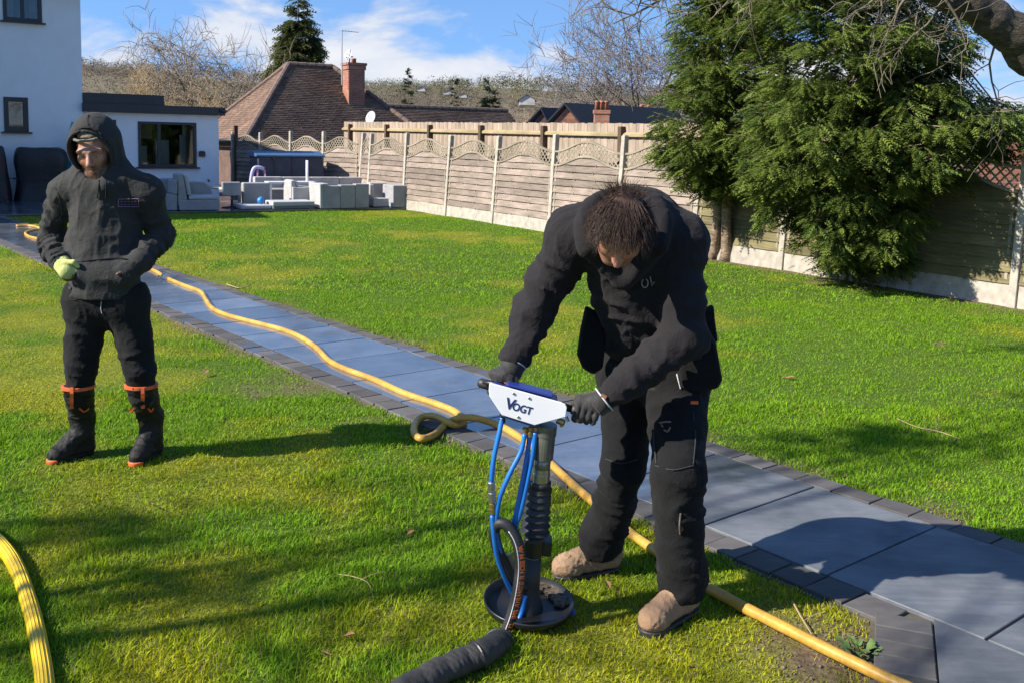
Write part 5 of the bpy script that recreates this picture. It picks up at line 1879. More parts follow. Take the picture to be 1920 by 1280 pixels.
def fallen_leaf(u, v, sz, a, label):
    p = ground(u, v, .03)
    o = thing('fallen_leaf', p, label, 'leaf', 'dead leaves lying in the grass')
    d, s_ = V3(math.cos(a), math.sin(a), .15), V3(-math.sin(a), math.cos(a), .1)
    q = [p - d * sz, p - d * sz * .3 + s_ * sz * .5 + UPV * .006, p + d * sz * .4 + s_ * sz * .42 + UPV * .008, p + d * sz + UPV * .004, p + d * sz * .4 - s_ * sz * .42 + UPV * .008, p - d * sz * .3 - s_ * sz * .5 + UPV * .006, p]
    MB().add(q + [x - UPV * .0015 for x in q], [(0, 1, 6), (1, 2, 6), (2, 3, 6), (3, 4, 6), (4, 5, 6), (5, 0, 6), (7, 13, 8), (8, 13, 9), (9, 13, 10), (10, 13, 11), (11, 13, 12), (12, 13, 7)]).build('blade', M_DEAD, o)
    MB().tube([p - d * sz, p - d * sz * 1.5 + UPV * .004], .0012, 4).build('stalk', M_DEAD, o)
for i, (u, v, sz, near) in enumerate(((655, 1190, .02, 'left of the black fabric sleeve'), (1140, 1095, .022, 'between the two tan boots'), (1298, 1252, .016, 'below the tan boots near the yellow hose'), (1481, 707, .04, 'alone on the sunny lawn beyond the path'),
        (385, 697, .04, 'on the bare patch beside the black boots'), (610, 1225, .016, 'in the shaded grass facing the sleeve end'), (285, 945, .022, 'in the grass before the black boots'), (770, 998, .02, 'in the grass under the hose loop'))):
    fallen_leaf(u, v, sz, i * 1.9, 'small brown dead leaf ' + near)
M_WEED = mat('weed_leaf', (.085, .14, .03), .6, .25, 12, .2, 60)
def weed():
    p = ground(1612, 1222, .005)
    o = thing('weed_plant', p, 'low leafy green weed in the bare soil beside the block strip', 'plant')
    r = random.Random(3)
    for k in range(34):
        a = k * 2.4 + r.uniform(-.3, .3)
        L = r.uniform(.018, .042)
        d = V3(math.cos(a), math.sin(a), 0)
        s_ = V3(-math.sin(a), math.cos(a), 0)
        b = p + d * r.uniform(0, .06)
        h = r.uniform(.008, .025)
        vs = []
        for t, w in ((0, .08), (.35, .34), (.7, .38), (1, .02)):
            c_ = b + d * L * t + UPV * (h * math.sin(t * 2.2) + .004)
            vs += [c_ - s_ * L * w + UPV * .004, c_, c_ + s_ * L * w + UPV * .004]
        fs = [(i * 3 + j, i * 3 + j + 1, i * 3 + j + 4, i * 3 + j + 3) for i in range(3) for j in range(2)]
        MB().add(vs, fs).build('leaf', M_WEED, o, smooth=True)
weed()
# ------------------------------------------------------------------ soil-loosening lance with white handle box
M_LWHITE = mat('white_powder_coat', (.78, .78, .80), .35, .05, 6, .04, 120, .001)
M_LBLUE = mat('blue_powder_coat', (.025, .045, .24), .35, .12, 8, .06)
M_PRINT = mat('navy_print', (.012, .022, .11), .5, .05, 4, 0)
M_RUBBER = mat('black_rubber', (.022, .022, .024), .55, .35, 14, .25, 60, .003)
M_BLKMET = mat('black_metal', (.014, .014, .015), .4, .3, 10, .2, 50)
M_BLUEHOSE = mat('blue_hose', (.012, .14, .46), .32, .10, 6, .05)
M_DIRTY = mat('worn_steel', (.20, .20, .185), .38, .35, 12, .2, 60, metal=.7)
M_ORPRINT = mat('orange_print', (.60, .13, .035), .6, .1, 5, 0)
M_PALESTRIPE = mat('pale_stripe', (.55, .55, .57), .5, .1, 5, 0)
M_SLEEVE = mat('black_sleeve', (.028, .026, .025), .7, .4, 12, .5, 40, .008)
M_SOILED = mat('caked_soil', (.12, .09, .06), .95, .4, 25, .8, 40, .01)
def build_lance():
    gb = ground(990, 1155)
    root = thing('air_lance', gb, 'white and blue headed soil lance with black bellows standing on a round black plate', 'tool')
    def P(u, v, y): return at_y(u, v, y)
    yb, yt = gb[1], 3.42
    def S(u, v, t): return at_y(u, v, yb + (yt - yb) * t)
    # foot plate: shallow dish, tilted a little
    n = unit(V3(.05, -.10, 1))
    ax0 = unit(np.cross([0, 1, 0], n)); ax1 = np.cross(n, ax0)
    c = gb + V3(0, 0, .035)
    R = .168
    MB().lathe([(.001, -.012), (R * .80, -.012), (R * .95, .008), (R, .030), (R * 1.0, .036), (R * .975, .036), (R * .90, .014), (R * .76, .0), (.05, .004), (.001, .005)], c, (ax0, ax1, n), 48).build('foot_plate', M_BLKMET, root, smooth=True)
    so = MB()
    rr = np.random.default_rng(3)
    for k in range(90):
        a = rr.uniform(.15, 1.25); rad = rr.uniform(.62, .95) * R
        q = c + ax0 * math.cos(a) * rad + ax1 * math.sin(a) * rad + n * .012
        so.box(q, rr.uniform(.006, .022, 3), (ax0, ax1, n))
    tag(so.build('soil_crumbs', M_SOILED, root), kind='stuff')
    MB().lathe([(.001, -.001), (.012, 0), (.012, .008), (.006, .012)], c + ax0 * R * .97 - ax1 * .05 + n * .02, (ax0, ax1, n), 10).build('rim_bolt', M_LBLUE, root)
    # column
    k0, k1 = S(988, 1135, .05), S(1024, 800, 1.0)
    up = unit(k1 - k0)
    L = np.linalg.norm(k1 - k0)
    a0 = unit(np.cross(up, [0, 1, 0])); a1 = np.cross(up, a0)
    A = (a0, a1, up)
    MB().lathe([(.075, -.06), (.060, 0), (.042, .05), (.038, .10), (.034, .20)], k0, A, 24).build('base_socket', M_RUBBER, root, smooth=True)
    MB().lathe([(.031, .10 * 0 + .14), (.031, .215)], k0, A, 20).build('lower_tube', M_DIRTY, root, smooth=True)
    b = MB().lathe([(.036, .205), (.038, .21), (.038, .27), (.034, .275), (.030, .30)], k0, A, 20)
    b.box(k0 + up * .235 - a0 * .03 - a1 * .02, (.075, .06, .055), A)
    b.build('clamp', M_BLKMET, root, bevel=.003)
    # bellows
    z0, z1 = .285, .475
    pr = [(.030, z0 - .012)]
    nb = 7
    for i in range(nb):
        t0 = z0 + (z1 - z0) * i / nb
        dz = (z1 - z0) / nb
        big = .055 - .012 * i / nb
        pr += [(.036, t0), (.046, t0 + dz * .25), (big, t0 + dz * .48), (big - .002, t0 + dz * .56), (.046, t0 + dz * .72), (.036, t0 + dz * .97)]
    pr += [(.040, z1), (.040, z1 + .018), (.034, z1 + .02)]
    MB().lathe(pr, k0, A, 32).build('bellows', M_RUBBER, root, smooth=True)
    zt = z1 + .02
    MB().lathe([(.033, zt), (.033, zt + .03), (.031, zt + .032), (.031, zt + .05)], k0, A, 24).build('collar', M_STEEL, root, smooth=False)
    MB().lathe([(.030, zt + .03), (.030, zt + .10)], k0, A, 24).build('slide_tube', M_DIRTY, root, smooth=True)
    MB().lathe([(.035, zt + .085), (.037, zt + .088), (.037, zt + .16), (.036, L - .03), (.039, L - .028), (.039, L + .01)], k0, A, 24).build('upper_tube', M_DIRTY, root, smooth=False)
    # handle box: white front plate
    yp = 3.36
    poly = [(921, 717.5), (1053, 754), (1060, 757), (1063, 763), (1060.5, 781), (1002.5, 796.5), (941, 777.5), (918, 743), (916.5, 732), (917.5, 719)]
    pts = [P(u, v, yp) for u, v in poly]
    fr = MB().prism(pts[::-1], V3(0, .008, 0))
    fr.build('front_plate', M_LWHITE, root, bevel=.002)
    bx = [P(u, v, yp + .009) for u, v in ((926, 721), (1046, 752.5), (1050, 777), (1003, 801), (944, 782), (926, 750))]
    MB().prism(bx[::-1], V3(0, .10, 0)).build('handle_box', M_LBLUE, root, bevel=.004)
    # a top tray, slightly raised
    tp = [P(u, v, yp + .02) for u, v in ((950, 723), (1035, 745.5), (1037, 741), (952, 718.5))]
    MB().prism(tp, V3(0, .07, 0)).build('top_cover', M_LBLUE, root, bevel=.003)
    X = unit(P(1053, 754, yp) - P(921, 717.5, yp))
    Yv = unit(np.cross(V3(0, -1, 0), X)); Yv = Yv if Yv[2] > 0 else -Yv
    Zv = np.cross(X, Yv)
    def plate_mw(u, v):
        p = P(u, v, yp - .0006)
        return Matrix(((X[0], Yv[0], Zv[0], p[0]), (X[1], Yv[1], Zv[1], p[1]), (X[2], Yv[2], Zv[2], p[2]), (0, 0, 0, 1)))
    tv = text_obj('V', 'lettering', .054, M_PRINT, plate_mw(956.5, 757.5), root, font_bold=True)
    text_obj('OGT', 'lettering', .038, M_PRINT, plate_mw(979, 766.2), root, font_bold=True, squeeze=.86)
    for u, v in ((963, 737), (992, 745.5), (971.5, 781)):
        MB().lathe([(.001, 0), (.0045, 0), (.0045, .003), (.003, .004), (.001, .004)], P(u, v, yp) + V3(0, .0005, 0), (X, Yv, V3(0, -1, 0)), 12).build('screw', M_STEEL, root)
    # handlebar and grips
    hl, hr = P(897, 716, 3.475), P(1122, 780, 3.415)
    hb0, hb1 = P(935, 726, 3.455), P(1072, 766, 3.42)
    MB().tube([hb0, hb1], .013, 14).build('handlebar', M_BLKMET, root, smooth=True)
    MB().tube([hl, hl + (hb0 - hl) * .1, hb0], [.012, .018, .018], 14).build('grip', M_RUBBER, root, smooth=True)
    MB().tube([hb1, hr], .018, 14).build('grip', M_RUBBER, root, smooth=True)
    MB().tube([P(905, 716, 3.44), P(925, 718, 3.43), P(945, 722, 3.42)], [.006, .010, .010], 8).build('trigger', M_BLKMET, root, smooth=True)
    v1 = MB()
    v1.tube([P(1045, 787, 3.42), P(1058, 792, 3.41)], .012, 10)
    v1.tube([P(1052, 790, 3.41), P(1053, 799, 3.41)], .006, 8)
    v1.tube([P(1062, 780, 3.41), P(1066, 790, 3.405)], .005, 8)
    v1.build('valve', M_BRASS, root)
    # blue air lines with fittings
    lines = [[(942, 781, 3.40), (936, 812, 3.385), (926, 858, 3.37), (921, 905, 3.36)],
             [(923, 965, 3.36), (926, 1000, 3.36), (933, 1045, 3.38), (948, 1085, 3.40), (966, 1122, 3.42), (975, 1150, 3.44)],
             [(984, 812, 3.40), (977, 845, 3.385), (957, 885, 3.37), (938, 930, 3.36), (931, 972, 3.36), (931, 1005, 3.37), (941, 1042, 3.39)],
             [(994, 808, 3.41), (989, 850, 3.40), (980, 900, 3.39), (969, 955, 3.385), (962, 990, 3.39)],
             [(1004, 808, 3.40), (999, 850, 3.395), (988, 905, 3.39), (977, 955, 3.385), (966, 988, 3.39)],
             [(985, 1115, 3.43), (979, 1145, 3.42), (968, 1172, 3.40)]]
    for ln in lines:
        MB().tube(catmull([P(*q) for q in ln], 6), .0092, 10).build('air_line', M_BLUEHOSE, root, smooth=True)
    def fit(u0, v0, u1, v1, y, r, m, nm='fitting'):
        p, q = P(u0, v0, y), P(u1, v1, y)
        w = unit(q - p); s0 = unit(np.cross(w, [0, 1, 0])); s1 = np.cross(w, s0)
        h = np.linalg.norm(q - p)
        MB().lathe([(r * .8, 0), (r, h * .05), (r, h * .3), (r * .85, h * .33), (r * .85, h * .5), (r, h * .53), (r, h * .95), (r * .8, h)], p, (s0, s1, w), 12).build(nm, m, root)
    fit(921, 902, 923, 942, 3.36, .0135, M_STEEL, 'coupling')
    fit(923, 942, 923.5, 962, 3.36, .0115, M_BRASS, 'coupling')
    for u, v in ((985, 800), (995, 799), (1005, 799)):
        fit(u, v, u - 1.5, v + 20, 3.402, .0105, M_BRASS)
    fit(943, 775, 941, 792, 3.40, .012, M_BLKMET)
    # heavy black hose, bent over, with its printed stripe
    hz_ = [(949, 1182, 3.34), (962, 1145, 3.335), (972, 1100, 3.335), (976, 1055, 3.34), (970, 1015, 3.345), (955, 988, 3.35), (938, 980, 3.36), (927, 992, 3.375), (930, 1018, 3.39), (942, 1050, 3.40), (962, 1085, 3.42), (985, 1100, 3.45)]
    cvz = catmull([P(*q) for q in hz_], 8)
    hz_o = MB().tube(cvz, .0205, 16).build('feed_hose', M_RUBBER, root, smooth=True)
    # stripe and lettering follow the hose on the side that faces us
    def offs(i, ang, r):
        t = unit(cvz[min(i + 1, len(cvz) - 1)] - cvz[max(i - 1, 0)])
        f = unit(V3(0, -1, 0) - t * (V3(0, -1, 0) @ t))
        s_ = np.cross(t, f)
        s_ = s_ if s_[0] > 0 else -s_
        return cvz[i] + f * r * math.cos(ang) + s_ * r * math.sin(ang), t, f, s_
    st = []
    for i in range(1, 40):
        st.append(offs(i, -.32, .0202)[0])
    MB().tube(st, .0022, 6).build('stripe', M_PALESTRIPE, hz_o, smooth=True)
    word = '12 BAR AIR/WATER HOSE MAX'
    arc = [0.0]
    for i in range(1, len(cvz)): arc.append(arc[-1] + np.linalg.norm(cvz[i] - cvz[i - 1]))
    tot = arc[30] - arc[2]
    for k, ch in enumerate(word):
        if ch == ' ': continue
        s_at = arc[2] + tot * (k + .5) / len(word)
        i = int(np.clip(np.searchsorted(arc, s_at), 2, len(cvz) - 2))
        p, t, f, s_ = offs(i, .38, .0211)
        nrm_ = unit(f * math.cos(.38) + s_ * math.sin(.38))
        yv = -unit(np.cross(t, nrm_)); xv = t
        yv = np.cross(nrm_, xv)
        mw = Matrix(((xv[0], yv[0], nrm_[0], p[0]), (xv[1], yv[1], nrm_[1], p[1]), (xv[2], yv[2], nrm_[2], p[2]), (0, 0, 0, 1)))
        text_obj(ch, 'lettering', .0225, M_ORPRINT, mw, hz_o, extrude=.0006, font_bold=True)
    # bracket behind the hose
    MB().prism([P(u, v, 3.41) for u, v in ((940, 1042), (960, 1038), (972, 1085), (962, 1105))], V3(0, .012, 0)).build('bracket', M_DIRTY, root, bevel=.002)
    # fabric sleeve lying on the grass
    sl = [P(953, 1176, 3.345), P(944, 1194, 3.33), ground(915, 1218, .045), ground(870, 1238, .045), ground(825, 1258, .045), ground(770, 1288, .045), ground(700, 1330, .045), ground(600, 1390, .045)]
    cvs = catmull(sl, 16)
    m = len(cvs)
    nn = 24
    vs = []
    rn = np.random.default_rng(9)
    ph = rn.uniform(0, 6.28, 8)
    for i in range(m):
        t = unit(cvs[min(i + 1, m - 1)] - cvs[max(i - 1, 0)])
        u_ = unit(np.cross(t, UPV)); w_ = np.cross(u_, t)
        base = .026 + .022 * min(1, max(0, (i - 3) / 22))
        for k in range(nn):
            a = 2 * math.pi * k / nn
            r_ = base * (1.05 + .05 * math.sin(i * .41 + ph[0] + 1.6 * math.sin(a + ph[1])) - .07 * max(0, math.sin(i * .9 + 2.2 * math.cos(a) + ph[2])) ** 4 + .03 * math.sin(i * 1.9 + a * 3 + ph[3]))
            vs.append(cvs[i] + u_ * math.cos(a) * r_ + w_ * math.sin(a) * r_ * .82)
    fs = [(i * nn + k, i * nn + (k + 1) % nn, (i + 1) * nn + (k + 1) % nn, (i + 1) * nn + k) for i in range(m - 1) for k in range(nn)]
    fs += [tuple(range(nn - 1, -1, -1)), tuple((m - 1) * nn + k for k in range(nn))]
    slo = MB().add(vs, fs).build('sleeve', M_SLEEVE, root, smooth=True)
    for i in (22, 40):
        t = unit(cvs[i + 1] - cvs[i - 1]); u_ = unit(np.cross(t, UPV)); w_ = np.cross(u_, t)
        MB().tube([cvs[i] + u_ * math.cos(a) * .050 + w_ * math.sin(a) * .042 for a in np.linspace(0, 2 * math.pi, 25)], .0045, 6).build('strap', M_BLKMET, slo)
build_lance()
# ------------------------------------------------------------------ bodies: distance-field modelling
class Field:
    """signed-distance grid; shapes are blended in, then skinned with surface nets"""
    def __init__(self, lo, hi, h):
        self.lo = np.asarray(lo, np.float32)
        self.h = h
        self.n = np.ceil((np.asarray(hi) - self.lo) / h).astype(int) + 1
        self.F = np.full(self.n, .5, np.float32)
    def _win(self, lo, hi):
        i0 = np.clip(np.floor((np.asarray(lo) - self.lo) / self.h).astype(int), 0, self.n)
        i1 = np.clip(np.ceil((np.asarray(hi) - self.lo) / self.h).astype(int) + 1, 0, self.n)
        sl = tuple(slice(a, b) for a, b in zip(i0, i1))
        g = np.meshgrid(*[self.lo[k] + self.h * np.arange(i0[k], i1[k], dtype=np.float32) for k in range(3)], indexing='ij')
        return sl, np.stack(g, -1)
    def _join(self, sl, d, k, op):
        f = self.F[sl]
        if f.size == 0: return
        if op == 'add':
            if k > 0:
                h = np.clip(.5 + .5 * (f - d) / k, 0, 1)
                self.F[sl] = f + (d - f) * h - k * h * (1 - h)
            else:
                self.F[sl] = np.minimum(f, d)
        else:
            if k > 0:
                h = np.clip(.5 - .5 * (f + d) / k, 0, 1)
                self.F[sl] = f + (-d - f) * h + k * h * (1 - h)
            else:
                self.F[sl] = np.maximum(f, -d)
    def cone(self, a, b, ra, rb, k=.02, flat=None, fold=None, op='add', seed=0):
        """tapered limb; flat = (axis, factor) squashes it; fold = (amplitude, frequency along, frequency around)"""
        a, b = np.asarray(a, np.float32), np.asarray(b, np.float32)
        m = max(ra, rb) * (flat[1] if flat and flat[1] > 1 else 1) + .05 + k
        sl, g = self._win(np.minimum(a, b) - m, np.maximum(a, b) + m)
        if g.size == 0: return self
        ba = b - a
        L = float(np.linalg.norm(ba)) + 1e-6
        t = np.clip(((g - a) @ ba) / (L * L), 0, 1)
        q = g - a - t[..., None] * ba
        if flat:
            w = np.asarray(unit(flat[0]), np.float32)
            q = q + (q @ w)[..., None] * w * (1 / flat[1] - 1)
        d = np.linalg.norm(q, axis=-1)
        r = ra + (rb - ra) * t
        if fold:
            A, fa, fr = fold
            u = ba / L
            al = ((g - a) @ u)[..., None] * u
            P = (al * fa + (g - a - al) * fr)
            nz = vnoise(P + 7.3 * seed, seed)
            nz2 = vnoise(P * 2.1 + 3.1, seed + 5)
            r = r + A * (1.3 * (1 - np.abs(nz)) ** 3 - .55 + .5 * (1 - np.abs(nz2)) ** 3)
        d = d - r
        if flat and flat[1] < 1: d = d * (.5 + .5 * flat[1])
        self._join(sl, d, k, op)
        return self
    def ell(self, c, r, ax=None, k=.02, op='add'):
        c, r = np.asarray(c, np.float32), np.asarray(r, np.float32)
        m = r.max() + .04 + k
        sl, g = self._win(c - m, c + m)
        if g.size == 0: return self
        q = g - c
        if ax is not None:
            q = q @ np.asarray(ax, np.float32).T
        k0 = np.linalg.norm(q / r, axis=-1)
        k1 = np.linalg.norm(q / (r * r), axis=-1) + 1e-6
        self._join(sl, k0 * (k0 - 1) / k1, k, op)
        return self
    def box(self, c, s, ax=None, r=.01, k=.01, op='add'):
        c, s = np.asarray(c, np.float32), np.asarray(s, np.float32) / 2
        m = np.linalg.norm(s) + .04 + k
        sl, g = self._win(c - m, c + m)
        q = g - c
        if ax is not None:
            q = q @ np.asarray(ax, np.float32).T
        q = np.abs(q) - (s - r)
        d = np.linalg.norm(np.maximum(q, 0), axis=-1) + np.minimum(q.max(-1), 0) - r
        self._join(sl, d, k, op)
        return self
    def cut(self, p, n, k=0.0):
        """remove everything on the side n points to"""
        _, g = self._win(self.lo, self.lo + self.h * self.n)
        d = -((g - np.asarray(p, np.float32)) @ np.asarray(unit(n), np.float32))
        d = d[:self.n[0], :self.n[1], :self.n[2]]
        self.F = np.maximum(self.F, -d)
        return self
    def mesh(self):
        F, n = self.F, self.n
        s = F < 0
        nc = n - 1
        cnt = np.zeros(nc, np.int8)
        for dx in (0, 1):
            for dy in (0, 1):
                for dz in (0, 1):
                    cnt += s[dx:dx + nc[0], dy:dy + nc[1], dz:dz + nc[2]]
        act = (cnt > 0) & (cnt < 8)
        I = np.argwhere(act)
        idx = np.full(nc, -1, np.int32)
        idx[act] = np.arange(len(I))
        acc = np.zeros((len(I), 3), np.float32)
        num = np.zeros(len(I), np.float32)
        corners = [(0, 0, 0), (1, 0, 0), (0, 1, 0), (1, 1, 0), (0, 0, 1), (1, 0, 1), (0, 1, 1), (1, 1, 1)]
        vals = [F[I[:, 0] + c[0], I[:, 1] + c[1], I[:, 2] + c[2]] for c in corners]
        for a in range(8):
            for b in range(a + 1, 8):
                if sum(abs(corners[a][k] - corners[b][k]) for k in range(3)) != 1: continue
                va, vb = vals[a], vals[b]
                cr = (va < 0) != (vb < 0)
                t = np.where(cr, va / np.where(cr, va - vb, 1), 0)
                p = np.array(corners[a], np.float32) + t[:, None] * (np.array(corners[b], np.float32) - np.array(corners[a], np.float32))
                acc += np.where(cr[:, None], p, 0)
                num += cr
        V = self.lo + (I + acc / num[:, None]) * self.h
        Q = []
        for ax in range(3):
            o = [k for k in range(3) if k != ax]
            s0 = [slice(None)] * 3; s1 = [slice(None)] * 3
            s0[ax] = slice(0, -1); s1[ax] = slice(1, None)
            A, B = s[tuple(s0)], s[tuple(s1)]
            e = np.argwhere(A != B)
            e = e[(e[:, o[0]] > 0) & (e[:, o[1]] > 0) & (e[:, o[0]] < nc[o[0]]) & (e[:, o[1]] < nc[o[1]])]
            ins = A[e[:, 0], e[:, 1], e[:, 2]]
            c = []
            for da, db in ((-1, -1), (0, -1), (0, 0), (-1, 0)):
                q = e.copy()
                q[:, o[0]] += da; q[:, o[1]] += db
                c.append(idx[q[:, 0], q[:, 1], q[:, 2]])
            q = np.stack(c, -1)
            flip = ins if ax != 1 else ~ins
            q = np.where(flip[:, None], q, q[:, ::-1])
            Q.append(q[(q >= 0).all(1)])
        return V, np.vstack(Q)
    def smooth(self, V, Q, it=2, lam=.5):
        n = len(V)
        for _ in range(it):
            acc = np.zeros_like(V); num = np.zeros(n, np.float32)
            for k in range(4):
                a, b = Q[:, k], Q[:, (k + 1) % 4]
                for c in range(3):
                    acc[:, c] += np.bincount(a, V[b, c], n) + np.bincount(b, V[a, c], n)
                num += np.bincount(a, minlength=n) + np.bincount(b, minlength=n)
            V = V + lam * (acc / np.maximum(num, 1)[:, None] - V)
        return V
    def build(self, name, m, parent=None, col=None, smooth=1, wrinkle=None):
        V, Q = self.mesh()
        if smooth: V = self.smooth(V, Q, smooth)
        if wrinkle:                     # fine creases pressed into the cloth along its normals
            A, fx, fz, sd = wrinkle
            fn = np.cross(V[Q[:, 2]] - V[Q[:, 0]], V[Q[:, 3]] - V[Q[:, 1]])
            N = np.zeros_like(V)
            for k in range(4):
                for c in range(3): N[:, c] += np.bincount(Q[:, k], fn[:, c], len(V))
            N /= np.linalg.norm(N, axis=1)[:, None] + 1e-12
            P = V * np.array([fx, fx, fz], np.float32)
            P = P + .8 * np.stack([vnoise(P * .6, sd + 1), vnoise(P * .6 + 9, sd + 2), vnoise(P * .6 + 5, sd + 3)], -1)
            big = .5 + .5 * vnoise(V * 5, sd + 8)
            d = (1 - np.abs(vnoise(P, sd))) ** 4 + .5 * (1 - np.abs(vnoise(P * 2.1, sd + 4))) ** 4
            V = V + N * (A * (d - .45) * (.35 + big))[:, None]
        cc = col(V) if col is not None else None
        return tri_mesh(name, V, Q, m, parent, col=cc, smooth=True)

def skin_mat(name):
    t = NT(name)
    a = t.new('ShaderNodeVertexColor', layer_name='Col')
    co = t.coords('Object', False)
    n = t.noise(co, 120, 4)
    r = t.ramp(n.outputs['Fac'], [(.3, (.85, .82, .80)), (.7, (1.1, 1.1, 1.1))])
    t.link(t.mix(a.outputs['Color'], r.outputs['Color'], .8, 'MULTIPLY'), t.b.inputs['Base Color'])
    t.b.inputs['Roughness'].default_value = .5
    t.b.inputs['Subsurface Weight'].default_value = .08
    t.b.inputs['Subsurface Radius'].default_value = (.012, .004, .002)
    t.bump(n.outputs['Fac'], .15, .001)
    return t.m
M_SKIN = skin_mat('skin')
def cloth_mat(name, c, c2=None, rough=.95, weave=900, dirt=None, sheen=.15):
    t = NT(name)
    co = t.coords('Object', False)
    n = t.noise(co, 5, 5, .6)
    r = t.ramp(n.outputs['Fac'], [(.3, c), (.72, c2 or tuple(x * 1.35 for x in c))])
    out = r.outputs['Color']
    if dirt:
        nd = t.noise(co, 9, 6, .65, .6)
        rd = t.ramp(nd.outputs['Fac'], [(.62, (0, 0, 0)), (.74, (1, 1, 1))])
        out = t.mix(out, dirt, rd.outputs['Color'])
    t.link(out, t.b.inputs['Base Color'])
    t.b.inputs['Roughness'].default_value = rough
    t.b.inputs['Specular IOR Level'].default_value = .2
    t.b.inputs['Sheen Weight'].default_value = sheen
    t.b.inputs['Sheen Roughness'].default_value = .6
    n2 = t.noise(co, 260, 3)
    n3 = t.noise(co, 16, 5, .6, 1.2)
    rg_ = t.ramp(n3.outputs['Fac'], [(.40, (0, 0, 0)), (.5, (1, 1, 1)), (.60, (0, 0, 0))])
    b1 = t.bump(rg_.outputs['Color'], .28, .006)
    t.bump(n2.outputs['Fac'], .25, .0015, b1)
    return t.m
M_FLEECE = cloth_mat('charcoal_fleece', (.030, .030, .030), (.044, .044, .043), sheen=.03)
M_FLEECE2 = cloth_mat('black_fleece', (.0125, .0112, .0128), (.0205, .0180, .0202), sheen=.03)
M_TROU = cloth_mat('black_trousers', (.008, .008, .009), (.016, .016, .018), sheen=.02)
M_TROU2 = cloth_mat('work_trousers', (.0055, .0055, .006), (.011, .011, .012), dirt=(.034, .030, .027), sheen=.02)
M_BOOT = cloth_mat('rubber_boot', (.012, .012, .012), (.022, .021, .020), .6, dirt=(.075, .068, .055), sheen=0)
M_BOOTTAN = cloth_mat('tan_leather', (.24, .145, .085), (.36, .235, .145), .85, dirt=(.17, .12, .08), sheen=.05)
M_ORANGE = mat('orange_rubber', (.62, .12, .03), .55, .2, 14, .1)
M_GLOVEY = cloth_mat('yellow_glove_knit', (.46, .50, .16), (.56, .59, .22), .9)
M_GLOVEB = cloth_mat('black_glove', (.014, .013, .013), (.028, .026, .025), .6)
M_CAP = cloth_mat('grey_cap', (.15, .145, .115), (.21, .20, .16))
M_HAIR = None

def frame(fwd, up):
    """head axes: right (image right for a face turned to us), forward, up"""
    f = unit(fwd)
    u = unit(np.asarray(up, float) - f * (np.asarray(up, float) @ f))
    r = np.cross(u, f)          # person's left when looking along f... image right when facing us
    return r, f, u

def add_head(F, c, fwd, up, s=1.0, ears=True, smile=0.0):
    """a head with brow, eyes, nose, lips, chin and ears; c = centre of the skull"""
    r, f, u = frame(fwd, up)
    A = np.array([r, f, u])
    def p(x, y, z): return np.asarray(c) + (r * x + f * y + u * z) * s
    F.ell(p(0, -.012, .030), np.array([.076, .095, .088]) * s, A, .0)
    F.ell(p(0, .018, -.030), np.array([.064, .072, .085]) * s, A, .03)
    F.ell(p(0, .046, -.085), np.array([.036, .034, .030]) * s, A, .03)       # chin
    for q in (-1, 1):
        F.cone(p(.055 * q, .0, -.045), p(.026 * q, .055, -.092), .022 * s, .018 * s, .025)   # jaw
        F.ell(p(.040 * q, .060, -.022), np.array([.026, .020, .024]) * s, A, .02)            # cheek
        F.cone(p(.012 * q, .085, .022), p(.050 * q, .070, .020), .012 * s, .010 * s, .014)   # brow
        F.ell(p(.031 * q, .092, .000), np.array([.017, .012, .010]) * s, A, .008, 'sub')     # socket
        F.ell(p(.031 * q, .074, -.001), np.array([.0135, .0135, .0115]) * s, A, .003)        # eye
        if ears:
            F.ell(p(.080 * q, -.012, -.008), np.array([.010, .020, .032]) * s, A, .008)
    F.cone(p(0, .088, .012), p(0, .112, -.030), .009 * s, .0135 * s, .010)                   # nose
    for q in (-1, 1):
        F.ell(p(.012 * q, .098, -.034), np.array([.009, .010, .008]) * s, A, .006)
    for q in (-1, 1):
        F.cone(p(.024 * q, .070, -.061 + .005 * smile), p(0, .0785, -.0605), .0055 * s, .007 * s, .008)
        F.cone(p(.020 * q, .070, -.072 + .003 * smile), p(0, .0755, -.074), .0055 * s, .007 * s, .008)
        F.cone(p(.027 * q, .079, -.0660 + .006 * smile), p(0, .0865, -.0672), .0026 * s, .0028 * s, .003, op='sub')
    return p

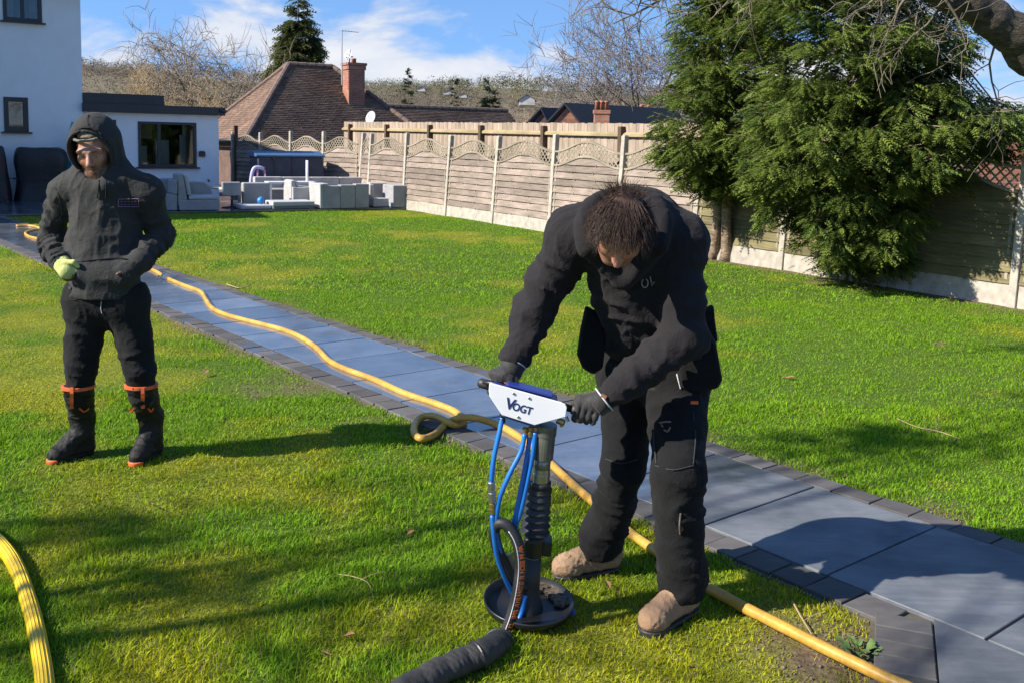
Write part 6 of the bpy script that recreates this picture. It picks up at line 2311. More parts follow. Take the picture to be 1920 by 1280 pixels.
def head_colours(c, fwd, up, s=1.0, beard=1.0, tone=(.46, .25, .17)):
    r, f, u = frame(fwd, up)
    tone = np.array(tone)
    def col(V):
        q = (V - np.asarray(c)) / s
        x, y, z = q @ r, q @ f, q @ u
        out = np.tile(tone, (len(V), 1))
        n = vnoise(V * 90, 4)
        def blend(mask, cc):
            m = np.clip(mask, 0, 1)[:, None]
            return out * (1 - m) + np.array(cc) * m
        red = np.exp(-((np.abs(x) - .042) ** 2 / .0004 + (z + .025) ** 2 / .0006)) * (y > .03) + np.exp(-(x ** 2 / .0002 + (z + .03) ** 2 / .0003)) * (y > .08)
        out = blend(red * .5, (.52, .20, .13))
        jaw = 1 / (1 + np.exp((z + .050 - 1.6 * np.maximum(0, np.abs(x) - .036)) * 170))
        bd = jaw * (y > -.02) * (.8 + .25 * n) * beard
        lips = np.exp(-(x ** 2 / .0003 + (z + .068) ** 2 / .00004)) * (y > .05)
        mous = np.exp(-(x ** 2 / .0007 + (z + .052) ** 2 / .00005)) * (y > .06) * beard
        out = blend(np.maximum(bd, mous) * .93, (.042, .029, .022))
        out = blend(lips * .85, (.36, .15, .12))
        gap = np.exp(-(x ** 2 / .0005 + (z + .0665 - 6 * x ** 2) ** 2 / .000006)) * (y > .05)
        out = blend(gap * .8, (.09, .035, .03))
        brow = np.exp(-((np.abs(x) - .031) ** 2 / .00026 + (z - .021 + .1 * (np.abs(x) - .03)) ** 2 / .000022)) * (y > .05)
        out = blend(brow * .85, (.07, .045, .03))
        ex = np.abs(x) - .031
        eye = (np.abs(ex) < .0105) & (np.abs(z + .001) < .0026) & (y > .05)
        out = np.where(eye[:, None], np.where((np.abs(ex) < .005)[:, None], np.array([.03, .02, .015]), np.array([.45, .42, .38])), out)
        lash = np.exp(-(ex ** 2 / .00012 + (z - .0045) ** 2 / .000004)) * (y > .05)
        out = blend(lash * .8, (.06, .04, .03))
        return out
    return col
def to_px(V):
    q = V - CAMP
    z = q @ FW
    return PX + F_PX * (q @ CR) / z, PY - F_PX * (q @ CU) / z
def mesh_co(o):
    me = o.data
    a = np.empty(len(me.vertices) * 3, np.float32)
    me.vertices.foreach_get('co', a)
    return a.reshape(-1, 3)
def surf(V, u, v, rad=7, lift=.003):
    """point on the camera-facing surface of a mesh that sits behind photo pixel (u, v)"""
    x, y = to_px(V)
    d = (x - u) ** 2 + (y - v) ** 2
    k = d < rad * rad
    if not k.any():
        i = np.argmin(d); return V[i] - V3(0, lift, 0)
    yy = V[k][:, 1]
    ymin = np.percentile(yy, 12)
    return at_y(u, v, float(ymin) - lift)

def patch(V, name, pxs, m, parent, lift=.003, r=.0016):
    """thin stitched line over cloth through photo pixels"""
    pts = [surf(V, u, v, lift=lift) for u, v in pxs]
    return MB().tube(catmull(pts, 4) if len(pts) > 2 else pts, r, 5).build(name, m, parent)

# ================================================================== the man standing with his hand in his pocket
def standing_man():
    Y = 5.08
    def P(u, v, dy=0.0): return at_y(u, v, Y + dy)
    gl, gr = ground(140, 862), ground(270, 862)
    root = thing('person', (gl + gr) / 2, 'person in a charcoal hooded top and black boots with orange trim, hands in pockets', 'person')
    hc, fwd, up = P(180, 283, -.02), (.05, -.95, -.30), (-.10, 0, 1)
    s = 1.13
    # joints
    shL, shR = P(124, 358, .02), P(274, 358, .02)
    elL, elR = P(93, 445, .10), P(303, 440, .12)
    wrL, wrR = P(112, 492, -.10), P(262, 490, -.10)
    hpL, hpR = P(164, 570, .02), P(236, 570, .02)
    knL, knR = P(152, 690, -.01), P(262, 690, -.01)
    anL, anR = V3(gl[0] + .02, gl[1] + .06, .10), V3(gr[0], gr[1] + .06, .10)
    F = Field(P(55, 195)[0:1].tolist() + [Y - .40, -.01], [P(335, 195)[0], Y + .40, 1.90], .0055)
    p = add_head(F, hc, fwd, up, s, ears=True, smile=1.0)
    F.cone(hc + V3(.01, .03, -.08), P(192, 350, .03), .058, .065, .03)
    F.cone(P(150, 350, .03), P(244, 350, .03), .055, .055, .04)
    F.cone(P(197, 365, .02), P(198, 480, .02), .145, .13, .05, flat=((0, 1, 0), .68))
    F.cone(P(198, 480, .02), P(200, 560, .02), .13, .14, .05, flat=((0, 1, 0), .72))
    for sh, el, wr, sx in ((shL, elL, wrL, 1), (shR, elR, wrR, -1)):
        F.cone(sh, el, .052, .042, .03)
        F.cone(el, wr, .042, .030, .02)
        hand = wr + V3(.05 * sx, -.02, -.06)
        F.cone(wr, hand, .030, .036, .02)
        for k in range(4):
            F.cone(hand + V3(.0, -.02 + .013 * k, 0), hand + V3(.055 * sx, -.018 + .012 * k, -.045 + .006 * k), .009, .008, .004)
        F.cone(hand + V3(0, -.02, .02), hand + V3(.04 * sx, -.045, .0), .010, .008, .006)
    for hpj, kn, an, g in ((hpL, knL, anL, gl), (hpR, knR, anR, gr)):
        F.cone(hpj, kn, .078, .050, .04)
        F.cone(kn, an, .048, .030, .02)
        F.cone(an, V3(g[0] - (.04 if g is gl else 0), g[1] - .04, .05), .036, .028, .02)
    F.build('body', M_SKIN, root, col=head_colours(hc, fwd, up, s, 1.0, (.40, .205, .14)))

    # cap under the hood
    r_, f_, u_ = frame(fwd, up)
    A = np.array([r_, f_, u_])
    C = Field(hc - .17, hc + .17, .005)
    C.ell(hc + (f_ * -.010 + u_ * .034) * s, np.array([.083, .100, .094]) * s, A, 0)
    C.cut(hc + u_ * .084 * s + f_ * .05, -u_ - f_ * .10)
    arc = [hc + (r_ * math.sin(a) * .083 + f_ * (math.cos(a) * .096 - .008) + u_ * (.086 - .012 * math.cos(a))) * s for a in np.linspace(-1.35, 1.35, 13)]
    for a, b in zip(arc[:-1], arc[1:]):
        C.cone(a, b, .0075, .0075, .004)
    C.build('cap', M_CAP, root)

    # hooded top
    H = Field([P(55, 200)[0], Y - .36, P(0, 580)[2]], [P(340, 200)[0], Y + .40, 1.93], .0068)
    H.cone(P(197, 365, .02), P(195, 470, .0), .186, .172, .05, flat=((0, 1, 0), .68), fold=(.012, 6, 10), seed=1)
    H.cone(P(195, 470, .0), P(197, 548, .0), .174, .190, .06, flat=((0, 1, 0), .70), fold=(.016, 10, 6), seed=2)
    H.cone(P(128, 356, .02), P(268, 356, .02), .072, .072, .06)
    H.cone(P(150, 340, .03), P(121, 362, .02), .068, .074, .05)
    H.cone(P(232, 340, .03), P(277, 362, .02), .068, .074, .05)
    for sh, el, wr, sd in ((shL, elL, wrL, 3), (shR, elR, wrR, 4)):
        H.cone(sh, el, .074, .061, .035, fold=(.014, 18, 6), seed=sd)
        H.cone(el, wr + (el - wr) * .06, .066, .052, .02, fold=(.018, 34, 5), seed=sd + 4)
        H.cone(wr + (el - wr) * .12, wr + (wr - el) * .03, .046, .045, .008)
    # kangaroo pocket bulging over the hands
    H.cone(P(160, 515, -.11), P(235, 515, -.11), .058, .058, .05, flat=((0, 1, 0), .75), fold=(.005, 10, 10), seed=9)
    H.cone(P(238, 505, -.10), P(262, 492, -.09), .055, .052, .03)
    # hood
    H.ell(hc + (f_ * -.030 + u_ * .034) * s, np.array([.108, .126, .134]) * s, A, .02)
    H.ell(hc + (f_ * .012 + u_ * .012) * s, np.array([.106, .102, .132]) * s, A, .03)
    H.cone(hc + V3(.01, .06, -.10), P(194, 352, .06), .125, .150, .05, flat=((0, 1, 0), .85), fold=(.006, 14, 10), seed=11)
    H.cone(P(150, 335, -.02), P(196, 352, -.085), .035, .030, .04)
    H.cone(P(240, 335, -.02), P(196, 352, -.085), .035, .030, .04)
    H.ell(hc + (f_ * -.005 + u_ * .018) * s, np.array([.095, .118, .126]) * s, A, .008, 'sub')
    H.cone(hc + (f_ * .04 + u_ * .010) * s, hc + (f_ * .30 + u_ * .0) * s, .087 * s, .092 * s, .012, flat=(u_, 1.28), op='sub')
    H.cone(hc + (f_ * .03 - u_ * .07) * s, hc + (f_ * .06 - u_ * .085) * s, .060, .045, .01, op='sub')
    H.cut(P(197, 556), V3(.02, 0, -1))
    ho = H.build('hoodie', M_FLEECE, root, smooth=2, wrinkle=(.0042, 17, 12, 3))
    V = mesh_co(ho)
    # hem and cuff ribs, hood edge and seam
    ring = []
    for a in np.linspace(0, 2 * math.pi, 41):
        d = r_ * math.sin(a) * .091 + u_ * (math.cos(a) * .116 + .008)
        ring.append(hc + (d + f_ * (.074 + .028 * math.cos(a) - .03 * (math.cos(a) < -.6) * (abs(math.cos(a)) - .6) * 2)) * s)
    MB().tube(ring, .0075, 8).build('hood_edge', M_FLEECE, ho, smooth=True)
    seam = [hc + (u_ * math.sin(a) * .1835 + f_ * (math.cos(a) * .165 - .010)) * s for a in np.linspace(.75, 2.2, 14)]
    patch(V, 'hood_seam', [(166, 236), (165, 226), (166, 216)], M_TROU, ho, .001, .004)
    patch(V, 'pocket_seam', [(141, 492), (165, 489), (195, 486), (222, 484), (238, 486)], M_TROU, ho, .000, .0030)
    patch(V, 'shoulder_seam', [(104, 352), (112, 372), (116, 395), (118, 418)], M_TROU, ho, .000, .0022)
    for du in (-6, 8):
        patch(V, 'drawcord', [(192 + du, 338), (191 + du, 352), (189 + du * 1.2, 372)], M_TROU, ho, .004, .0032)
    # chest badge: thin lilac rectangle with small illegible stitching
    M_BADGE = mat('lilac_thread', (.26, .13, .32), .8, .1, 5, 0)
    q = [surf(V, u, v, 6, .004) for u, v in ((222, 374), (260, 373), (260, 388), (222, 388))]
    for a, b in zip(q, q[1:] + q[:1]):
        MB().tube([a, (a + b) / 2 - V3(0, .001, 0), b], .0016, 4).build('badge_border', M_BADGE, ho)
    for j, vv in enumerate((378.5, 383.5)):
        for k in range(5):
            u0 = 226 + k * 6.6
            a, b = surf(V, u0, vv, 6, .004), surf(V, u0 + 4.2, vv, 6, .004)
            MB().tube([a, b], .0013, 4).build('badge_stitch', M_BADGE, ho)

    # trousers tucked into the boots
    T = Field([P(95, 500)[0], Y - .26, .30], [P(310, 500)[0], Y + .30, P(0, 520)[2]], .0068)
    T.cone(P(172, 560, .0), P(226, 560, .0), .150, .150, .05, flat=((0, 1, 0), .78))
    T.cone(hpL, knL, .108, .078, .045, fold=(.010, 12, 5), seed=21)
    T.cone(hpR, knR, .108, .078, .045, fold=(.010, 12, 5), seed=22)
    T.cone(knL, P(147, 740, .0), .076, .062, .02, fold=(.010, 24, 4), seed=23)
    T.cone(knR, P(265, 740, .0), .076, .062, .02, fold=(.010, 24, 4), seed=24)
    T.cut(P(197, 530), V3(0, 0, 1))
    to = T.build('trousers', M_TROU, root, smooth=2, wrinkle=(.0032, 18, 20, 5))
    Vt = mesh_co(to)
    patch(Vt, 'fly_seam', [(190, 565), (189, 578), (191, 588)], M_PALESTRIPE, to, .002, .0018)
    patch(Vt, 'pocket_seam', [(128, 560), (140, 563), (150, 556)], M_FLEECE, to, .002, .0018)
    bt = surf(Vt, 131, 540, 8, .004)
    MB().lathe([(.001, 0), (.007, 0), (.006, .003), (.001, .003)], bt, ((1, 0, 0), (0, 0, 1), (0, -1, 0)), 10).build('button', M_STEEL, to)

    # boots
    for (side, top, g, toe) in (('L', P(147, 722), gl, V3(gl[0] - .070, gl[1] - .065, .045)), ('R', P(265, 720), gr, V3(gr[0] + .0, gr[1] - .095, .046))):
        heel = V3(g[0] + .025, g[1] + .075, .05)
        an = V3(g[0] + .022, g[1] + .055, .14)
        B = Field(np.minimum.reduce([heel, toe, top]) - .13, np.maximum.reduce([heel, toe, top]) + .13, .006)
        B.cone(top, an + V3(0, 0, .08), .079, .058, .03, fold=(.006, 16, 5), seed=31 if side == 'L' else 32)
        B.cone(an + V3(0, 0, .09), heel + V3(0, .0, .01), .058, .048, .03, fold=(.006, 22, 5), seed=33)
        B.cone(heel, toe, .044, .041, .03, flat=((0, 0, 1), .95))
        B.cone(an + V3(0, -.02, .0), toe + V3(0, .03, .008), .052, .040, .03, fold=(.004, 25, 6), seed=34)
        B.cone(top + V3(0, 0, .05), top - V3(0, 0, .03), .066, .060, .0, op='sub')
        B.cut(V3(0, 0, .012), V3(0, 0, -1))
        B.cut(top + V3(0, 0, .004), V3(0, 0, 1))
        bo = B.build('boot', M_BOOT, root, smooth=1, wrinkle=(.004, 26, 34, 7))
        Vb = mesh_co(bo)
        S = Field(np.minimum(heel, toe) - .10, np.maximum(heel, toe) + .10, .005)
        S.cone(V3(heel[0], heel[1], .022), V3(toe[0], toe[1], .022), .045, .044, .0)
        S.cut(V3(0, 0, .034), V3(0, 0, 1))
        S.cut(V3(0, 0, -.004), V3(0, 0, -1))
        S.build('sole', M_BOOT, bo)
        dt = unit((toe - heel) * V3(1, 1, 0))
        S = Field(np.minimum(heel, toe) - .10, np.maximum(heel, toe) + .10, .004)
        S.cone(V3(heel[0], heel[1], .024), V3(toe[0], toe[1], .024) + dt * .004, .044, .0445, .0)
        S.cut(V3(0, 0, .032), V3(0, 0, 1))
        S.cut(V3(0, 0, .004), V3(0, 0, -1))
        S.cut(V3(toe[0], toe[1], 0) + dt * .012, -dt)
        S.build('toe_bumper', M_ORANGE, bo)
        d = unit(toe - heel) * V3(1, 1, 0)
        MB().lathe([(.0815, -.014), (.0845, -.012), (.0845, .003), (.081, .005), (.070, .005), (.070, -.014)], top, None, 32).build('top_band', M_ORANGE, bo)
        cx = 135 if side == 'L' else 268
        pts = [surf(Vb, cx, v, 9, .007) for v in (727, 736, 745, 754, 764)]
        st = MB()
        for a, b in zip(pts[:-1], pts[1:]):
            m_ = (a + b) / 2
            st.box(m_, (.018, .012, np.linalg.norm(b - a) + .006), (V3(1, 0, 0), V3(0, 1, 0), unit(b - a)))
        st.build('pull_strap', M_ORANGE, bo)
        for sg in ((1,) if side == 'L' else (-1, 1)):
            c0 = 158 if side == 'L' else 265 + sg * 18
            ch = [surf(Vb, c0 - 9 * (1 if side == 'L' else .5), 765, 9, .005), surf(Vb, c0, 771, 9, .005), surf(Vb, c0 + 9 * (1 if side == 'L' else .5), 765, 9, .005)]
            MB().tube(catmull(ch, 4), .0065, 6, flat=.7).build('chevron', M_ORANGE, bo)

    # yellow glove going into the pocket
    G = Field(wrL - .16, wrL + .20, .0045)
    k1, k2 = P(111, 487, -.10), P(126, 508, -.145)
    G.cone(k1, k1 + (k2 - k1) * .35, .038, .040, .01)
    G.cone(k1 + (k2 - k1) * .3, k2, .042, .044, .02, flat=(unit(V3(.5, -1, .3)), .75))
    for k in range(4):
        a = k2 + V3(.012 - .004 * k, -.006 + .012 * k, .022 - .015 * k)
        b = a + V3(.045, .012, -.030 - .006 * k)
        G.cone(a, b, .0125, .0115, .006)
        G.cone(b, b + V3(.022, .02, -.012), .0115, .010, .005)
    G.cone(P(122, 492, -.15), P(138, 492, -.16), .015, .013, .010)
    G.cone(P(138, 492, -.16), P(146, 500, -.15), .013, .011, .006)
    go = G.build('glove', M_GLOVEY, root, smooth=1)
    MB().tube([k1 + V3(math.cos(a) * .040, math.sin(a) * .036, .012 + .012 * math.sin(a)) for a in np.linspace(0, 2 * math.pi, 25)], .005, 6).build('cuff_band', M_ORANGE, go, smooth=True)
    G2 = Field(wrR - .16, wrR + .16, .006)
    k1, k2 = P(258, 492, -.09), P(236, 510, -.09)
    G2.cone(k1, k2, .036, .038, .01)
    for k in range(4):
        a = k2 + V3(-.01, -.018 + .012 * k, .012 - .01 * k)
        G2.cone(a, a + V3(-.05, .0, -.02), .011, .010, .005)
    G2.cone(k1 + V3(-.01, -.02, .01), k2 + V3(-.02, -.03, .02), .013, .011, .008)
    G2.build('glove', M_GLOVEY, root, smooth=1)
standing_man()

# ================================================================== the man bending over the lance
def bending_man():
    def P(u, v, y): return at_y(u, v, y)
    toL, heL = ground(1058, 1082), ground(1140, 1068)
    toR, heR = ground(1222, 1184), ground(1285, 1148)
    root = thing('person', (heL + heR) / 2, 'person with brown hair in black work clothes bending over the white headed lance', 'person')
    hc = P(1163, 432, 3.20)
    fwd, up = V3(-.10, -.60, -.79), V3(.02, -.79, .61)
    s = 1.01
    nk = P(1185, 430, 3.36)
    shL, shR = P(1078, 440, 3.52), P(1272, 452, 3.50)
    elL, elR = P(1003, 580, 3.58), P(1282, 630, 3.44)
    wrL, wrR = P(960, 688, 3.475), P(1128, 752, 3.415)
    pel = P(1222, 668, 3.84)
    hpL, hpR = P(1182, 715, 3.90), P(1268, 715, 3.74)
    knL, knR = P(1168, 880, 3.76), P(1272, 885, 3.46)
    anL = V3(heL[0] - .02, heL[1] - .02, .12)
    anR = V3(heR[0] - .02, heR[1] - .02, .12)
    chest = P(1180, 500, 3.52)
    F = Field([.0, 2.95, -.01], [.95, 4.15, 1.62], .0062)
    F.lo[0] = P(915, 700, 3.45)[0]; F.n[0] = int((.95 - F.lo[0]) / F.h) + 1
    F.F = np.full(F.n, .5, np.float32)
    add_head(F, hc, fwd, up, s)
    r_, f_, u_ = frame(fwd, up)
    A = np.array([r_, f_, u_])
    F.cone(hc - f_ * .02 - u_ * .06, nk + V3(.0, .06, -.02), .058, .064, .03)
    F.cone(shL + V3(0, .04, 0), shR + V3(0, .04, 0), .055, .055, .03)
    F.cone(chest + V3(0, .06, -.02), pel, .11, .12, .05, flat=(unit(V3(0, -.85, -.5)), .7))
    for sh, el, wr in ((shL, elL, wrL), (shR, elR, wrR)):
        F.cone(sh, el, .055, .044, .03)
        F.cone(el, wr, .044, .030, .02)
    F.cone(wrL, P(955, 708, 3.46), .030, .036, .02)
    F.cone(wrR, P(1103, 772, 3.42), .030, .036, .02)
    for hpj, kn, an, t in ((hpL, knL, anL, toL), (hpR, knR, anR, toR)):
        F.cone(hpj, kn, .085, .058, .04)
        F.cone(kn, an, .058, .042, .03)
        F.cone(an, V3(t[0], t[1], .05) * .8 + an * .2, .036, .026, .02)
    for k in range(4):
        a = P(1096 - 4 * k, 766 + 7 * k, 3.395)
        F.cone(a, a + V3(-.012, .03, -.012), .009, .008, .004)
        a = P(945 + 8 * k, 712 + 2 * k, 3.44)
        F.cone(a, a + V3(.004, -.015, -.025), .009, .008, .004)
    F.build('body', M_SKIN, root, col=head_colours(hc, fwd, up, s, .55, (.44, .205, .14)))

    # hair: cap plus many loose locks
    def hair_mat():
        t = NT('brown_hair')
        co = t.coords('Object', False)
        n = t.noise(co, 70, 4)
        r = t.ramp(n.outputs['Fac'], [(.3, (.022, .013, .009)), (.7, (.070, .040, .028))])
        t.link(r.outputs['Color'], t.b.inputs['Base Color'])
        t.b.inputs['Roughness'].default_value = .55
        t.b.inputs['Specular IOR Level'].default_value = .3
        t.bump(n.outputs['Fac'], .5, .004)
        return t.m
    MH = hair_mat()
    K = Field(hc - .2, hc + .2, .0055)
    K.ell(hc + (f_ * -.014 + u_ * .036) * s, np.array([.084, .104, .096]) * s, A, 0)
    K.ell(hc + (f_ * -.05 - u_ * .01) * s, np.array([.078, .065, .085]) * s, A, .02)
    K.cut(hc + (f_ * .078 + u_ * .050) * s, f_ * .8 - u_ * .62)
    ko = K.build('hair', MH, root)
    rng = np.random.default_rng(12)
    segs = []
    tries = 0
    while len(segs) < 21000 and tries < 13000:
        tries += 1
        d = unit(rng.normal(0, 1, 3))
        x, y, z = d
        if z < -.35 or (y > .72 and z < .42) or (z < .05 and y > .1): continue
        p = hc + (r_ * x * .085 + f_ * (y * .105 - .014) + u_ * (z * .097 + .036)) * s
        nrm_ = unit(r_ * x / .082 + f_ * y / .102 + u_ * z / .094)
        spike = (y < -.25 and z > .25 and rng.random() < .16)
        comb = unit(f_ * 1.0 - u_ * .15 + r_ * (x * .55 + .35 * vnoise(np.array([[x * 5, y * 5, z * 5]]), 3)[0] + rng.normal(0, .14)) + nrm_ * rng.uniform(.10, .42))
        if spike: comb = unit(nrm_ * 1.0 + u_ * .3 + r_ * rng.normal(0, .4) + f_ * rng.normal(0, .3))
        L = rng.uniform(.035, .060) if spike else rng.uniform(.040, .085)
        r0 = rng.uniform(.0007, .0013)
        q = p - nrm_ * .002
        for k in range(4):
            q2 = q + comb * L / 4
            segs.append((q, q2, r0 * (1 - .22 * k), r0 * (1 - .22 * (k + 1))))
            comb = unit(comb - nrm_ * (.05 if spike else .15) + rng.normal(0, .06, 3))
            q = q2
    seg_mesh('locks', segs, MH, ko, 4)

    # hooded top: body, sleeves, hood lying on the shoulders
    H = Field([P(905, 700, 3.4)[0], 3.10, .55], [.98, 4.12, 1.66], .0075)
    fl = unit(V3(0, -.80, -.60))
    H.cone(P(1182, 452, 3.50), P(1205, 560, 3.64), .172, .172, .05, flat=(fl, .80), fold=(.015, 8, 6), seed=41)
    H.cone(P(1205, 560, 3.64), P(1220, 655, 3.80), .170, .172, .05, flat=(fl, .82), fold=(.020, 13, 6), seed=42)
    H.cone(shL, shR, .088, .088, .06)
    H.cone(shL, P(1180, 420, 3.50), .098, .120, .05)
    H.cone(shR, P(1200, 420, 3.50), .098, .120, .05)
    H.cone(shL, elL, .088, .074, .04, fold=(.014, 13, 4), seed=43)
    H.cone(elL, wrL + (elL - wrL) * .16, .074, .050, .025, fold=(.013, 20, 4), seed=44)
    H.cone(shR, elR, .090, .080, .04, fold=(.014, 13, 4), seed=45)
    H.cone(elR, wrR + (elR - wrR) * .20, .080, .050, .03, fold=(.014, 20, 4), seed=46)
    H.cone(wrR + (elR - wrR) * .24, wrR + (elR - wrR) * .10, .045, .043, .008)
    H.cone(wrL + (elL - wrL) * .20, wrL + (elL - wrL) * .08, .045, .043, .008)
    # hood roll around the neck
    roll = [P(1098, 470, 3.36), P(1092, 425, 3.38), P(1112, 385, 3.42), P(1160, 366, 3.46), P(1215, 372, 3.44), P(1242, 410, 3.38), P(1238, 460, 3.34)]
    roll = catmull(roll, 3)
    for a, b in zip(roll[:-1], roll[1:]):
        H.cone(a, b, .022, .022, .03)
    H.cone(P(1150, 398, 3.54), P(1225, 398, 3.54), .070, .070, .05)
    H.cone(P(1104, 468, 3.37), P(1160, 530, 3.40), .026, .022, .04)
    H.cone(P(1234, 462, 3.35), P(1175, 530, 3.40), .026, .022, .04)
    H.ell(hc + (f_ * .01 - u_ * .02) * s, np.array([.098, .125, .130]) * s, A, .01, 'sub')
    H.cone(hc + f_ * .02, hc + f_ * .22 + V3(0, -.1, 0), .10, .10, .01, op='sub')
    hem = P(1215, 640, 3.78)
    H.cut(hem, unit(V3(.10, .42, -.85)))
    ho = H.build('hoodie', M_FLEECE2, root, smooth=2, wrinkle=(.0055, 14, 11, 13))
    V = mesh_co(ho)
    M_WHITEPRINT = mat('grey_print', (.24, .24, .25), .8, .1, 5, 0)
    # small pale print on the chest
    c = surf(V, 1209, 531, 6, .004)
    lo_ = [c + V3(.011 * math.cos(a), -.002, .016 * math.sin(a)) for a in np.linspace(0, 2 * math.pi, 17)]
    MB().tube(lo_, .0022, 5).build('chest_print', M_WHITEPRINT, ho)
    lo_ = [surf(V, u, v, 6, .004) for u, v in ((1219, 519), (1221, 528), (1222, 536), (1227, 529))]
    MB().tube(lo_, .0022, 5).build('chest_print', M_WHITEPRINT, ho)

    # trousers
    T = Field([P(1050, 900, 3.7)[0], 3.20, -.0], [.98, 4.15, 1.06], .0075)
    T.cone(hpL + V3(0, -.02, .06), hpR + V3(0, .0, .06), .150, .150, .05)
    T.cone(hpL, knL, .115, .080, .045, fold=(.010, 9, 4), seed=51)
    T.cone(knL, anL + V3(0, 0, .04), .080, .086, .03, fold=(.013, 15, 4), seed=52)
    T.cone(anL + V3(-.01, 0, .07), anL + V3(-.02, -.01, .01), .084, .082, .02, fold=(.012, 24, 5), seed=53)
    T.cone(hpR, knR, .118, .092, .045, fold=(.010, 9, 4), seed=54)
    T.cone(knR, anR + V3(0, 0, .04), .092, .086, .03, fold=(.012, 13, 4), seed=55)
    T.cone(anR + V3(0, 0, .06), anR + V3(-.005, -.005, -.01), .086, .084, .02, fold=(.012, 24, 5), seed=56)
    T.cut(P(1222, 640, 3.84), V3(0, -.2, 1))
    T.cut(V3(0, 0, .075), V3(0, 0, -1))
    to = T.build('trousers', M_TROU2, root, smooth=2, wrinkle=(.0038, 15, 15, 15))
    Vt = mesh_co(to)
    # knee pad pockets, seams and the small orange tab
    for (pts) in (((1228, 872), (1262, 880), (1300, 872)), ((1228, 770), (1226, 820), (1230, 868)), ((1300, 870), (1304, 820), (1300, 772)), ((1135, 860), (1165, 868), (1196, 860))):
        patch(Vt, 'seam', pts, M_FLEECE, to, .002, .0026)
    for (u, v) in ((1302, 754), ):
        q = surf(Vt, u, v, 7, .006)
        MB().box(q, (.028, .006, .012)).build('brand_tab', M_ORANGE, to, bevel=.001)
    M_SCUFF = mat('scuff', (.17, .12, .09), .9, .4, 30, .2)
    for pts in (((1236, 792), (1248, 790), (1258, 790)), ((1240, 795), (1243, 800)), ((1276, 962), (1274, 985), (1275, 1000)), ((1245, 805), (1252, 808), (1257, 800))):
        patch(Vt, 'scuff_mark', pts, M_SCUFF, to, .001, .0035)
    # holster pockets hanging from the waist
    def holster(px, y, th, name='holster_pocket'):
        p_ = [P(u, v, y) for u, v in px]
        c_ = sum(p_) / len(p_)
        b = MB()
        n_ = len(p_)
        ins = [c_ + (q - c_) * .86 for q in p_]
        vs = [q + V3(0, th * .5, 0) for q in p_] + p_ + [q - V3(0, th * .5, 0) for q in ins]
        fs = [tuple(range(n_)), tuple(range(3 * n_ - 1, 2 * n_ - 1, -1))]
        for r in (0, 1):
            fs += [(r * n_ + (i + 1) % n_, r * n_ + i, (r + 1) * n_ + i, (r + 1) * n_ + (i + 1) % n_) for i in range(n_)]
        o = b.add(vs, fs).build(name, M_TROU2, to, bevel=.008, smooth=True)
        return o
    holster([(1098, 574), (1130, 590), (1136, 640), (1130, 690), (1112, 702), (1092, 690), (1082, 665), (1088, 620)], 3.66, .05)
    holster([(1262, 655), (1322, 605), (1342, 640), (1355, 712), (1345, 728), (1300, 735), (1272, 728)], 3.60, .07)
    holster([(1300, 590), (1338, 572), (1340, 600), (1346, 640), (1310, 660)], 3.66, .06)
    patch(Vt, 'piping', ((1264, 676), (1270, 705), (1276, 728)), M_PALESTRIPE, to, .004, .0022)

    # tan work boots
    for (toe, heel, sd) in ((toL, heL, 61), (toR, heR, 62)):
        d = unit(toe - heel)
        B = Field(np.minimum(toe, heel) - V3(.15, .15, .02), np.maximum(toe, heel) + V3(.15, .15, .26), .005)
        tz, hz_ = V3(toe[0], toe[1], .052), V3(heel[0], heel[1], .055)
        sdv = np.cross(UPV, d)
        AX = np.array([d, sdv, UPV])
        B.cone(hz_, tz - d * .02, .046, .044, .02, fold=(.004, 26, 12), seed=sd)
        B.ell(tz - d * .012 + V3(0, 0, -.006), (.066, .052, .046), AX, .025)
        B.cone(hz_ + V3(0, 0, .05), tz - d * .075 + V3(0, 0, .030), .048, .036, .03, fold=(.006, 34, 10), seed=sd + 2)
        B.cone(hz_ + V3(0, 0, .02), hz_ + V3(0, 0, .13), .050, .050, .03)
        for q in (-1, 1):
            B.cone(tz - d * .062 + sdv * .040 * q + V3(0, 0, -.01), tz - d * .050 + V3(0, 0, .036), .0045, .0045, .006, op='sub')
        B.cut(V3(0, 0, .016), V3(0, 0, -1))
        bo = B.build('boot', M_BOOTTAN, root, smooth=1, wrinkle=(.004, 50, 50, 17))
        S = Field(np.minimum(toe, heel) - V3(.12, .12, .03), np.maximum(toe, heel) + V3(.12, .12, .08), .005)
        S.cone(V3(heel[0], heel[1], .014), V3(toe[0], toe[1], .014), .050, .052, 0)
        S.cut(V3(0, 0, .022), V3(0, 0, 1)); S.cut(V3(0, 0, -.006), V3(0, 0, -1))
        S.build('sole', M_RUBBER, bo)
        sd_ = unit(np.cross(d, UPV))
        for k in range(4):
            q = tz - d * (.085 + .020 * k) + V3(0, 0, .048 + .012 * k)
            MB().tube([q - sd_ * .026 + V3(0, 0, .0), q + V3(0, 0, .012), q + sd_ * .026], .0030, 6).build('lace', M_CAP, bo)

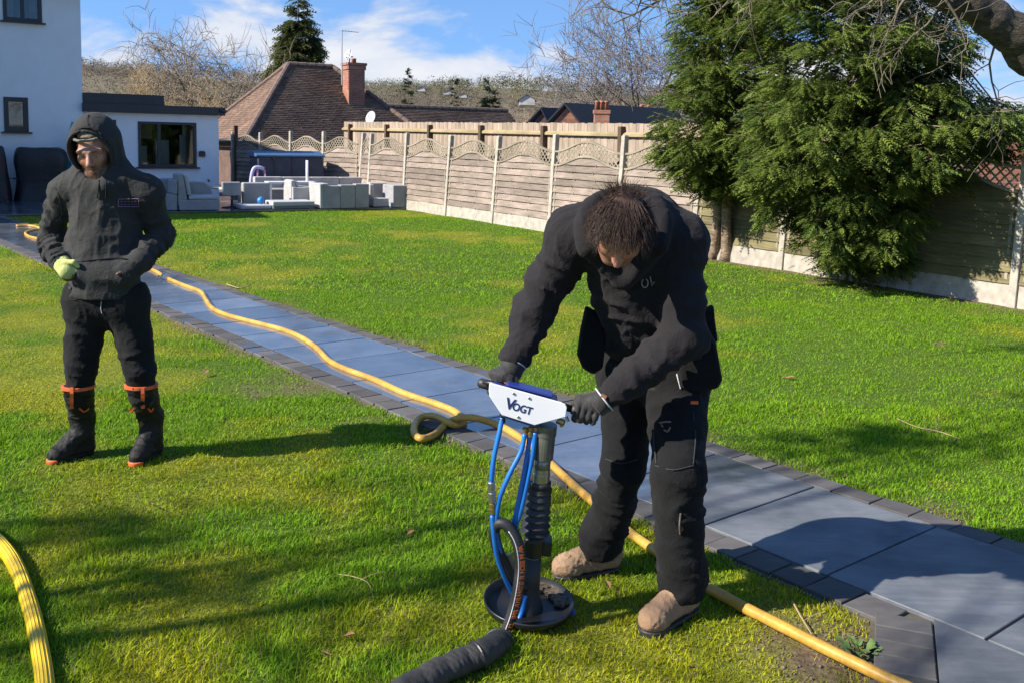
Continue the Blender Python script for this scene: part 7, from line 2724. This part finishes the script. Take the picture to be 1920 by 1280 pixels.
    # black gloves closed on the grips
    def glove(center, bar, palm_from, thumb_side, wr, el, tag_px=None, sd=0):
        """center: middle of the grip under the fist; bar: bar direction; palm_from: where the palm lies relative to the bar"""
        bar = unit(bar)
        pf = unit(palm_from - bar * (palm_from @ bar))
        cr = np.cross(bar, pf)
        if cr[2] > 0: cr = -cr                       # fingers travel round the far/lower side
        G = Field(np.minimum(center, wr) - .13, np.maximum(center, wr) + .13, .0045)
        R = .018
        knk = center + pf * (R + .016)
        lens = [.92, 1.0, .97, .80]
        for k in range(4):
            o = bar * (-.034 + .0225 * k)
            r = .0112 - .0006 * k
            a = knk + o + cr * (-.016)
            pts = [a]
            for t in np.linspace(.2, 1.0, 4):
                ang = t * 3.7 * lens[k]
                pts.append(center + o + (pf * math.cos(ang) + cr * math.sin(ang)) * (R + r + .002) * 1.02)
            for q0, q1 in zip(pts[:-1], pts[1:]):
                G.cone(q0, q1, r + .0008, r, .004)
            G.ell(a + pf * .004, (.0135, .0135, .0135), None, .006)
        palm0 = center + pf * (R + .018) - cr * .012
        G.cone(palm0 - bar * .028, palm0 + bar * .030, .021, .019, .012)
        back = wr + unit(palm0 - wr) * .03
        G.cone(back, palm0, .033, .030, .02, flat=(pf, .85))
        G.cone(wr, back, .038, .034, .012, fold=(.003, 30, 8), seed=sd)
        # thumb leaves the side of the palm and closes under the bar
        tb = palm0 + bar * thumb_side * .034 - cr * .010
        t1_ = center + bar * thumb_side * .044 - cr * (R + .012) + pf * .004
        t2_ = center + bar * thumb_side * .030 - cr * (R + .006) - pf * (R + .004)
        G.cone(tb, t1_, .0145, .0125, .010)
        G.cone(t1_, t2_, .0125, .0105, .006)
        return G.build('glove', M_GLOVEB, root, smooth=1)
    barL = P(940, 727, 3.455) - P(897, 716, 3.475)
    g1 = glove(P(948, 722, 3.462) * .6 + P(925, 722, 3.468) * .4, barL, V3(.05, .1, 1.0), 1, wrL + V3(0, 0, -.01), elL, sd=71)
    barR = P(1122, 780, 3.415) - P(1072, 766, 3.42)
    g2 = glove(P(1098, 773, 3.417), barR, V3(.35, -.15, .8), -1, wrR, elR, sd=72)
    for g, wr, el in ((g1, wrL, elL), (g2, wrR, elR)):
        w = unit(wr - el)
        a0 = unit(np.cross(w, [0, 1, 0])); a1 = np.cross(w, a0)
        c_ = wr - w * .012
        MB().tube([c_ + (a0 * math.cos(a) + a1 * math.sin(a)) * .0475 for a in np.linspace(0, 2 * math.pi, 29)], .0028, 6).build('cuff_piping', M_PALESTRIPE, g, smooth=True)
        MB().lathe([(.036, 0), (.043, .004), (.045, .03), (.047, .05)], wr + w * .032, (a0, a1, -w), 24).build('cuff', M_GLOVEB, g, smooth=True)
    Vg = mesh_co(g2)
    q = surf(Vg, 1132, 742, 10, .012)
    MB().box(q, (.02, .004, .012), (unit(V3(.8, 0, -.4)), V3(0, 1, 0), unit(V3(.4, 0, .8)))).build('cuff_tab', mat('rust_tab', (.30, .13, .08), .8, .2), g2)
bending_man()
